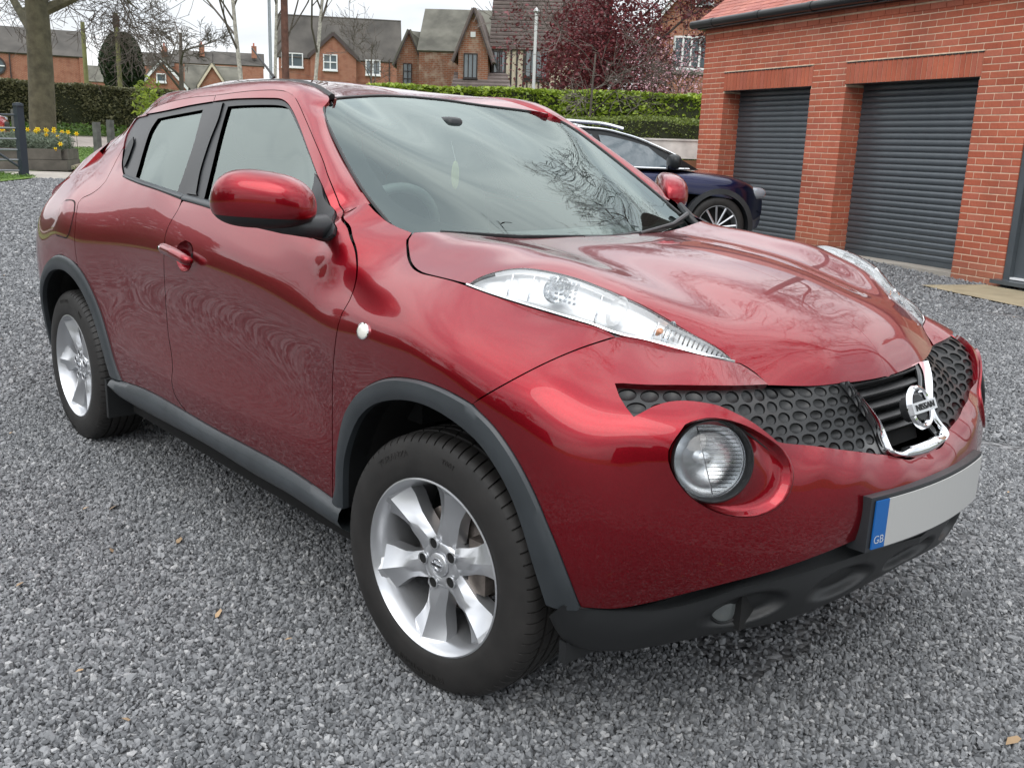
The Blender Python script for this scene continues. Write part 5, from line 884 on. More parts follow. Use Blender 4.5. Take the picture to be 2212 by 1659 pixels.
# loose stones of the drive, thousands of real angular chips near the viewpoint
def stones():
    VX, VY = 1.69, -2.12; pts = []
    def wedge(r0, r1, sp, a0=100, a1=176):
        n = int((r1*2)/sp)+2; gx, gy = np.meshgrid((np.arange(n)-n/2)*sp, (np.arange(n)-n/2)*sp*.92); q = np.c_[gx.ravel(), gy.ravel()]; q[:, 0] += (np.arange(len(q))//n % 2)*sp*.5
        q += RNG.uniform(-.33, .33, q.shape)*sp; r = np.hypot(q[:, 0], q[:, 1]); a = np.degrees(np.arctan2(q[:, 1], q[:, 0])) % 360
        k = (r >= r0) & (r < r1) & (a > a0) & (a < a1); return q[k]+[VX, VY]
    A = wedge(.55, 5.0, .0112); Bq = wedge(5.0, 9.5, .019); Cq = wedge(9.5, 19.5, .036)
    q = np.vstack([A, Bq, Cq]); sz = np.r_[np.full(len(A), 1.0), np.full(len(Bq), 1.35), np.full(len(Cq), 2.1)]
    k = inside(np.array(drive), q); 
    t = np.array([math.cos(math.radians(-16.8)), math.sin(math.radians(-16.8))]); nn = np.array([-t[1], t[0]]); rel = q-np.array([-3.067, 8.851]); k &= (rel @ nn < -.02)
    # what lies hidden under the middle of the car needs fewer chips
    hid = (q[:, 0] > -2.9) & (q[:, 0] < .5) & (q[:, 1] > -.2) & (q[:, 1] < 1.3); k &= ~hid | (RNG.rand(len(q)) < .3)
    slab_ = inside(np.array(SLAB), q); k &= ~slab_
    q, sz = q[k], sz[k]; V = np.c_[q, hgt(q[:, 0])+RNG.uniform(-.001, .006, len(q))*sz]
    me = bpy.data.meshes.new('loose_gravel'); me.vertices.add(len(V)); me.vertices.foreach_set('co', V.astype(np.float32).ravel()); at = me.attributes.new('sz', 'FLOAT', 'POINT'); at.data.foreach_set('value', (sz*RNG.lognormal(0, .22, len(sz))).astype(np.float32))
    o = bpy.data.objects.new('loose_gravel', me); COL.objects.link(o); tag(o, kind='stuff')
    m = bpy.data.materials.new('slate_chip'); m.use_nodes = True; t = m.node_tree; b = t.nodes['Principled BSDF']; b.inputs['Roughness'].default_value = .62
    a = t.nodes.new('ShaderNodeAttribute'); a.attribute_type = 'INSTANCER'; a.attribute_name = 'shade'
    r = t.nodes.new('ShaderNodeValToRGB'); e = r.color_ramp.elements; e[0].color = (.10, .104, .110, 1); e[1].color = (.38, .38, .38, 1); e[1].position = 1
    x = e.new(.55); x.color = (.185, .19, .198, 1); x = e.new(.90); x.color = (.26, .265, .272, 1)
    t.links.new(a.outputs['Fac'], r.inputs['Fac']); t.links.new(r.outputs[0], b.inputs['Base Color'])
    g = bpy.data.node_groups.new('scatter_chips', 'GeometryNodeTree'); g.interface.new_socket('Geometry', in_out='INPUT', socket_type='NodeSocketGeometry'); g.interface.new_socket('Geometry', in_out='OUTPUT', socket_type='NodeSocketGeometry')
    N = g.nodes; I = N.new('NodeGroupInput'); O_ = N.new('NodeGroupOutput'); Lk = g.links.new
    ins = N.new('GeometryNodeInstanceOnPoints'); mk = N.new('GeometryNodeGeometryToInstance')
    for s in range(5):
        ico = N.new('GeometryNodeMeshIcoSphere'); ico.inputs['Radius'].default_value = .0074; ico.inputs['Subdivisions'].default_value = 1
        sp = N.new('GeometryNodeSetPosition'); nz_ = N.new('ShaderNodeTexNoise'); nz_.noise_dimensions = '4D'; nz_.inputs['W'].default_value = s*7.3+1.1; nz_.inputs['Scale'].default_value = 85
        sub = N.new('ShaderNodeVectorMath'); sub.operation = 'SUBTRACT'; sub.inputs[1].default_value = (.5, .5, .5); mul = N.new('ShaderNodeVectorMath'); mul.operation = 'SCALE'; mul.inputs['Scale'].default_value = .021
        Lk(nz_.outputs['Color'], sub.inputs[0]); Lk(sub.outputs[0], mul.inputs[0]); Lk(mul.outputs[0], sp.inputs['Offset']); Lk(ico.outputs['Mesh'], sp.inputs['Geometry'])
        sm = N.new('GeometryNodeSetMaterial'); sm.inputs['Material'].default_value = m; Lk(sp.outputs[0], sm.inputs[0])
        ss = N.new('GeometryNodeSetShadeSmooth'); ss.inputs['Shade Smooth'].default_value = False; Lk(sm.outputs[0], ss.inputs[0]); Lk(ss.outputs[0], mk.inputs[0])
    ins.inputs['Pick Instance'].default_value = True; Lk(mk.outputs[0], ins.inputs['Instance']); Lk(I.outputs[0], ins.inputs['Points'])
    rv = N.new('FunctionNodeRandomValue'); rv.data_type = 'FLOAT_VECTOR'; rv.inputs['Max'].default_value = (6.283, 6.283, 6.283); Lk(rv.outputs[0], ins.inputs['Rotation'])
    rs_ = N.new('FunctionNodeRandomValue'); rs_.data_type = 'FLOAT_VECTOR'; rs_.inputs['Min'].default_value = (.75, .6, .45); rs_.inputs['Max'].default_value = (1.45, 1.15, .95); rs_.inputs['Seed'].default_value = 3
    at_ = N.new('GeometryNodeInputNamedAttribute'); at_.data_type = 'FLOAT'; at_.inputs['Name'].default_value = 'sz'; vm = N.new('ShaderNodeVectorMath'); vm.operation = 'SCALE'; Lk(rs_.outputs[0], vm.inputs[0]); Lk(at_.outputs[0], vm.inputs['Scale']); Lk(vm.outputs[0], ins.inputs['Scale'])
    sa = N.new('GeometryNodeStoreNamedAttribute'); sa.data_type = 'FLOAT'; sa.domain = 'INSTANCE'; sa.inputs['Name'].default_value = 'shade'; rf = N.new('FunctionNodeRandomValue'); rf.data_type = 'FLOAT'; rf.inputs['Seed'].default_value = 9
    Lk(ins.outputs[0], sa.inputs['Geometry']); Lk(rf.outputs[1], sa.inputs['Value']); Lk(sa.outputs[0], O_.inputs[0])
    md = o.modifiers.new('scatter', 'NODES'); md.node_group = g; return o
GA = np.array([-3.067, 8.851]); GT = np.array([math.cos(math.radians(-16.8)), math.sin(math.radians(-16.8))]); GN_ = np.array([-GT[1], GT[0]])
gp = lambda s, d, z: Vector((GA[0]+GT[0]*s+GN_[0]*d, GA[1]+GT[1]*s+GN_[1]*d, z))
SLAB = [tuple(gp(.45, -.95, 0)[:2]), tuple(gp(.55, -.10, 0)[:2]), tuple(gp(2.6, -.10, 0)[:2]), tuple(gp(2.6, -1.15, 0)[:2]), tuple(gp(1.75, -1.10, 0)[:2])]
stones()
sheet('paving_slab', SLAB, M['slab'], .02, step=.4, kind='structure')
# dead leaves and pale flecks on the gravel
b = MB()
for i in range(200):
    r = 1.0+9*RNG.rand(); a = math.radians(104+70*RNG.rand()); x, y = 1.69+r*math.cos(a), -2.12+r*math.sin(a)
    if -3.3 < x < .9 and -.95 < y < .95: continue
    s = .006+.014*RNG.rand()**2; R = Matrix.Rotation(RNG.rand()*6, 3, 'Z') @ Matrix.Rotation(RNG.uniform(-.5, .5), 3, 'X')
    b.add([R @ Vector(v)+Vector((x, y, gz(x)+.013)) for v in ((-s*1.6, -s*.4, 0), (0, -s*.7, .002), (s*1.6, 0, 0), (0, s*.6, .002), (-s*1.4, s*.3, 0))], [(0, 1, 2, 3, 4)])
o = b.build('leaf_litter', mat('dead_leaf', (.38, .26, .15), .8, var=(3, .5)), None, False); tag(o, kind='stuff')
# ================================================================== garage
def brick_mat(name, cols, scale=None):
    m = bpy.data.materials.new(name); m.use_nodes = True; t = m.node_tree; b = t.nodes['Principled BSDF']; b.inputs['Roughness'].default_value = .8
    oi = t.nodes.new('ShaderNodeObjectInfo'); at_ = t.nodes.new('ShaderNodeAttribute'); at_.attribute_name = 'tone'; ad = t.nodes.new('ShaderNodeMath'); t.links.new(oi.outputs['Random'], ad.inputs[0]); t.links.new(at_.outputs['Fac'], ad.inputs[1]); fr = t.nodes.new('ShaderNodeMath'); fr.operation = 'FRACT'; t.links.new(ad.outputs[0], fr.inputs[0])
    r = t.nodes.new('ShaderNodeValToRGB'); r.color_ramp.elements[0].color = (*cols[0], 1); r.color_ramp.elements[1].color = (*cols[-1], 1)
    for i, c in enumerate(cols[1:-1]): e = r.color_ramp.elements.new((i+1)/(len(cols)-1)); e.color = (*c, 1)
    t.links.new(fr.outputs[0], r.inputs[0]); co = t.nodes.new('ShaderNodeTexCoord'); n = t.nodes.new('ShaderNodeTexNoise'); n.inputs['Scale'].default_value = 40; n.inputs['Detail'].default_value = 6; t.links.new(co.outputs['Object'], n.inputs['Vector'])
    mr = t.nodes.new('ShaderNodeMapRange'); mr.inputs['To Min'].default_value = .78; mr.inputs['To Max'].default_value = 1.2; t.links.new(n.outputs['Fac'], mr.inputs['Value'])
    x = t.nodes.new('ShaderNodeMix'); x.data_type = 'RGBA'; x.blend_type = 'MULTIPLY'; x.inputs[0].default_value = 1; t.links.new(r.outputs[0], x.inputs[6]); t.links.new(mr.outputs[0], x.inputs[7])
    ge = t.nodes.new('ShaderNodeNewGeometry'); n2 = t.nodes.new('ShaderNodeTexNoise'); n2.inputs['Scale'].default_value = 1.6; n2.inputs['Detail'].default_value = 8; t.links.new(ge.outputs['Position'], n2.inputs['Vector'])      # weathering over the whole wall
    m2 = t.nodes.new('ShaderNodeMapRange'); m2.inputs['From Min'].default_value = .35; m2.inputs['From Max'].default_value = .7; m2.inputs['To Min'].default_value = .80; m2.inputs['To Max'].default_value = 1.12; t.links.new(n2.outputs['Fac'], m2.inputs['Value'])
    x2 = t.nodes.new('ShaderNodeMix'); x2.data_type = 'RGBA'; x2.blend_type = 'MULTIPLY'; x2.inputs[0].default_value = 1; t.links.new(x.outputs[2], x2.inputs[6]); t.links.new(m2.outputs[0], x2.inputs[7])
    sz_ = t.nodes.new('ShaderNodeSeparateXYZ'); t.links.new(ge.outputs['Position'], sz_.inputs[0]); ad2 = t.nodes.new('ShaderNodeMath'); ad2.operation = 'ADD'; t.links.new(sz_.outputs['Z'], ad2.inputs[0]); sc2 = t.nodes.new('ShaderNodeMath'); sc2.operation = 'MULTIPLY'; sc2.inputs[1].default_value = -.5; t.links.new(n2.outputs['Fac'], sc2.inputs[0]); t.links.new(sc2.outputs[0], ad2.inputs[1])
    m3 = t.nodes.new('ShaderNodeMapRange'); m3.inputs['From Min'].default_value = -.25; m3.inputs['From Max'].default_value = .12; m3.inputs['To Min'].default_value = .55; m3.inputs['To Max'].default_value = 0; t.links.new(ad2.outputs[0], m3.inputs['Value'])
    x3 = t.nodes.new('ShaderNodeMix'); x3.data_type = 'RGBA'; x3.inputs[7].default_value = (.30, .17, .11, 1); t.links.new(m3.outputs[0], x3.inputs[0]); t.links.new(x2.outputs[2], x3.inputs[6]); t.links.new(x3.outputs[2], b.inputs['Base Color'])
    u = t.nodes.new('ShaderNodeBump'); u.inputs['Strength'].default_value = .35; u.inputs['Distance'].default_value = .003; t.links.new(n.outputs['Fac'], u.inputs['Height']); t.links.new(u.outputs[0], b.inputs['Normal']); return m
M.update(brick=brick_mat('red_brick', [(.40, .095, .05), (.46, .115, .06), (.48, .13, .07), (.43, .11, .065), (.50, .15, .09)]), mortar=mat('mortar', (.70, .54, .40), .9, bump=(200, .4, .002), var=(12, .2)),
 shutter=mat('anthracite_aluminium', (.09, .105, .118), .36, metal=.25, coat=.2, coat_r=.25, var=(2.5, .14)), tile=brick_mat('clay_tile', [(.40, .13, .10), (.46, .18, .14), (.38, .14, .12), (.50, .22, .18)]),
 gut=mat('black_gutter', (.012, .013, .015), .3), upvc=mat('white_upvc', (.78, .79, .80), .35), paneglass=mat('window_pane', (.10, .13, .15), .05, coat=1, spec=.8))
gar = thing('garage', 'red brick garage with two dark grey roller shutters and a clay tiled roof', 'garage')
OPEN = [(-4.50, -2.63, 2.2), (-1.99, 0.0, 2.2), (.66, 1.62, 2.13)]; S0, S1, ZT = -5.06, 4.2, 3.0; DEP = .31
mb = MB()
def wslab(s0, s1, z0, z1, d0=.0025, d1=.33):
    V = [gp(s, d, z) for z in (z0, z1) for s, d in ((s0, d0), (s1, d0), (s1, d1), (s0, d1))]; mb.add(V, [(3, 2, 1, 0), (4, 5, 6, 7), (0, 1, 5, 4), (1, 2, 6, 5), (2, 3, 7, 6), (3, 0, 4, 7)])
e = .006
for a, c in ((S0+e, -4.50-e), (-2.63+e, -1.99-e), (0+e, .66-e), (1.62+e, S1)): wslab(a, c, -.1, 2.2)
wslab(S0+e, S1, 2.2+e, 3.2); 
wall = mb.build('wall', M['mortar'], gar, False)
bme = None
def brick_mesh(l, w=.1025, h=.065, name='brick', m=None):
    b = MB(); c = .0025; V = []
    for k, (x, y, z) in enumerate(((1, 1, 1),)):
        pass
    X, Y, Z = l/2, w/2, h/2
    for z, q in ((-Z, c), (-Z+c, 0), (Z-c, 0), (Z, c)):
        for x, y in ((-X+q, -Y+q), (X-q, -Y+q), (X-q, Y-q), (-X+q, Y-q)): V.append((x, y, z))
    F = [(3, 2, 1, 0), (12, 13, 14, 15)]+[(i*4+j, i*4+(j+1) % 4, i*4+4+(j+1) % 4, i*4+4+j) for i in range(3) for j in range(4)]
    me = bpy.data.meshes.new(name); me.from_pydata(V, [], F); me.materials.append(m or M['brick']); return me
BME = {}
bl = []     # (length, position, rotation matrix)
Rg = Matrix(((GT[0], GN_[0], 0), (GT[1], GN_[1], 0), (0, 0, 1)))
RgR = Matrix(((GN_[0], -GT[0], 0), (GN_[1], -GT[1], 0), (0, 0, 1)))       # bricks seen in the side reveals
def run(s0, s1, z, off, R=Rg, mk=lambda s, z: gp(s, .05, z)):
    """one course between s0 and s1, stretchers with cut ends"""
    x = s0-off
    while x < s1-.02:
        a, c = max(x, s0), min(x+.215, s1)
        if c-a > .03: bl.append((round(c-a, 2), mk((a+c)/2, z), R, (c-a)))
        x += .225
for k in range(40):
    z = .0375+k*.075; off = .1125*(k % 2)
    if z < 2.17: spans = [(S0, -4.50), (-2.63, -1.99), (0, .66)]+([(1.62, 2.6)] if z < 2.1 else [])
    elif z < 2.46: spans = [(S0, -4.52), (-2.61, -2.01), (.02, 2.6)]
    else: spans = [(S0, 2.6)]
    for a, c in spans: run(a, c, z, off)
    if z < 2.17:
        for s, sg in ((-4.50, -1), (-1.99, -1), (-2.63, 1), (0, 1)):
            # reveals: bricks turning the corner
            dd = [(.0, .1025), (.1125, .3)] if k % 2 else [(0, .215), (.225, .31)]
            for a, c in dd:
                if sg < 0: bl.append((round(c-a, 2), gp(s-.05, .001+(a+c)/2, z), RgR, c-a-.002))
sol = []
for s0, s1 in ((-4.52, -2.61), (-2.01, .02)):
    n_ = int(round((s1-s0)/.075)); w_ = (s1-s0)/n_
    for i in range(n_): sol.append((gp(s0+w_*(i+.5), .047, 2.33), w_-.010))
cv = Vector((1.69, -2.12, 1.3)); items = [((p-cv).length/ max(.06, l), 'b', p, R, l) for _, p, R, l in bl]+[((p-cv).length/.2, 's', p, Rg, w_) for p, w_ in sol]
items.sort(key=lambda t: t[0]); rest = MB(); tones = []
bm0 = brick_mesh(.215); sm0 = brick_mesh(.065, .1025, .25, 'soldier_brick')
for i, (_, kd, p, R, l) in enumerate(items):
    base = bm0 if kd == 'b' else sm0; sx = l/.215 if kd == 'b' else l/.065
    if i < 296:
        o = bpy.data.objects.new('brick' if kd == 'b' else 'soldier_brick', base); COL.objects.link(o); o.parent = wall; M4 = R.to_4x4(); M4.translation = p+Vector((0, 0, RNG.uniform(-.001, .001))); o.matrix_local = M4; o.scale = (sx, 1, 1)
    else:
        rest.add([R @ Vector((v.co.x*sx, v.co.y, v.co.z))+p for v in base.vertices], [tuple(f.vertices) for f in base.polygons]); tones += [RNG.rand()]*len(base.vertices)
ro2 = rest.build('brickwork', M['brick'], wall, False); a_ = ro2.data.attributes.new('tone', 'FLOAT', 'POINT'); a_.data.foreach_set('value', np.array(tones, np.float32)); ro2['kind'] = 'stuff'
for s0, s1 in ((-4.53, -2.60), (-2.02, .03)):      # cavity tray strip above each lintel
    b = MB(); b.box(gp((s0+s1)/2, -.004, 2.475), (s1-s0, .02, .014), Rg); b.build('lintel_ledge', M['mortar'], gar, False)
    b = MB()
    for i in range(int((s1-s0)/.085)): b.box(gp(s0+.05+i*.085, -.006, 2.461), (.065, .012, .012), Rg)
    b.build('weep_strip', M['gut'], gar, False)
for z, pr in ((2.96, .012), (3.05, .026)):
    for i in range(0, 40):
        l = .215; s = S0+.11+i*.225
        if s > 3: break
        rest2 = bpy.data.objects.new('corbel_brick', bm0); COL.objects.link(rest2); rest2.parent = wall; M4 = Rg.to_4x4(); M4.translation = gp(s, .05-pr, z+.04); rest2.matrix_local = M4
# roller shutters, slat by slat
sl = MB(); nn_ = 7; prof = [(.0, 0), (-.009, .010), (-.0125, .026), (-.0125, .046), (-.009, .062), (-.001, .070), (.004, .0745)]
for s0, s1, zt in OPEN[:2]:
    w_ = s1-s0; V = [(x, y, z) for y, z in prof for x in (-w_/2, w_/2)]; F = [(2*i, 2*i+1, 2*i+3, 2*i+2) for i in range(nn_-1)]
    me = bpy.data.meshes.new('slat'); me.from_pydata(V, [], F); me.materials.append(M['shutter']); me.polygons.foreach_set('use_smooth', [True]*len(F))
    sh = bpy.data.objects.new('roller_shutter', None); COL.objects.link(sh); sh.parent = gar; b = MB(); b.box(gp((s0+s1)/2, DEP+.02, 1.2), (w_, .01, 2.3), Rg); b.build('shutter_back', M['void'], sh, False)
    for k in range(29):
        o = bpy.data.objects.new('slat', me); COL.objects.link(o); o.parent = sh; M4 = Rg.to_4x4(); M4.translation = gp((s0+s1)/2, DEP, .13+k*.0745); o.matrix_local = M4
    b = MB(); b.box(gp((s0+s1)/2, DEP-.004, .105), (w_, .03, .06), Rg); b.build('bottom_bar', M['shutter'], sh, False)
    b = MB(); b.box(gp((s0+s1)/2, .17, .035), (w_, .36, .075), Rg); b.build('threshold', M['conc'], gar, False)
    b = MB(); b.box(gp((s0+s1)/2, .17, 2.21), (w_+.02, .33, .02), Rg); b.build('soffit', M['gut'], gar, False)
# dark personnel door on the right
pd = bpy.data.objects.new('entrance_door', None); COL.objects.link(pd); pd.parent = gar
for c, d in (((.70, .06, 1.07), (.075, .10, 2.14)), ((1.58, .06, 1.07), (.075, .10, 2.14)), ((1.14, .06, 2.10), (.80, .10, .07))): MB().box(gp(*c), d, Rg).build('door_frame', M['shutter'], pd, False)
MB().box(gp(1.14, .09, 1.08), (.80, .05, 1.96), Rg).build('door_leaf', M['shutter'], pd, False); MB().box(gp(1.14, .0, .075), (1.05, .26, .04), Rg).build('door_sill', M['shutter'], pd, False)
MB().box(gp(1.14, .04, .115), (.80, .05, .022), Rg).build('weather_bar', M['upvc'], pd, False)
# roof of plain tiles, gutter
pitch = math.radians(37); cr_, sr_ = math.cos(pitch), math.sin(pitch); tb = MB(); tones = []
for r in range(26):
    for c in range(58):
        s = S0-.06+c*.168+(r % 2)*.084; u = r*.10; d = -.14+u*cr_; z = 3.20+u*sr_
        Rt = Rg @ Matrix.Rotation(pitch-.045, 3, 'X'); tb.box(gp(s, d+.06, z+.03)+Vector((0, 0, RNG.uniform(-.002, .002))), (.162, .20, .013), Rt); tones += [RNG.rand()]*8
tl_ = tb.build('roof_tiles', M['tile'], gar, False); a_ = tl_.data.attributes.new('tone', 'FLOAT', 'POINT'); a_.data.foreach_set('value', np.array(tones, np.float32)); tl_['kind'] = 'stuff'
b = MB(); V = [gp(s, d, z) for s in (S0-.04, S1) for d, z in ((-.05, 3.17), (5.0, 3.17), (2.35, 5.02))]; b.add(V, [(0, 1, 2), (5, 4, 3), (0, 3, 4, 1), (1, 4, 5, 2), (2, 5, 3, 0)]); b.build('roof_deck', M['gut'], gar, False)
V = [gp(s, d, z) for z in (-.1, 3.15) for s, d in ((S0+.006, .33), (S0+.006, 4.9), (S1, 4.9), (S1, .33))]; MB().add(V, [(0, 4, 5, 1), (1, 5, 6, 2), (2, 6, 7, 3)]).build('side_wall', M['brick'], gar, False)
MB().tube([gp(S0-.12, -.19, 3.175), gp(S1, -.19, 3.175)], .058, 10).build('gutter', M['gut'], gar)
MB().box(gp((S0+S1)/2, -.08, 3.13), (S1-S0+.05, .16, .06), Rg).build('fascia', M['gut'], gar, False)
for i in range(9): MB().tube([gp(S0+.35+i*1.05, -.19, 3.175), gp(S0+.43+i*1.05, -.19, 3.175)], .064, 10).build('gutter_bracket', M['gut'], gar)
# ================================================================== plants
def leaf_mat(name, a, b_, rough=.5):
    m = bpy.data.materials.new(name); m.use_nodes = True; t = m.node_tree; b = t.nodes['Principled BSDF']; b.inputs['Roughness'].default_value = rough
    at_ = t.nodes.new('ShaderNodeAttribute'); at_.attribute_name = 'tone'; r = t.nodes.new('ShaderNodeValToRGB'); r.color_ramp.elements[0].color = (*a, 1); r.color_ramp.elements[1].color = (*b_, 1)
    t.links.new(at_.outputs['Fac'], r.inputs[0]); t.links.new(r.outputs[0], b.inputs['Base Color'])
    tr = t.nodes.new('ShaderNodeBsdfTranslucent'); t.links.new(r.outputs[0], tr.inputs[0]); x = t.nodes.new('ShaderNodeMixShader'); x.inputs[0].default_value = .25
    t.links.new(b.outputs[0], x.inputs[1]); t.links.new(tr.outputs[0], x.inputs[2]); t.links.new(x.outputs[0], t.nodes['Material Output'].inputs[0]); return m
M.update(laurel=leaf_mat('laurel_leaf', (.14, .22, .02), (.45, .56, .07), .4), privet=leaf_mat('privet_leaf', (.09, .13, .022), (.26, .32, .07)), mixed=leaf_mat('hedge_leaf', (.09, .10, .05), (.28, .27, .13)),
 dkgreen=leaf_mat('conifer_leaf', (.012, .028, .012), (.05, .08, .025)), plum=leaf_mat('plum_leaf', (.08, .018, .022), (.28, .06, .07)), blossom=leaf_mat('blossom', (.55, .25, .32), (.8, .55, .6)), weed=leaf_mat('weed_leaf', (.04, .09, .012), (.13, .24, .03)),
 bark=mat('bark', (.105, .095, .06), .9, bump=(14, .8, .03), var=(4, .35)), twig=mat('twig_bark', (.13, .11, .095), .9), birch=mat('birch_bark', (.50, .47, .42), .8, var=(9, .35)), dtwig=mat('dark_twig', (.07, .05, .045), .9), lav=leaf_mat('lavender', (.10, .13, .09), (.20, .24, .17)), core=mat('hedge_core', (.03, .035, .016), 1))
def leaves(name, P, size, m, parent=None, asp=.5, up=.3, **k):
    """one small bent leaf at every point of P"""
    n = len(P); a = RNG.rand(n)*2*np.pi; zc = RNG.uniform(-1, 1, n)*(1-up)+up*.5; rr = np.sqrt(np.maximum(0, 1-zc**2)); d = np.c_[rr*np.cos(a), rr*np.sin(a), zc]; w = np.cross(d, RNG.normal(size=(n, 3))); w /= np.linalg.norm(w, axis=1)[:, None]+1e-9
    s = size*RNG.lognormal(0, .3, n)[:, None]; A = P-d*s*.5; C_ = P+d*s*.5; Bm = P+w*s*asp*.5; Dm = P-w*s*asp*.5
    V = np.stack([A, Bm, C_, Dm], 1).reshape(-1, 3); me = bpy.data.meshes.new(name); me.vertices.add(4*n); me.vertices.foreach_set('co', V.astype(np.float32).ravel()); me.loops.add(4*n); me.loops.foreach_set('vertex_index', np.arange(4*n, dtype=np.int32)); me.polygons.add(n); me.polygons.foreach_set('loop_start', np.arange(0, 4*n, 4, dtype=np.int32)); me.polygons.foreach_set('loop_total', np.full(n, 4, np.int32)); me.update(calc_edges=True)
    at_ = me.attributes.new('tone', 'FLOAT', 'POINT'); at_.data.foreach_set('value', np.repeat(np.clip(RNG.normal(.45, .25, n), 0, 1), 4).astype(np.float32)); me.materials.append(m)
    o = bpy.data.objects.new(name, me); link(o, parent); tag(o, **k); return o
def hedge(name, label, a, b, depth, h, n, size, m, wob=.05, group=None, asp=.5, flat=1):
    """clipped hedge from a to b: dark core with leaves over its face, top and ends"""
    a, b = np.array(a, float), np.array(b, float); L = np.linalg.norm(b-a); t = (b-a)/L; nn = np.array([-t[1], t[0]]); z0 = min(gz(a[0]), gz(b[0]))-.05
    top = thing(name, label, 'hedge', (a[0], a[1], z0), 0, group); o2 = np.array([a[0], a[1], z0])
    q = MB(); 
    for i in range(int(L)+1):
        s0, s1 = i*L/(int(L)+1), (i+1)*L/(int(L)+1); hh = h-.12+.04*math.sin(i*2.3)
        V = [np.r_[t*s+nn*d, z] for z in (0, hh) for s, d in ((s0, -depth/2+.1), (s1, -depth/2+.1), (s1, depth/2-.1), (s0, depth/2-.1))]; q.add(V, [(3, 2, 1, 0), (4, 5, 6, 7), (0, 1, 5, 4), (1, 2, 6, 5), (2, 3, 7, 6), (3, 0, 4, 7)])
    q.build('hedge_core', M['core'], top, False)
    Af = np.array([L*h, L*h, L*depth, depth*h, depth*h]); ct = (Af/Af.sum()*n).astype(int); P = []
    for i, c in enumerate(ct):
        u, v = RNG.rand(c), RNG.rand(c); w = np.abs(RNG.normal(0, wob, c))
        if i < 2: s, z, d = u*L, v*h, (depth/2-w)*(1 if i else -1)
        elif i == 2: s, d, z = u*L, (v-.5)*depth, h-w*flat
        else: d, z, s = (u-.5)*depth, v*h, np.where(i == 3, w, L-w)
        bump_ = .05*np.sin(s*3.1+z*2)+.05*np.sin(s*1.3+1)
        P.append(np.c_[t[0]*s+nn[0]*(d+bump_*(1 if i else -1)*(i < 2)), t[1]*s+nn[1]*(d+bump_*(1 if i else -1)*(i < 2)), z+(.03*np.sin(s*2.2) if i == 2 else 0)])
    leaves('foliage', np.vstack(P), size, m, top, asp, kind='stuff'); return top
def bare_tree(name, label, base, height, trunk_r, spread, seed, levels=5, fork=.35, bark=None, twig=None, droop=0, group=None, cat='tree', start=.3, nb=(3, 5), lean=(0, 0), upb=.25, twr=.004, dens=1.0, n0=0):
    rnd = random.Random(seed); T = []; Bq = []; ends = []
    def grow(p, d, L, r, lev):
        k = 5 if lev < 2 else 4; pts = [p.copy()]; rad = [r]; dd = d.copy()
        for i in range(k):
            jt = .03 if lev == 0 else .13; dd = (dd+Vector((rnd.gauss(0, jt), rnd.gauss(0, jt), rnd.gauss(0, jt/2)+(upb*.14 if lev < levels-1 else -droop)))).normalized(); p = p+dd*(L/k); pts.append(p.copy()); rad.append(max(twr, r*(1-.62*(i+1)/k) if lev else r*(1-.45*(i+1)/k)))
        (T if lev == 0 else Bq).append((pts, rad, lev))
        if lev >= levels: ends.append(p); return
        n_ = rnd.randint(*nb)+(2 if lev == 0 else 0)
        n_ = max(2, int(n_*dens))
        if lev == 0 and n0: n_ = n0
        for j in range(n_):
            f = (start+(1-start)*(j+.5)/n_) if lev == 0 else .25+.75*(j+rnd.random()*.8)/n_
            x = min(k-1e-3, f*k); i = int(x); q = pts[i].lerp(pts[i+1], x-i); rr = rad[i]*(1-(x-i))+rad[i+1]*(x-i)
            az = rnd.random()*6.283; o_ = dd.orthogonal().normalized(); o_ = Matrix.Rotation(az, 3, dd) @ o_; ang = rnd.uniform(.55, 1.05) if lev == 0 else rnd.uniform(.4, .9); nd = (dd*math.cos(ang)+o_*math.sin(ang)*spread).normalized()
            grow(q, nd, L*rnd.uniform(.5, .72) if lev else L*rnd.uniform(.42, .62), max(twr, rr*rnd.uniform(.45, .65)), lev+1)
    grow(Vector((0, 0, 0)), Vector((lean[0], lean[1], 1)).normalized(), height, trunk_r, 0)
    t = thing(name, label, cat, base, 0, group)
    b = MB(); 
    for pts, rad, lv in T: b.tube(pts, rad, 12, True)
    b.build('trunk', bark or M['bark'], t); b = MB(); b2 = MB()
    for pts, rad, lv in Bq: (b if lv <= 2 else b2).tube(pts[::(1 if lv < 4 else 2)]+([pts[-1]] if lv >= 4 and (len(pts)-1) % 2 else []), (rad[::(1 if lv < 4 else 2)]+([rad[-1]] if lv >= 4 and (len(pts)-1) % 2 else [])), 6 if lv < 3 else 3, False)
    b.build('limb', (twig or M['twig']) if droop else (bark or M['bark']), t)
    if b2.V: o = b2.build('crown', twig or M['twig'], t, False)
    return t, [e for e in ends]
def rnd_in(c, r, n, jit=1):
    q = RNG.normal(size=(n, 3)); q /= np.linalg.norm(q, axis=1)[:, None]; return np.array(c)+q*(RNG.rand(n)**(1/2.2))[:, None]*np.array(r)
# hedges beyond the drive
hedge('laurel_hedge', 'tall bright green laurel hedge with big glossy leaves behind the blue car', (-20.5, 12.6), (-12.9, 19.9), 1.0, 2.42, 42000, .12, M['laurel'], .07, asp=.42)
hedge('privet_hedge', 'lower fine leaved clipped hedge in front of the laurel hedge', (-17.5, 10.8), (-9.7, 14.7), .9, 1.75, 34000, .045, M['privet'], .05)
hedge('field_hedge', 'long dull green and brown hedge along the lane on the left', (-39.0, -6.5), (-39.5, 18.5), 1.6, 1.95, 95000, .11, M['mixed'], .09)
fw_ = bpy.data.objects
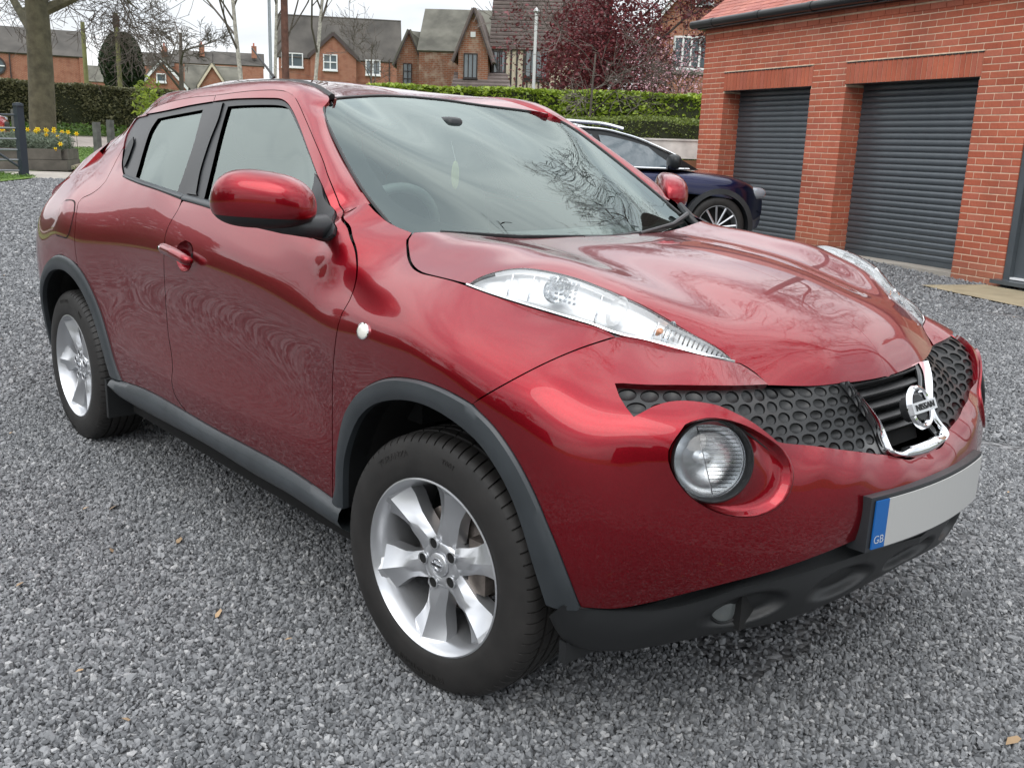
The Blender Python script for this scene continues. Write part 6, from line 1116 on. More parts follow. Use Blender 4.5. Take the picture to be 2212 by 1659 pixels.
# weathered board fence beside the garage
fnc = thing('fence', 'whitewashed board on brown timber fence between blue car and garage', 'fence', (0, 0, 0))
fa, fb = np.array([-13.6, 8.6]), np.array([-7.95, 12.3]); ft = (fb-fa)/np.linalg.norm(fb-fa); Rf = Matrix(((ft[0], -ft[1], 0), (ft[1], ft[0], 0), (0, 0, 1)))
for z, h, m_, nm in ((1.335, .30, mat('weathered_white_board', (.68, .65, .61), .8, var=(4, .25)), 'top_board'), (1.06, .2, mat('orange_brown_timber', (.22, .10, .05), .8, var=(6, .4)), 'board'), (.84, .2, bpy.data.materials['orange_brown_timber'], 'board'), (.62, .2, bpy.data.materials['orange_brown_timber'], 'board'), (.40, .2, bpy.data.materials['orange_brown_timber'], 'board')):
    c = (fa+fb)/2; MB().box((c[0], c[1], z), (np.linalg.norm(fb-fa), .045, h), Rf).build(nm, m_, fnc, False)
MB().box(((fa+fb)/2)[0:0].tolist() or ((fa[0]+fb[0])/2, (fa[1]+fb[1])/2, 1.50), (np.linalg.norm(fb-fa), .09, .03), Rf).build('capping', bpy.data.materials['weathered_white_board'], fnc, False)
for i in range(4):
    c = fa+(fb-fa)*i/3+np.array([-ft[1], ft[0]])*.06; MB().box((c[0], c[1], .8), (.09, .09, 1.45), Rf).build('post', bpy.data.materials['orange_brown_timber'], fnc, False)
leaves('undergrowth', np.c_[(fa+(fb-fa)*RNG.rand(2500)[:, None])-np.array([-ft[1], ft[0]])*.3*RNG.rand(2500)[:, None], .25+.45*RNG.rand(2500)**2], .06, M['mixed'], kind='stuff')
# trees
t1, _ = bare_tree('oak_tree', 'large bare tree with thick mossy trunk behind the daffodil planter', (-31.2, 7.45, gz(-31.2)-.1), 11, .40, 1.3, 14, 6, bark=M['bark'], start=.24, nb=(4, 5), upb=0.0, twr=.009, n0=10)
bare_tree('birch_tree', 'slim bare silver birch left of the grey lamp pole', (-42.6, 20.0, 1.0), 13, .11, .6, 5, 6, bark=M['birch'], droop=.35, group='birches beyond the red roof', nb=(3, 4), twr=.008, n0=14)
bare_tree('birch_tree', 'white stemmed bare birch just right of the brown telegraph pole', (-40.5, 22.4, 1.0), 13, .10, .6, 8, 6, bark=M['birch'], droop=.35, group='birches beyond the red roof', nb=(3, 4), twr=.008, n0=14)
bare_tree('birch_tree', 'twin bare birch stem between the grey lamp pole and the brown pole', (-41.8, 21.2, 1.0), 12, .09, .6, 9, 6, bark=M['birch'], droop=.35, group='birches beyond the red roof', nb=(3, 4), twr=.008, n0=14)
bare_tree('bare_tree', 'round topped bare tree before the low gabled cottage', (-55.3, 22.3, 2.8), 4.2, .16, 1.2, 21, 5, bark=M['twig'], start=.15, nb=(3, 4), upb=.3, twr=.013)
bare_tree('bare_tree', 'small bare tree in front of the dark roofed brick house', (-36.5, 23.2, 2.4), 3.2, .05, 1.3, 27, 4, bark=M['twig'], start=.3, nb=(3, 4), twr=.008)
bare_tree('tall_bare_tree', 'tall bare tree standing behind the garage roof, mostly out of the picture', (-8.2, 17.5, 0), 13, .26, 1.1, 31, 6, start=.45, nb=(3, 5), bark=M['dtwig'], twig=M['dtwig'], twr=.008)
bare_tree('tall_bare_tree', 'tall bare tree to the right beyond the garage, seen reflected in the windscreen', (4.6, 11.5, 0), 13, .20, 1.1, 37, 6, start=.35, nb=(3, 5), bark=M['dtwig'], twig=M['dtwig'], twr=.008)
# plum tree: dark red leaves
pt_, ends = bare_tree('plum_tree', 'dark red leaved plum tree behind the laurel hedge', (-19.6, 20.6, .3), 6.6, .14, 1.15, 44, 5, start=.22, nb=(3, 5), bark=M['dtwig'], twig=M['dtwig'], twr=.008, upb=.4)
E_ = np.array([e[:] for e in ends]); pick = E_[RNG.randint(0, len(E_), 21000)]+RNG.normal(0, .22, (21000, 3)); leaves('foliage', np.vstack([pick, rnd_in((0, 0, 3.4), (2.1, 2.1, 2.6), 22000)]), .10, M['plum'], pt_, .6, kind='stuff')
bl_, ends = bare_tree('blossom_tree', 'small pink blossoming bush low beside the garage corner', (-16.2, 20.0, .3), 2.6, .06, 1.5, 47, 4, start=.2, bark=M['dtwig'], twig=M['dtwig'], twr=.008)
E_ = np.array([e[:] for e in ends]); leaves('blossom', E_[RNG.randint(0, len(E_), 3500)]+RNG.normal(0, .25, (3500, 3)), .05, M['blossom'], bl_, .7, kind='stuff')
cn = thing('conifer', 'dense dark green rounded evergreen behind the left telegraph pole', 'tree', (-59.2, 20.4, 2.5))
MB().tube([(0, 0, 0), (0, 0, 3)], .25, 8).build('trunk', M['bark'], cn)
th, zz_ = RNG.rand(30000)*6.283, RNG.rand(30000); rr_ = 1.15*np.sqrt(np.clip(1-((zz_-.42)/.62)**2, .02, 1))*(1+.10*np.sin(th*5+zz_*9)); rr_ *= np.where(RNG.rand(30000) < .8, RNG.uniform(.86, 1.04, 30000), RNG.rand(30000))
leaves('foliage', np.c_[rr_*np.cos(th), rr_*np.sin(th), 1.3+zz_*3.2], .16, M['dkgreen'], cn, kind='stuff')
sb_ = thing('shrub', 'pale green leafy shrub at the edge of the lane beside the car roof', 'shrub', (-30.5, 10.6, gz(-30.5)))
leaves('foliage', rnd_in((0, 0, 1.3), (.55, .55, .9), 900), .14, M['laurel'], sb_, .3, kind='stuff'); MB().tube([(0, 0, 0), (.05, 0, 1.6)], .03, 6).build('stem', M['twig'], sb_)
for i, (x, y, h, lb) in enumerate([(-13.9, 14.0, 1.9, 'leggy bare shrub standing in the clipped hedge'),]):
    bare_tree('bare_shrub', lb, (x, y, .3), h*1.6, .035, 1.1, 60+i, 4, start=.15, nb=(3, 5), bark=M['twig'], cat='shrub', twr=.006)
# rough weeds along the far hedge, lawn blades
n_ = 9000; X = np.c_[-38.2+RNG.rand(n_)*2.2, -4+RNG.rand(n_)*21]; leaves('weeds', np.c_[X, hgt(X[:, 0])+.1+.35*RNG.rand(n_)**2], .16, M['weed'], kind='stuff', asp=.25, up=.8)
def blades(poly, n, size):
    P = np.array(poly); q = RNG.rand(n*3, 2)*(P.max(0)-P.min(0))+P.min(0); q = q[inside(P, q)][:n]; leaves('grass', np.c_[q, hgt(q[:, 0])+.03+size*.4], size, M['weed'], kind='stuff', asp=.12, up=.95)
blades([(-15.4, 2.1), (-16.35, 3.0), (-17.85, 2.4), (-19.6, -.5), (-16, -2)], 9000, .07); blades([(-18.0, 4.4), (-20.5, 5.8), (-22.8, 7.0), (-27.5, 9.5), (-27.5, 7.0), (-22.5, 4.4), (-21, 3.6)], 9000, .06)
# planter of railway sleepers with daffodils
pl_ = thing('planter', 'raised timber planter of two sleeper courses filled with daffodils and lavender', 'planter', (0, 0, 0))
wd_ = mat('weathered_sleeper', (.10, .09, .075), .85, var=(5, .3), bump=(30, .4, .006)); A_, Bp, Cp_ = np.array([-18.75, 2.2]), np.array([-18.21, 4.02]), np.array([-19.35, 4.62]); Dp = A_+(Cp_-Bp)
zb = gz(-18.5)
for k in range(2):
    for a, c in ((A_, Bp), (Bp, Cp_), (Cp_, Dp), (Dp, A_)):
        d = c-a; l = np.linalg.norm(d); d /= l; R = Matrix(((d[0], -d[1], 0), (d[1], d[0], 0), (0, 0, 1))); c0 = (a+c)/2; MB().box((c0[0], c0[1], zb+.105+k*.205), (l+.09*(-1)**k, .10, .198), R).build('sleeper', wd_, pl_, False)
V = [(*p, zb+.36) for p in (A_, Bp, Cp_, Dp)]; MB().add(V, [(0, 1, 2, 3)]).build('soil', M['soil'], pl_, False)
cen_ = (A_+Bp+Cp_+Dp)/4; e1_, e2_ = (Bp-A_), (Cp_-Bp)
lv = thing('lavender', 'grey green lavender clump filling the timber planter', 'plant', (0, 0, 0))
uu, vv_ = RNG.rand(9000), RNG.rand(9000); P2 = A_+e1_*uu[:, None]*1.0+e2_*vv_[:, None]; leaves('foliage', np.c_[P2, zb+.36+RNG.rand(9000)**.8*.34*(1-.4*(2*vv_-1)**2)], .11, M['lav'], lv, .12, up=.9, kind='stuff')
yel = mat('daffodil_yellow', (.85, .68, .02), .5); orange_ = mat('daffodil_trumpet', (.85, .50, .01), .5); dz = [(28, 243.5), (64, 240), (72, 245), (105, 241), (112, 242), (132, 241), (143, 246), (142, 258), (118, 277), (160, 240), (168, 244), (175, 259), (183, 236), (187, 246), (205, 246), (200, 266), (216, 292), (204, 315), (228, 246), (238, 251), (152, 239), (170, 240)]
ordw = ['leftmost', 'second', 'third', 'fourth', 'fifth', 'sixth', 'seventh', 'eighth', 'ninth', 'tenth', 'eleventh', 'twelfth', 'thirteenth', 'fourteenth', 'fifteenth', 'sixteenth', 'seventeenth', 'eighteenth', 'nineteenth', 'twentieth', 'twenty-first', 'rightmost']; dz.sort()
for i, (zx, zy) in enumerate(dz):
    u = np.clip((zx-28)/190, 0.02, 1.1); top = zb+.36+(322-zy)/90*.46*.95
    if zy > 300: top = zb+.40
    v = .25+.5*((i*37) % 10)/10 if zy < 290 else .0
    x, y = A_+e1_*(.22+.78*u*.98)+e2_*v; 
    f = thing('daffodil', ('%s yellow daffodil counted from the left in the timber planter' % ordw[i]), 'flower', (x, y, zb+.36), 0, 'daffodils in the planter')
    h_ = max(.04, top-zb-.36); MB().tube([(0, 0, 0), (.01, 0, h_*.6), (.02, -.01, h_)], .005, 4).build('stem', M['weed'], f)
    b = MB(); dr_ = Vector((1, -.25+RNG.uniform(-.4, .4), .05)).normalized(); Fm = frame_at((.03, -.01, h_), dr_)
    for j in range(6):
        a = j*math.pi/3; b.add([Fm @ Vector(q) for q in ((0, 0, 0), (.030*math.cos(a-.42), .030*math.sin(a-.42), .006), (.052*math.cos(a), .052*math.sin(a), 0), (.030*math.cos(a+.42), .030*math.sin(a+.42), .006))], [(0, 1, 2, 3)])
    b.build('petals', yel, f, False); MB().lathe([(.012, 0), (.016, .02), (.021, .03), (.017, .022), (.004, .006)], 8, Fm).build('trumpet', orange_, f)
# bollards
for (x, y, h, lb) in ((-21.44, 5.77, .88, 'grey timber bollard nearer the planter, left of the pair'), (-22.43, 6.43, .92, 'grey timber bollard nearer the car, right of the pair'), (-23.2, 4.55, 1.05, 'grey timber bollard rising behind the daffodils')):
    p = MB(); p.box((x, y, gz(x)+h/2), (.13, .13, h), Matrix.Rotation(.4, 3, 'Z'), .96); o = p.build('bollard', mat('bollard_timber', (.10, .10, .095), .85, var=(8, .3)), None, False); tag(o, lb, 'bollard', 'timber bollards by the lane')
# field gate
gt = thing('gate', 'dark grey metal field gate standing open at the left edge', 'gate', (0, 0, 0)); gm = mat('gate_paint', (.025, .033, .045), .4); gmr = mat('galvanised_rail', (.16, .17, .18), .45, metal=.6)
gx, gy = -16.6, 2.84; z0 = gz(gx); MB().box((gx, gy, z0+.60), (.12, .12, 1.20), Matrix.Rotation(.3, 3, 'Z')).build('gate_post', gm, gt, False); MB().lathe([(.09, 1.20), (.085, 1.24), (.0001, 1.26)], 12, Matrix.Translation((gx, gy, z0))).build('post_cap', gm, gt)
for i, zz in enumerate((.12, .30, .47, .65, .83, 1.05)): MB().tube([(gx, gy, z0+zz), (gx-.9, gy-2.2, z0+zz-.03)], .019, 8).build('rail', gmr if i < 5 else gm, gt)
MB().tube([(gx, gy, z0+.14), (gx-.45, gy-1.1, z0+1.0)], .022, 8).build('brace', gm, gt)
# poles and wires
pm = mat('creosoted_pole', (.12, .055, .04), .8, var=(6, .35)); mossy = mat('mossy_pole', (.17, .17, .07), .85, var=(5, .2)); galv = mat('galvanised_steel', (.38, .42, .46), .5, metal=.3)
def pole(name, label, x, y, z0, z1, r, m, cat='pole'):
    t = thing(name, label, cat, (x, y, z0)); MB().tube([(0, 0, 0), (0, 0, z1-z0)], [r, r*.85], 10).build('shaft', m, t); return t
pole('telegraph_pole', 'thick dark brown telegraph pole rising behind the car roof', -24.6, 12.33, .4, 8.5, .115, pm)
pole('lamp_column', 'slim grey steel lamp column left of the brown pole', -29.2, 14.3, .6, 9, .06, galv)
tw = pole('flag_pole', 'short white pole with ball cap before the half timbered house', -18.87, 16.9, .3, 4.9, .05, mat('pole_white', (.62, .63, .63), .4)); MB().lathe([(.0001, 4.72), (.075, 4.64), (.085, 4.60), (.0001, 4.58)], 12).build('cap', bpy.data.materials['pole_white'], tw)
p1 = pole('telegraph_pole', 'mossy telegraph pole in front of the dark evergreen', -45.26, 15.1, 1.2, 6.55, .115, mossy); MB().box((0, .0, 5.0), (.2, .25, .5)).build('transformer_box', pm, p1, False)
p2 = pole('telegraph_pole', 'distant thin telegraph pole right of the brick barn', -64.7, 20.1, 2.5, 7.95, .15, mossy)
for a, c, sag, lw in (((-45.26, 15.1, 6.3), (-24.6, 12.33, 7.9), 1.1, 'lower and deeper sagging of the two wires between the poles'), ((-45.26, 15.1, 6.4), (-24.6, 12.33, 8.2), .9, 'upper of the two wires between the poles'), ((-45.26, 15.1, 6.4), (-70, 45, 6.0), .6, 'faint wire running from the mossy pole away over the far roofs')):
    a, c = Vector(a), Vector(c); w_ = MB().tube([a.lerp(c, t)-Vector((0, 0, sag*4*t*(1-t))) for t in np.linspace(0, 1, 24)], .010, 4).build('overhead_wire', M['seal'], None); tag(w_, lw, 'wire', 'overhead wires')
# ================================================================== buildings beyond
def wall_mat(name, cols, sc=1.0, mort=(.30, .24, .19)):
    m = bpy.data.materials.new(name); m.use_nodes = True; t = m.node_tree; b = t.nodes['Principled BSDF']; b.inputs['Roughness'].default_value = .85
    co = t.nodes.new('ShaderNodeTexCoord'); mp_ = t.nodes.new('ShaderNodeMapping'); br = t.nodes.new('ShaderNodeTexBrick'); br.inputs['Color1'].default_value = (*cols[0], 1); br.inputs['Color2'].default_value = (*cols[1], 1); br.inputs['Mortar'].default_value = (*mort, 1)
    br.inputs['Scale'].default_value = 1; br.inputs['Brick Width'].default_value = .24*sc; br.inputs['Row Height'].default_value = .08*sc; br.inputs['Mortar Size'].default_value = .010*sc; br.inputs['Bias'].default_value = -.1
    mp_.inputs['Rotation'].default_value = (math.radians(90), 0, 0); t.links.new(co.outputs['Object'], mp_.inputs[0]); t.links.new(mp_.outputs[0], br.inputs['Vector'])
    n = t.nodes.new('ShaderNodeTexNoise'); n.inputs['Scale'].default_value = 2.2; n.inputs['Detail'].default_value = 6; t.links.new(co.outputs['Object'], n.inputs['Vector'])
    x = t.nodes.new('ShaderNodeMix'); x.data_type = 'RGBA'; x.inputs[7].default_value = (*cols[2], 1); r = t.nodes.new('ShaderNodeMapRange'); r.inputs['From Min'].default_value = .5; r.inputs['From Max'].default_value = .75; t.links.new(n.outputs['Fac'], r.inputs[0]); t.links.new(r.outputs[0], x.inputs[0]); t.links.new(br.outputs['Color'], x.inputs[6]); t.links.new(x.outputs[2], b.inputs['Base Color']); return m
M.update(b1=wall_mat('old_orange_brick', [(.30, .09, .045), (.36, .13, .07), (.22, .08, .05)]), b2=wall_mat('mottled_brick', [(.32, .11, .055), (.24, .10, .06), (.48, .38, .30)], 1.3), slate=mat('brown_slate_roof', (.075, .068, .06), .8, var=(.8, .35)), slate2=mat('mossy_slate_roof', (.15, .145, .12), .85, var=(1.2, .35)),
 ribr=mat('brown_ribbed_tile', (.17, .135, .125), .75, var=(2, .2)), barge=mat('brown_bargeboard', (.065, .045, .045), .6), cream=mat('cream_render', (.62, .54, .42), .8, var=(3, .12)), timber=mat('dark_timber', (.035, .028, .028), .7))
class Bld:
    """a building set out in its own frame: a to the right, b away from the viewer, c up (all in metres)"""
    def __init__(s, name, label, cat, O, yaw, k):
        s.t = thing(name, label, cat, O, math.radians(yaw)); s.k = k
    def quad(s, name, pts, m, par=None, th=0):
        k = s.k; P = [Vector((a*k, b*k, c*k)) for a, b, c in pts]; n = (P[1]-P[0]).cross(P[2]-P[0]).normalized(); V = list(P); F = [tuple(range(len(P)))]
        if th: N0 = len(P); V += [p-n*th for p in P]; F += [tuple(range(N0, 2*N0))[::-1]]+[(i, N0+i, N0+(i+1) % N0, (i+1) % N0) for i in range(N0)]
        return mesh(name, V, F, m, par or s.t, False)
    def box(s, name, a0, a1, b0, b1, c0, c1, m, par=None):
        k = s.k; return MB().box(((a0+a1)/2*k, (b0+b1)/2*k, (c0+c1)/2*k), (abs(a1-a0)*k, abs(b1-b0)*k, abs(c1-c0)*k)).build(name, m, par or s.t, False)
    def window(s, a0, a1, c0, c1, b=0, m=None, nx=2, nz=1, wd=2.2):
        m = m or M['upvc']; f = s.box('window', a0, a1, b-1.5, b+2, c0, c1, M['paneglass'])
        for i in range(nx+1):
            x = a0+(a1-a0)*i/nx; s.box('frame', x-wd/2, x+wd/2, b-3, b, c0-wd/2, c1+wd/2, m, f)
        for i in range(nz+1):
            z = c0+(c1-c0)*i/nz; s.box('frame', a0, a1, b-3.3, b-.3, z-wd/2, z+wd/2, m, f)
        s.box('sill', a0-2, a1+2, b-4.5, b, c0-wd*1.6, c0-wd*.5, m, f); return f
    def gable(s, a0, a1, b0, b1, c0, ce, cr, mw, mr, ov=3, ridge='b', bb=None, ribs=0, th=.12):
        """block with a pitched roof; ridge runs away ('b') or across ('a')"""
        am, bm_ = (a0+a1)/2, (b0+b1)/2
        if ridge == 'b':
            s.quad('wall', [(a0, b0, c0), (a1, b0, c0), (a1, b0, ce), (am, b0, cr), (a0, b0, ce)], mw); s.quad('wall', [(a1, b0, c0), (a1, b1, c0), (a1, b1, ce), (a1, b0, ce)], mw); s.quad('wall', [(a0, b1, c0), (a0, b0, c0), (a0, b0, ce), (a0, b1, ce)], mw)
            sl_ = (cr-ce)/(a1-am); r = s.quad('roof', [(a0-ov, b0-ov, ce-ov*sl_+1), (am, b0-ov, cr+1), (am, b1, cr+1), (a0-ov, b1, ce-ov*sl_+1)][::-1], mr, th=th); r2 = s.quad('roof', [(am, b0-ov, cr+1), (a1+ov, b0-ov, ce-ov*sl_+1), (a1+ov, b1, ce-ov*sl_+1), (am, b1, cr+1)][::-1], mr, th=th)
            if bb:
                for q0, q1 in (((a0-ov, ce-ov*sl_), (am, cr)), ((am, cr), (a1+ov, ce-ov*sl_))):
                    s.quad('bargeboard', [(q0[0], b0-ov-.5, q0[1]+2), (q0[0], b0-ov-.5, q0[1]-5), (q1[0], b0-ov-.5, q1[1]-5), (q1[0], b0-ov-.5, q1[1]+2)], bb, th=.06)
            for i in range(ribs):
                f = i/ribs; x = am+(a1+ov-am)*f; z = cr+1-(cr+1-(ce-ov*sl_+1))*f; MB().box((x*s.k, (b0-ov+b1)/2*s.k, z*s.k+.03), (.06, (b1-b0+ov)*s.k, .06)).build('roof_course', mr, r2, False)
        else:
            s.quad('wall', [(a0, b0, c0), (a1, b0, c0), (a1, b0, ce), (a0, b0, ce)], mw); s.quad('wall', [(a1, b0, c0), (a1, b1, c0), (a1, b1, ce), (a1, bm_, cr), (a1, b0, ce)], mw); s.quad('wall', [(a0, b1, c0), (a0, b0, c0), (a0, b0, ce), (a0, bm_, cr), (a0, b1, ce)], mw)
            sl_ = (cr-ce)/(bm_-b0); r = s.quad('roof', [(a0-ov, b0-ov, ce-ov*sl_+1), (a1+ov, b0-ov, ce-ov*sl_+1), (a1+ov, bm_, cr+1), (a0-ov, bm_, cr+1)], mr, th=th); s.quad('roof', [(a1+ov, b1+ov, ce-ov*sl_+1), (a0-ov, b1+ov, ce-ov*sl_+1), (a0-ov, bm_, cr+1), (a1+ov, bm_, cr+1)], mr, th=th)
            for i in range(ribs):
                f = (i+.5)/ribs; y = b0-ov+(bm_-b0+ov)*f; z = ce-ov*sl_+1+(cr-ce+ov*sl_)*f; MB().box(((a0+a1)/2*s.k, y*s.k, z*s.k+.05), ((a1-a0+2*ov)*s.k, .10, .10)).build('roof_course', mr, r, False)
# barn on the left
bn = Bld('brick_barn', 'long red brick barn with dark slate roof and round window behind the big bare tree', 'barn', (-84.77, 22.86, 4.16), 74, .0436)
bn.gable(-330, 85, 0, 130, -60, 70, 118, M['b1'], M['slate'], 4, 'a'); bn.box('end_pier', 76, 86, -4, 2, -60, 66, M['b1'])
rw_ = MB().lathe([(.58, -.10), (.72, -.10), (.72, .12), (.58, .12)], 24, Matrix.Translation((-2.80, 0, 1.9)) @ Matrix.Rotation(math.pi/2, 4, 'X'), closed=True).build('round_window', M['timber'], bn.t); MB().lathe([(.0001, .03), (.6, .03)], 24, Matrix.Translation((-2.80, 0, 1.9)) @ Matrix.Rotation(math.pi/2, 4, 'X')).build('pane', M['paneglass'], rw_)
bn.box('glazing_bar', -78, -50, -3, -1, 42.5, 44.5, M['upvc'], rw_); bn.box('glazing_bar', -65.2, -63.2, -3, -1, 30, 57, M['upvc'], rw_); bn.quad('skylight', [(-92, 28, 84), (-70, 28, 84), (-70, 42, 98), (-92, 42, 98)], M['upvc'], th=.1)
bn.box('drainpipe', -42, -40, -3, 0, -60, 68, M['timber'])
# low cottage with white edged gable, terrace roofs behind it
ct = Bld('cottage', 'low brown roofed brick cottage with white edged gable right of the evergreen', 'house', (-67.73, 26.25, 4.1), 64, .0364)
ct.gable(-38, 44, 0, 70, -80, 14, 61, M['b1'], M['slate2'], 5, 'b', M['upvc']); ct.gable(44, 150, 30, 110, -80, 10, 58, M['b1'], M['slate2'], 3, 'a'); ct.gable(70, 120, 10, 60, -60, 20, 58, M['b1'], M['slate2'], 4, 'b', M['cream'])
ct.window(-8, 8, 20, 34, 0, nx=1)
ct.box('garage_door', 0, 46, -2, 0, -40, -4, M['upvc']); ct.box('dark_opening', 2, 44, -3, -2.2, -34, -8, M['timber'])
tr_ = Bld('terrace_house', 'distant row of red roofs with chimneys beyond the cottage', 'house', (-117.6, 49.55, 6.28), 62, .063)
for i, (a0, a1, cr_2) in enumerate(((-95, -20, 72), (-20, 50, 80), (50, 150, 82))):
    tr_.gable(a0, a1, i*8, 60+i*8, -60, cr_2-24, cr_2, M['b1'], M['slate'], 2, 'a'); tr_.box('chimney', a1-22, a1-12, 20, 30, cr_2-10, cr_2+13, M['b1']); tr_.box('chimney_pot', a1-19, a1-16, 24, 27, cr_2+13, cr_2+19, M['brick'])
tr2 = Bld('terrace_house', 'distant brick house with white windows left of the evergreen', 'house', (-103, 31.5, 5.2), 66, .05)
tr2.gable(-60, 12, 0, 60, -60, 30, 62, M['b1'], M['slate'], 2, 'a'); tr2.window(-44, -36, 20, 30); tr2.gable(12, 60, 10, 60, -60, 20, 50, M['b1'], M['slate2'], 2, 'a')
# h1
h1 = Bld('brick_house', 'orange brick house with a steep black slate roof and small central gable', 'house', (-70.26, 43.14, 5.15), 57.8, .0412)
h1.gable(-135, 108, 0, 110, -120, 66, 149, M['b1'], M['slate'], 3, 'a'); h1.gable(-72, 18, -22, 50, -120, 68, 110, M['b1'], M['slate'], 4, 'b', M['barge'])
h1.window(-46, -20, 41, 69, -22, nx=2, nz=2); h1.window(-128, -88, 45, 70, 0, nx=2); h1.window(38, 66, 37, 64, 0, nx=2); h1.box('drainpipe', 84, 86, -3, 0, -60, 64, M['timber'])
# h2: two little gables
h2 = Bld('gabled_house', 'mottled brick house with two small mossy slate gables', 'house', (-46.3, 33.89, 4.22), 51, .0291)
h2.gable(-70, -20, 0, 110, -120, 62, 118, M['b2'], M['slate2'], 6, 'b', M['barge']); h2.quad('roof', [(-46, 2, 118.5), (-14, 2, 62), (40, 2, 62), (40, 60, 118)], M['slate2'], th=.1)
h2.gable(-8, 32, 14, 110, -120, 60, 113, M['b2'], M['slate2'], 6, 'b', M['barge']); h2.quad('wall', [(-20, 8, -120), (-8, 8, -120), (-8, 8, 62), (-20, 8, 62)], M['b2']); h2.window(-56, -40, 10, 54, 0, M['timber'], 2, 3, 1.6); h2.window(4, 26, 14, 62, 14, M['timber'], 3, 2, 1.6)
h2.quad('roof', [(-20, 40, 70), (60, 40, 70), (60, 110, 116), (-20, 110, 116)], M['slate2'], th=.1); h2.quad('wall', [(32, 22, -120), (60, 22, -120), (60, 22, 66), (32, 22, 66)], M['b2'])
# h3: half timbered with ribbed brown tiles
h3 = Bld('half_timbered_house', 'half timbered cream house with brown ribbed tile roof and brick gable', 'house', (-38.72, 35.19, 4.18), 44, .0267)
h3.gable(-150, -90, -40, 90, -120, 76, 152, M['b2'], M['ribr'], 10, 'b', M['barge'], 9); h3.window(-138, -112, 22, 68, -40, M['timber'], 3, 1, 2); h3.box('alarm_box', -126, -116, -43, -40, 100, 110, M['upvc'])
h3.gable(-86, 150, 0, 190, -120, 92, 250, M['cream'], M['ribr'], 6, 'a', None, 21, .14)
for i, a in enumerate((-84, -70, -58, -46, -34, -20, 32, 46, 58, 72, 86, 100, 114, 128)): h3.box('timber_stud', a-1.8, a+1.8, -3, 0, -60, 86, M['timber'])
for a in (-12, 0, 12, 22): h3.box('timber_stud', a-1.5, a+1.5, -3, 0, -60, 20, M['timber'])
h3.box('timber_rail', -86, 150, -4, 0, 82, 92, M['barge']); h3.box('timber_rail', -20, 32, -4, 0, 20, 28, M['timber']); h3.window(-82, -58, 36, 78, -1, M['timber'], 3, 1, 2.5); h3.window(-16, 28, 30, 82, -1, M['timber'], 4, 1, 2.5)
h3.gable(-260, -100, 130, 330, -60, 90, 185, M['b2'], M['slate2'], 4, 'a'); h3.quad('lean_to_roof', [(-160, -60, 4), (-40, -60, 4), (-52, -20, 34), (-160, -20, 34)], M['ribr'], th=.1)
for i in range(4): h3.box('roof_course', -160, -46, -58+i*10, -55+i*10, 6+i*7.5, 9+i*7.5, M['ribr'])
h3.quad('roof', [(-100, 60, 150), (-60, 40, 120), (90, 120, 260), (60, 160, 262)], M['slate2'], th=.1)
# h4: gable with white bargeboards and arched window
h4 = Bld('gabled_house', 'tall brick house with white bargeboards and arched window left of the garage', 'house', (-32.63, 40.86, 4.43), 36, .0267)
h4.gable(-90, 170, 0, 200, -120, 110, 258, M['b1'], M['slate2'], 12, 'b', M['upvc']); h4.window(-28, 40, 46, 106, 0, M['upvc'], 4, 1, 4); h4.box('stone_sill', -34, 46, -5, 0, 34, 42, M['slate2'])
aw = MB(); aw.add([(.0267*(24+20*math.cos(a)), -.10, .0267*(163+30*math.sin(a))) for a in np.linspace(0, math.pi, 14)], [tuple(range(14))[::-1]]); ao = aw.build('arched_window', M['upvc'], h4.t, False)
aw = MB(); aw.add([(.0267*(24+14*math.cos(a)), -.13, .0267*(166+22*math.sin(a))) for a in np.linspace(0, math.pi, 14)], [tuple(range(14))[::-1]]); aw.build('pane', M['paneglass'], ao, False)
h4.box('red_flue', 32, 44, -20, -8, 122, 146, mat('red_flue', (.5, .06, .04), .5))
# things on the viewer's side, seen only in reflections
for i, (a, b, lb) in enumerate((((-30, -24), (2, -27), 'long hedge across the lane facing the side of the red car'), ((16, -22), (26, 2), 'hedge on the open side of the drive facing the car bonnet'), ((-25.6, -24), (-24.6, -5.5), 'tall hedge beside the lane facing the rear door of the red car'))):
    hedge('boundary_hedge', lb, a, b, 1.4, 4.2, 14000, .24, M['mixed'], .2)
hb_ = Bld('village_house', 'plain brick house beyond the hedge facing the side of the red car', 'house', (-24, -40, 0), 160, .05); hb_.gable(-150, 90, 0, 140, 0, 110, 190, M['b1'], M['slate'], 4, 'a'); hb_.window(-100, -70, 60, 85); hb_.window(20, 50, 60, 85)
for i, (x, y, h, s_) in enumerate(((-12, -30, 9, 71), (-34, -30, 11, 73), (-2, -33, 8, 75), (-22, -29, 8, 77), (21, -14, 9, 79))):
    bare_tree('far_tree', ['bare tree above the hedge, nearest the brick house', 'largest bare tree left of the brick house', 'smallest bare tree at the hedge end', 'spreading bare tree before the brick house', 'bare tree by the hedge facing the bonnet'][i], (x, y, 0), h, .2, 1.2, s_, 5, start=.3, nb=(3, 5), twr=.015)
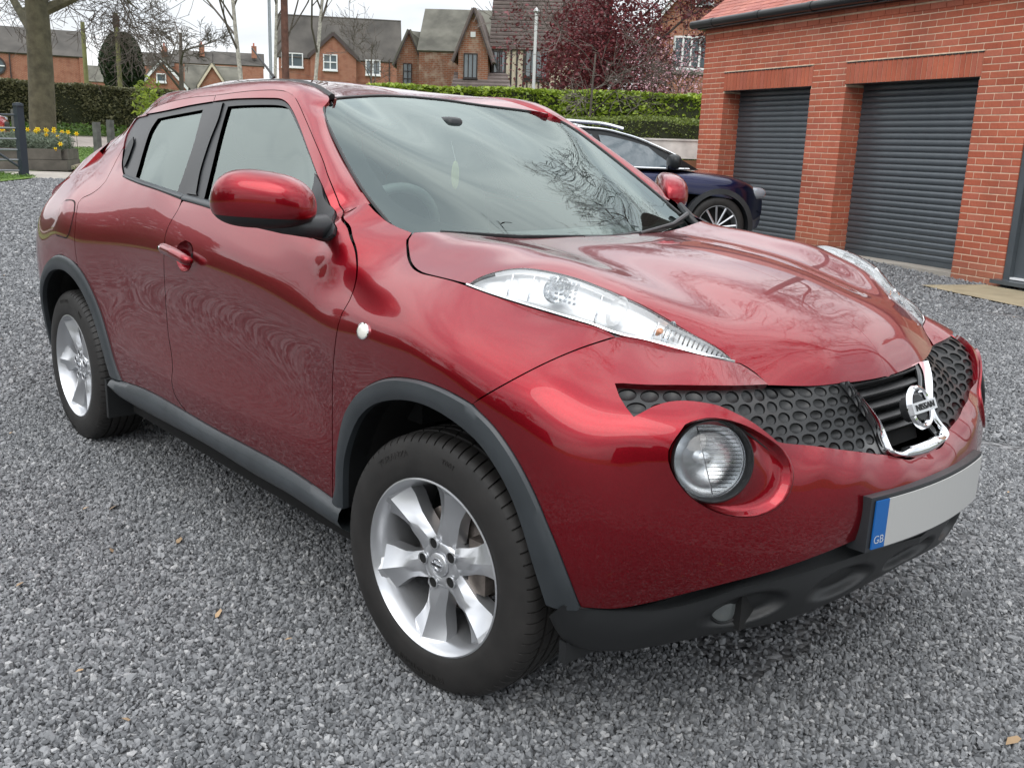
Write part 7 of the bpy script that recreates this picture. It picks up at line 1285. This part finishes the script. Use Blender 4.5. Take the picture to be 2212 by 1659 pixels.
# ================================================================== blue car behind, red car at the lane
for i, (x, y, h, r) in enumerate(((-29, -11, 8.5, 2.6), (-31, -19, 6.8, 2.6), (-9, -31, 7.5, 2.6), (-3, -29, 5.5, 2.0), (22, -18, 7, 2.4))):
    ev = thing('evergreen', ['tallest dark evergreen beside the lane hedge', 'rounded evergreen behind the lane hedge', 'broad evergreen over the middle of the far hedge', 'smallest evergreen at the right end of the far hedge', 'evergreen by the hedge facing the bonnet'][i], 'tree', (x, y, 0)); MB().tube([(0, 0, 0), (0, 0, h*.8)], [.25, .05], 8).build('trunk', M['bark'], ev)
    q = RNG.rand(9000); th = RNG.rand(9000)*6.283; rr_ = r*np.sqrt(np.clip(1-((q-.4)/.62)**2, .01, 1))*(1+.15*np.sin(th*3+q*11+i))*RNG.uniform(.6, 1.05, 9000); leaves('foliage', np.c_[rr_*np.cos(th), rr_*np.sin(th), .6+q*(h-.6)], .30, M['dkgreen'], ev, kind='stuff')
def simple_car(label, loc, rot, paintm, stretch=1.0, group=None):
    t = thing('car', label, 'car', loc, rot, group); Lx = lambda x: x*stretch
    # side profile lower body: stations (x, half width, sill z, shoulder z, top z)
    st = [(-2.34, .62, .42, .78, .86), (-2.25, .80, .32, .86, .98), (-1.9, .90, .26, .92, 1.02), (-1.42, .94, .26, .95, 1.03), (-.9, .93, .26, .95, 1.02), (0, .93, .26, .94, 1.01), (.9, .93, .26, .93, 1.00), (1.3, .94, .28, .90, .99), (1.7, .92, .28, .86, .955), (1.92, .85, .30, .80, .89), (2.08, .72, .34, .70, .80), (2.16, .50, .42, .62, .70)]
    xs = np.linspace(st[0][0], st[-1][0], 60); A = np.array(st); f = lambda c: np.interp(xs, A[:, 0], A[:, c]); w, zs, zh, zt = f(1), f(2), f(3), f(4)
    k = np.ones(5)/5; w, zh, zt = [np.r_[v[:2], np.convolve(v, k, 'valid'), v[-2:]] for v in (w, zh, zt)]
    sec = []
    for i, x in enumerate(xs):
        W_ = w[i]; p = [(W_*.90, zs[i]), (W_*.97, zs[i]+.08), (W_*.985, zs[i]+.22), (W_, zh[i]-.18), (W_, zh[i]-.06), (W_*.975, zh[i]), (W_*.93, zh[i]+(zt[i]-zh[i])*.45), (W_*.84, zh[i]+(zt[i]-zh[i])*.75), (W_*.55, zt[i]-.004), (0.0, zt[i]+.015)]
        sec.append([(x, -a, z) for a, z in p])
    n_ = len(sec[0]); V = [v for s_ in sec for v in s_]; F = []
    for i in range(59):
        for j in range(n_-1):
            c = V[i*n_+j]; xm = (xs[i]+xs[i+1])/2
            if j < 3 and (min(abs(xm-1.42), abs(xm+1.42)) < .40 and (c[2]+.05-.36)**2+(min(abs(xm-1.42), abs(xm+1.42)))**2 < .42**2): continue
            F.append((i*n_+j, (i+1)*n_+j, (i+1)*n_+j+1, i*n_+j+1))
    m_ = len(V); V2 = V+[(x, -y, z) for x, y, z in V]; F2 = F+[tuple(a+m_ for a in q[::-1]) for q in F]; F2 += [tuple(range(0, n_))[::-1]+tuple(m_+j for j in range(n_))]
    last = 59*n_; F2 += [tuple(last+j for j in range(n_))+tuple(m_+last+j for j in range(n_-1, -1, -1))]
    mesh('body', V2, F2, paintm, t, True, None, 35)
    for sx in (1.42, -1.42):      # wheel arches
        for sg in (1, -1):
            b = MB(); ang = np.linspace(-.25, math.pi+.25, 30); o_ = [(sx+.445*math.cos(a), -.945*sg, .36+.445*math.sin(a)) for a in ang]; i_ = [(sx+.385*math.cos(a), -.95*sg, .36+.385*math.sin(a)) for a in ang]; d_ = [(sx+.385*math.cos(a), -.70*sg, .36+.385*math.sin(a)) for a in ang]; o2_ = [(sx+.45*math.cos(a), -.90*sg, .36+.45*math.sin(a)) for a in ang]
            loft('wheel_arch_trim', [o2_, o_, i_, d_], M['plastic'], t, 30); bb_ = MB().lathe([(.0001, .0), (.45, .0)], 24, Matrix.Translation((sx, -.68*sg, .38)) @ Matrix.Rotation(math.pi/2, 4, 'X')).build('arch_liner', M['void'], t)
    # greenhouse
    gs = [(-2.18, 1.00, 1.02, .70), (-1.75, 1.02, 1.32, .62), (-1.2, 1.02, 1.43, .60), (-.4, 1.02, 1.48, .60), (.1, 1.01, 1.46, .60), (.45, 1.0, 1.38, .61), (.80, 1.0, 1.22, .66), (1.22, 1.0, 1.005, .72)]
    G = np.array(gs); gx_ = np.linspace(-2.18, 1.22, 46); zb_, zt_, wt_ = [np.interp(gx_, G[:, 0], G[:, i]) for i in (1, 2, 3)]; kk = np.ones(3)/3; zt_[1:-1] = np.convolve(zt_, kk, 'valid')
    wb = np.interp(gx_, [-2.18, -1.8, .9, 1.22], [.70, .83, .84, .72]); c_belt = [(x, -w_, z) for x, w_, z in zip(gx_, wb, zb_)]
    hgt_ = zt_-zb_; top = [(x, -(wb_+(w_-wb_)*min(1, h/.5)), z-.05*min(1, h/.4)) for x, wb_, w_, z, h in zip(gx_, wb, wt_, zt_, hgt_)]
    rf = [[(x, y*f_, z+.05*min(1, h/.4)*(1-f_**2)*.9+0*h) for (x, y, z), h in zip(top, hgt_)] for f_ in (1, .93, .75, .4, 0)]
    loft('roof', rf, paintm, t, 46, mirror_join=True); lo_ = lambda f_: [tuple(np.array(a)*(1-f_)+np.array(c)*f_) for a, c in zip(c_belt, top)]
    loft('side_frame', [lo_(0), lo_(1)], M['black_gloss'], t, 46, mirror_join=True)
    def win(name, x0, x1, xt0, xt1, m, off=.012):
        xa = np.linspace(x0, x1, 12); xb = np.linspace(xt0, xt1, 12); tb_ = np.array(c_belt); tt = np.array(top); L = []
        for f_ in (.06, .35, .65, .86):
            xx = xa*(1-f_)+xb*f_; r0 = np.c_[[np.interp(xx, gx_, tb_[:, i]) for i in range(3)]].T; r1 = np.c_[[np.interp(xx, gx_, tt[:, i]) for i in range(3)]].T; r = r0*(1-f_)+r1*f_; r[:, 1] -= off; L.append(r)
        return loft(name, L, m, t, 12)
    wg = mat('tinted_glass_'+paintm.name, (.13, .17, .17), .03, coat=1, spec=.9) if 0 else M['wside']
    for q_ in ((-1.75, -.98, -1.55, -.95), (-.90, -.02, -.88, -.10), (.06, 1.02, -.02, .50)):
        w1 = win('side_window', *q_, M['paneglass']); w2 = dup(w1, t); w2.scale.y = -1
    rail = np.array(top); MB().tube([Vector((x, y-.012, z+.012)) for x, y, z in top[4:42]], .012, 6).build('chrome_trim', M['chrome'], t); MB().tube([Vector((x, y-.02, z+.012)) for x, y, z in c_belt[4:44]], .011, 6).build('chrome_trim', M['chrome'], t)
    for sg in (1, -1): MB().tube([Vector((x, (y+.07)*sg, z+.075)) for x, y, z in top[8:34]], .018, 8).build('roof_bar', M['chrome'], t)
    for sg in (1, -1):
        mm = blob('door_mirror', (.78, -1.02*sg, 1.09), (.14, .24, .17), M['black_gloss'], t, .8); MB().tube([(.78, -.9*sg, 1.04), (.80, -.84*sg, 1.02)], .03, 8).build('mirror_arm', M['black_gloss'], mm)
        blob('headlight', (1.93, -.72*sg, .755), (.34, .20, .15), M['clear'] if 0 else mat('headlight_glass', (.25, .27, .3), .06, coat=1), t, .8); blob('tail_light', (-2.22, -.72*sg, .90), (.14, .3, .13), M['redlens'], t, .7)
    blob('grille', (2.12, 0, .58), (.14, .9, .24), M['plastic_dark'], t, .6)
    for sx in (1.42, -1.42):
        for sg in (1, -1):
            w_ = bpy.data.objects.new('wheel', None); COL.objects.link(w_); w_.parent = t; w_.location = (sx, -.82*sg, .36); w_.rotation_euler = (0, 0, 0 if sg > 0 else math.pi); Ry = Matrix.Rotation(math.pi/2, 4, 'X')
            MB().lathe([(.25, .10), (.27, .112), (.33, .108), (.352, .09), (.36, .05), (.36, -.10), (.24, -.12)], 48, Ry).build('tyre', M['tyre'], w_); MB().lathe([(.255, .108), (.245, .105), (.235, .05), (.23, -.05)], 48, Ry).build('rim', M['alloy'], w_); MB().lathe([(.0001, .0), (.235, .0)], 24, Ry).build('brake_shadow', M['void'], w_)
            for q in range(12):
                a = q*math.pi/6+.1; MB().tube([(.03*math.cos(a), -.075, .03*math.sin(a)), (.24*math.cos(a), -.10, .24*math.sin(a))], [.011, .013], 5).build('spoke', M['alloy'], w_)
            MB().lathe([(.0001, .085), (.05, .08), (.055, .05)], 16, Ry).build('centre_cap', M['alloy'], w_)
    return t
_y = math.radians(62); _c, _s = math.cos(_y), math.sin(_y)
simple_car('glossy dark blue estate car parked in front of the garage, behind the red car', (-5.22-(1.42*_c+.82*_s), 7.24-(1.42*_s-.82*_c), .10), _y, M['navy'])
rc2 = simple_car('bright red car with pale reflecting windscreen beyond the field gate at left edge', (-26.1, 2.9, gz(-26.1)), math.radians(68), mat('bright_red_paint', (.45, .01, .02), .3, coat=1))
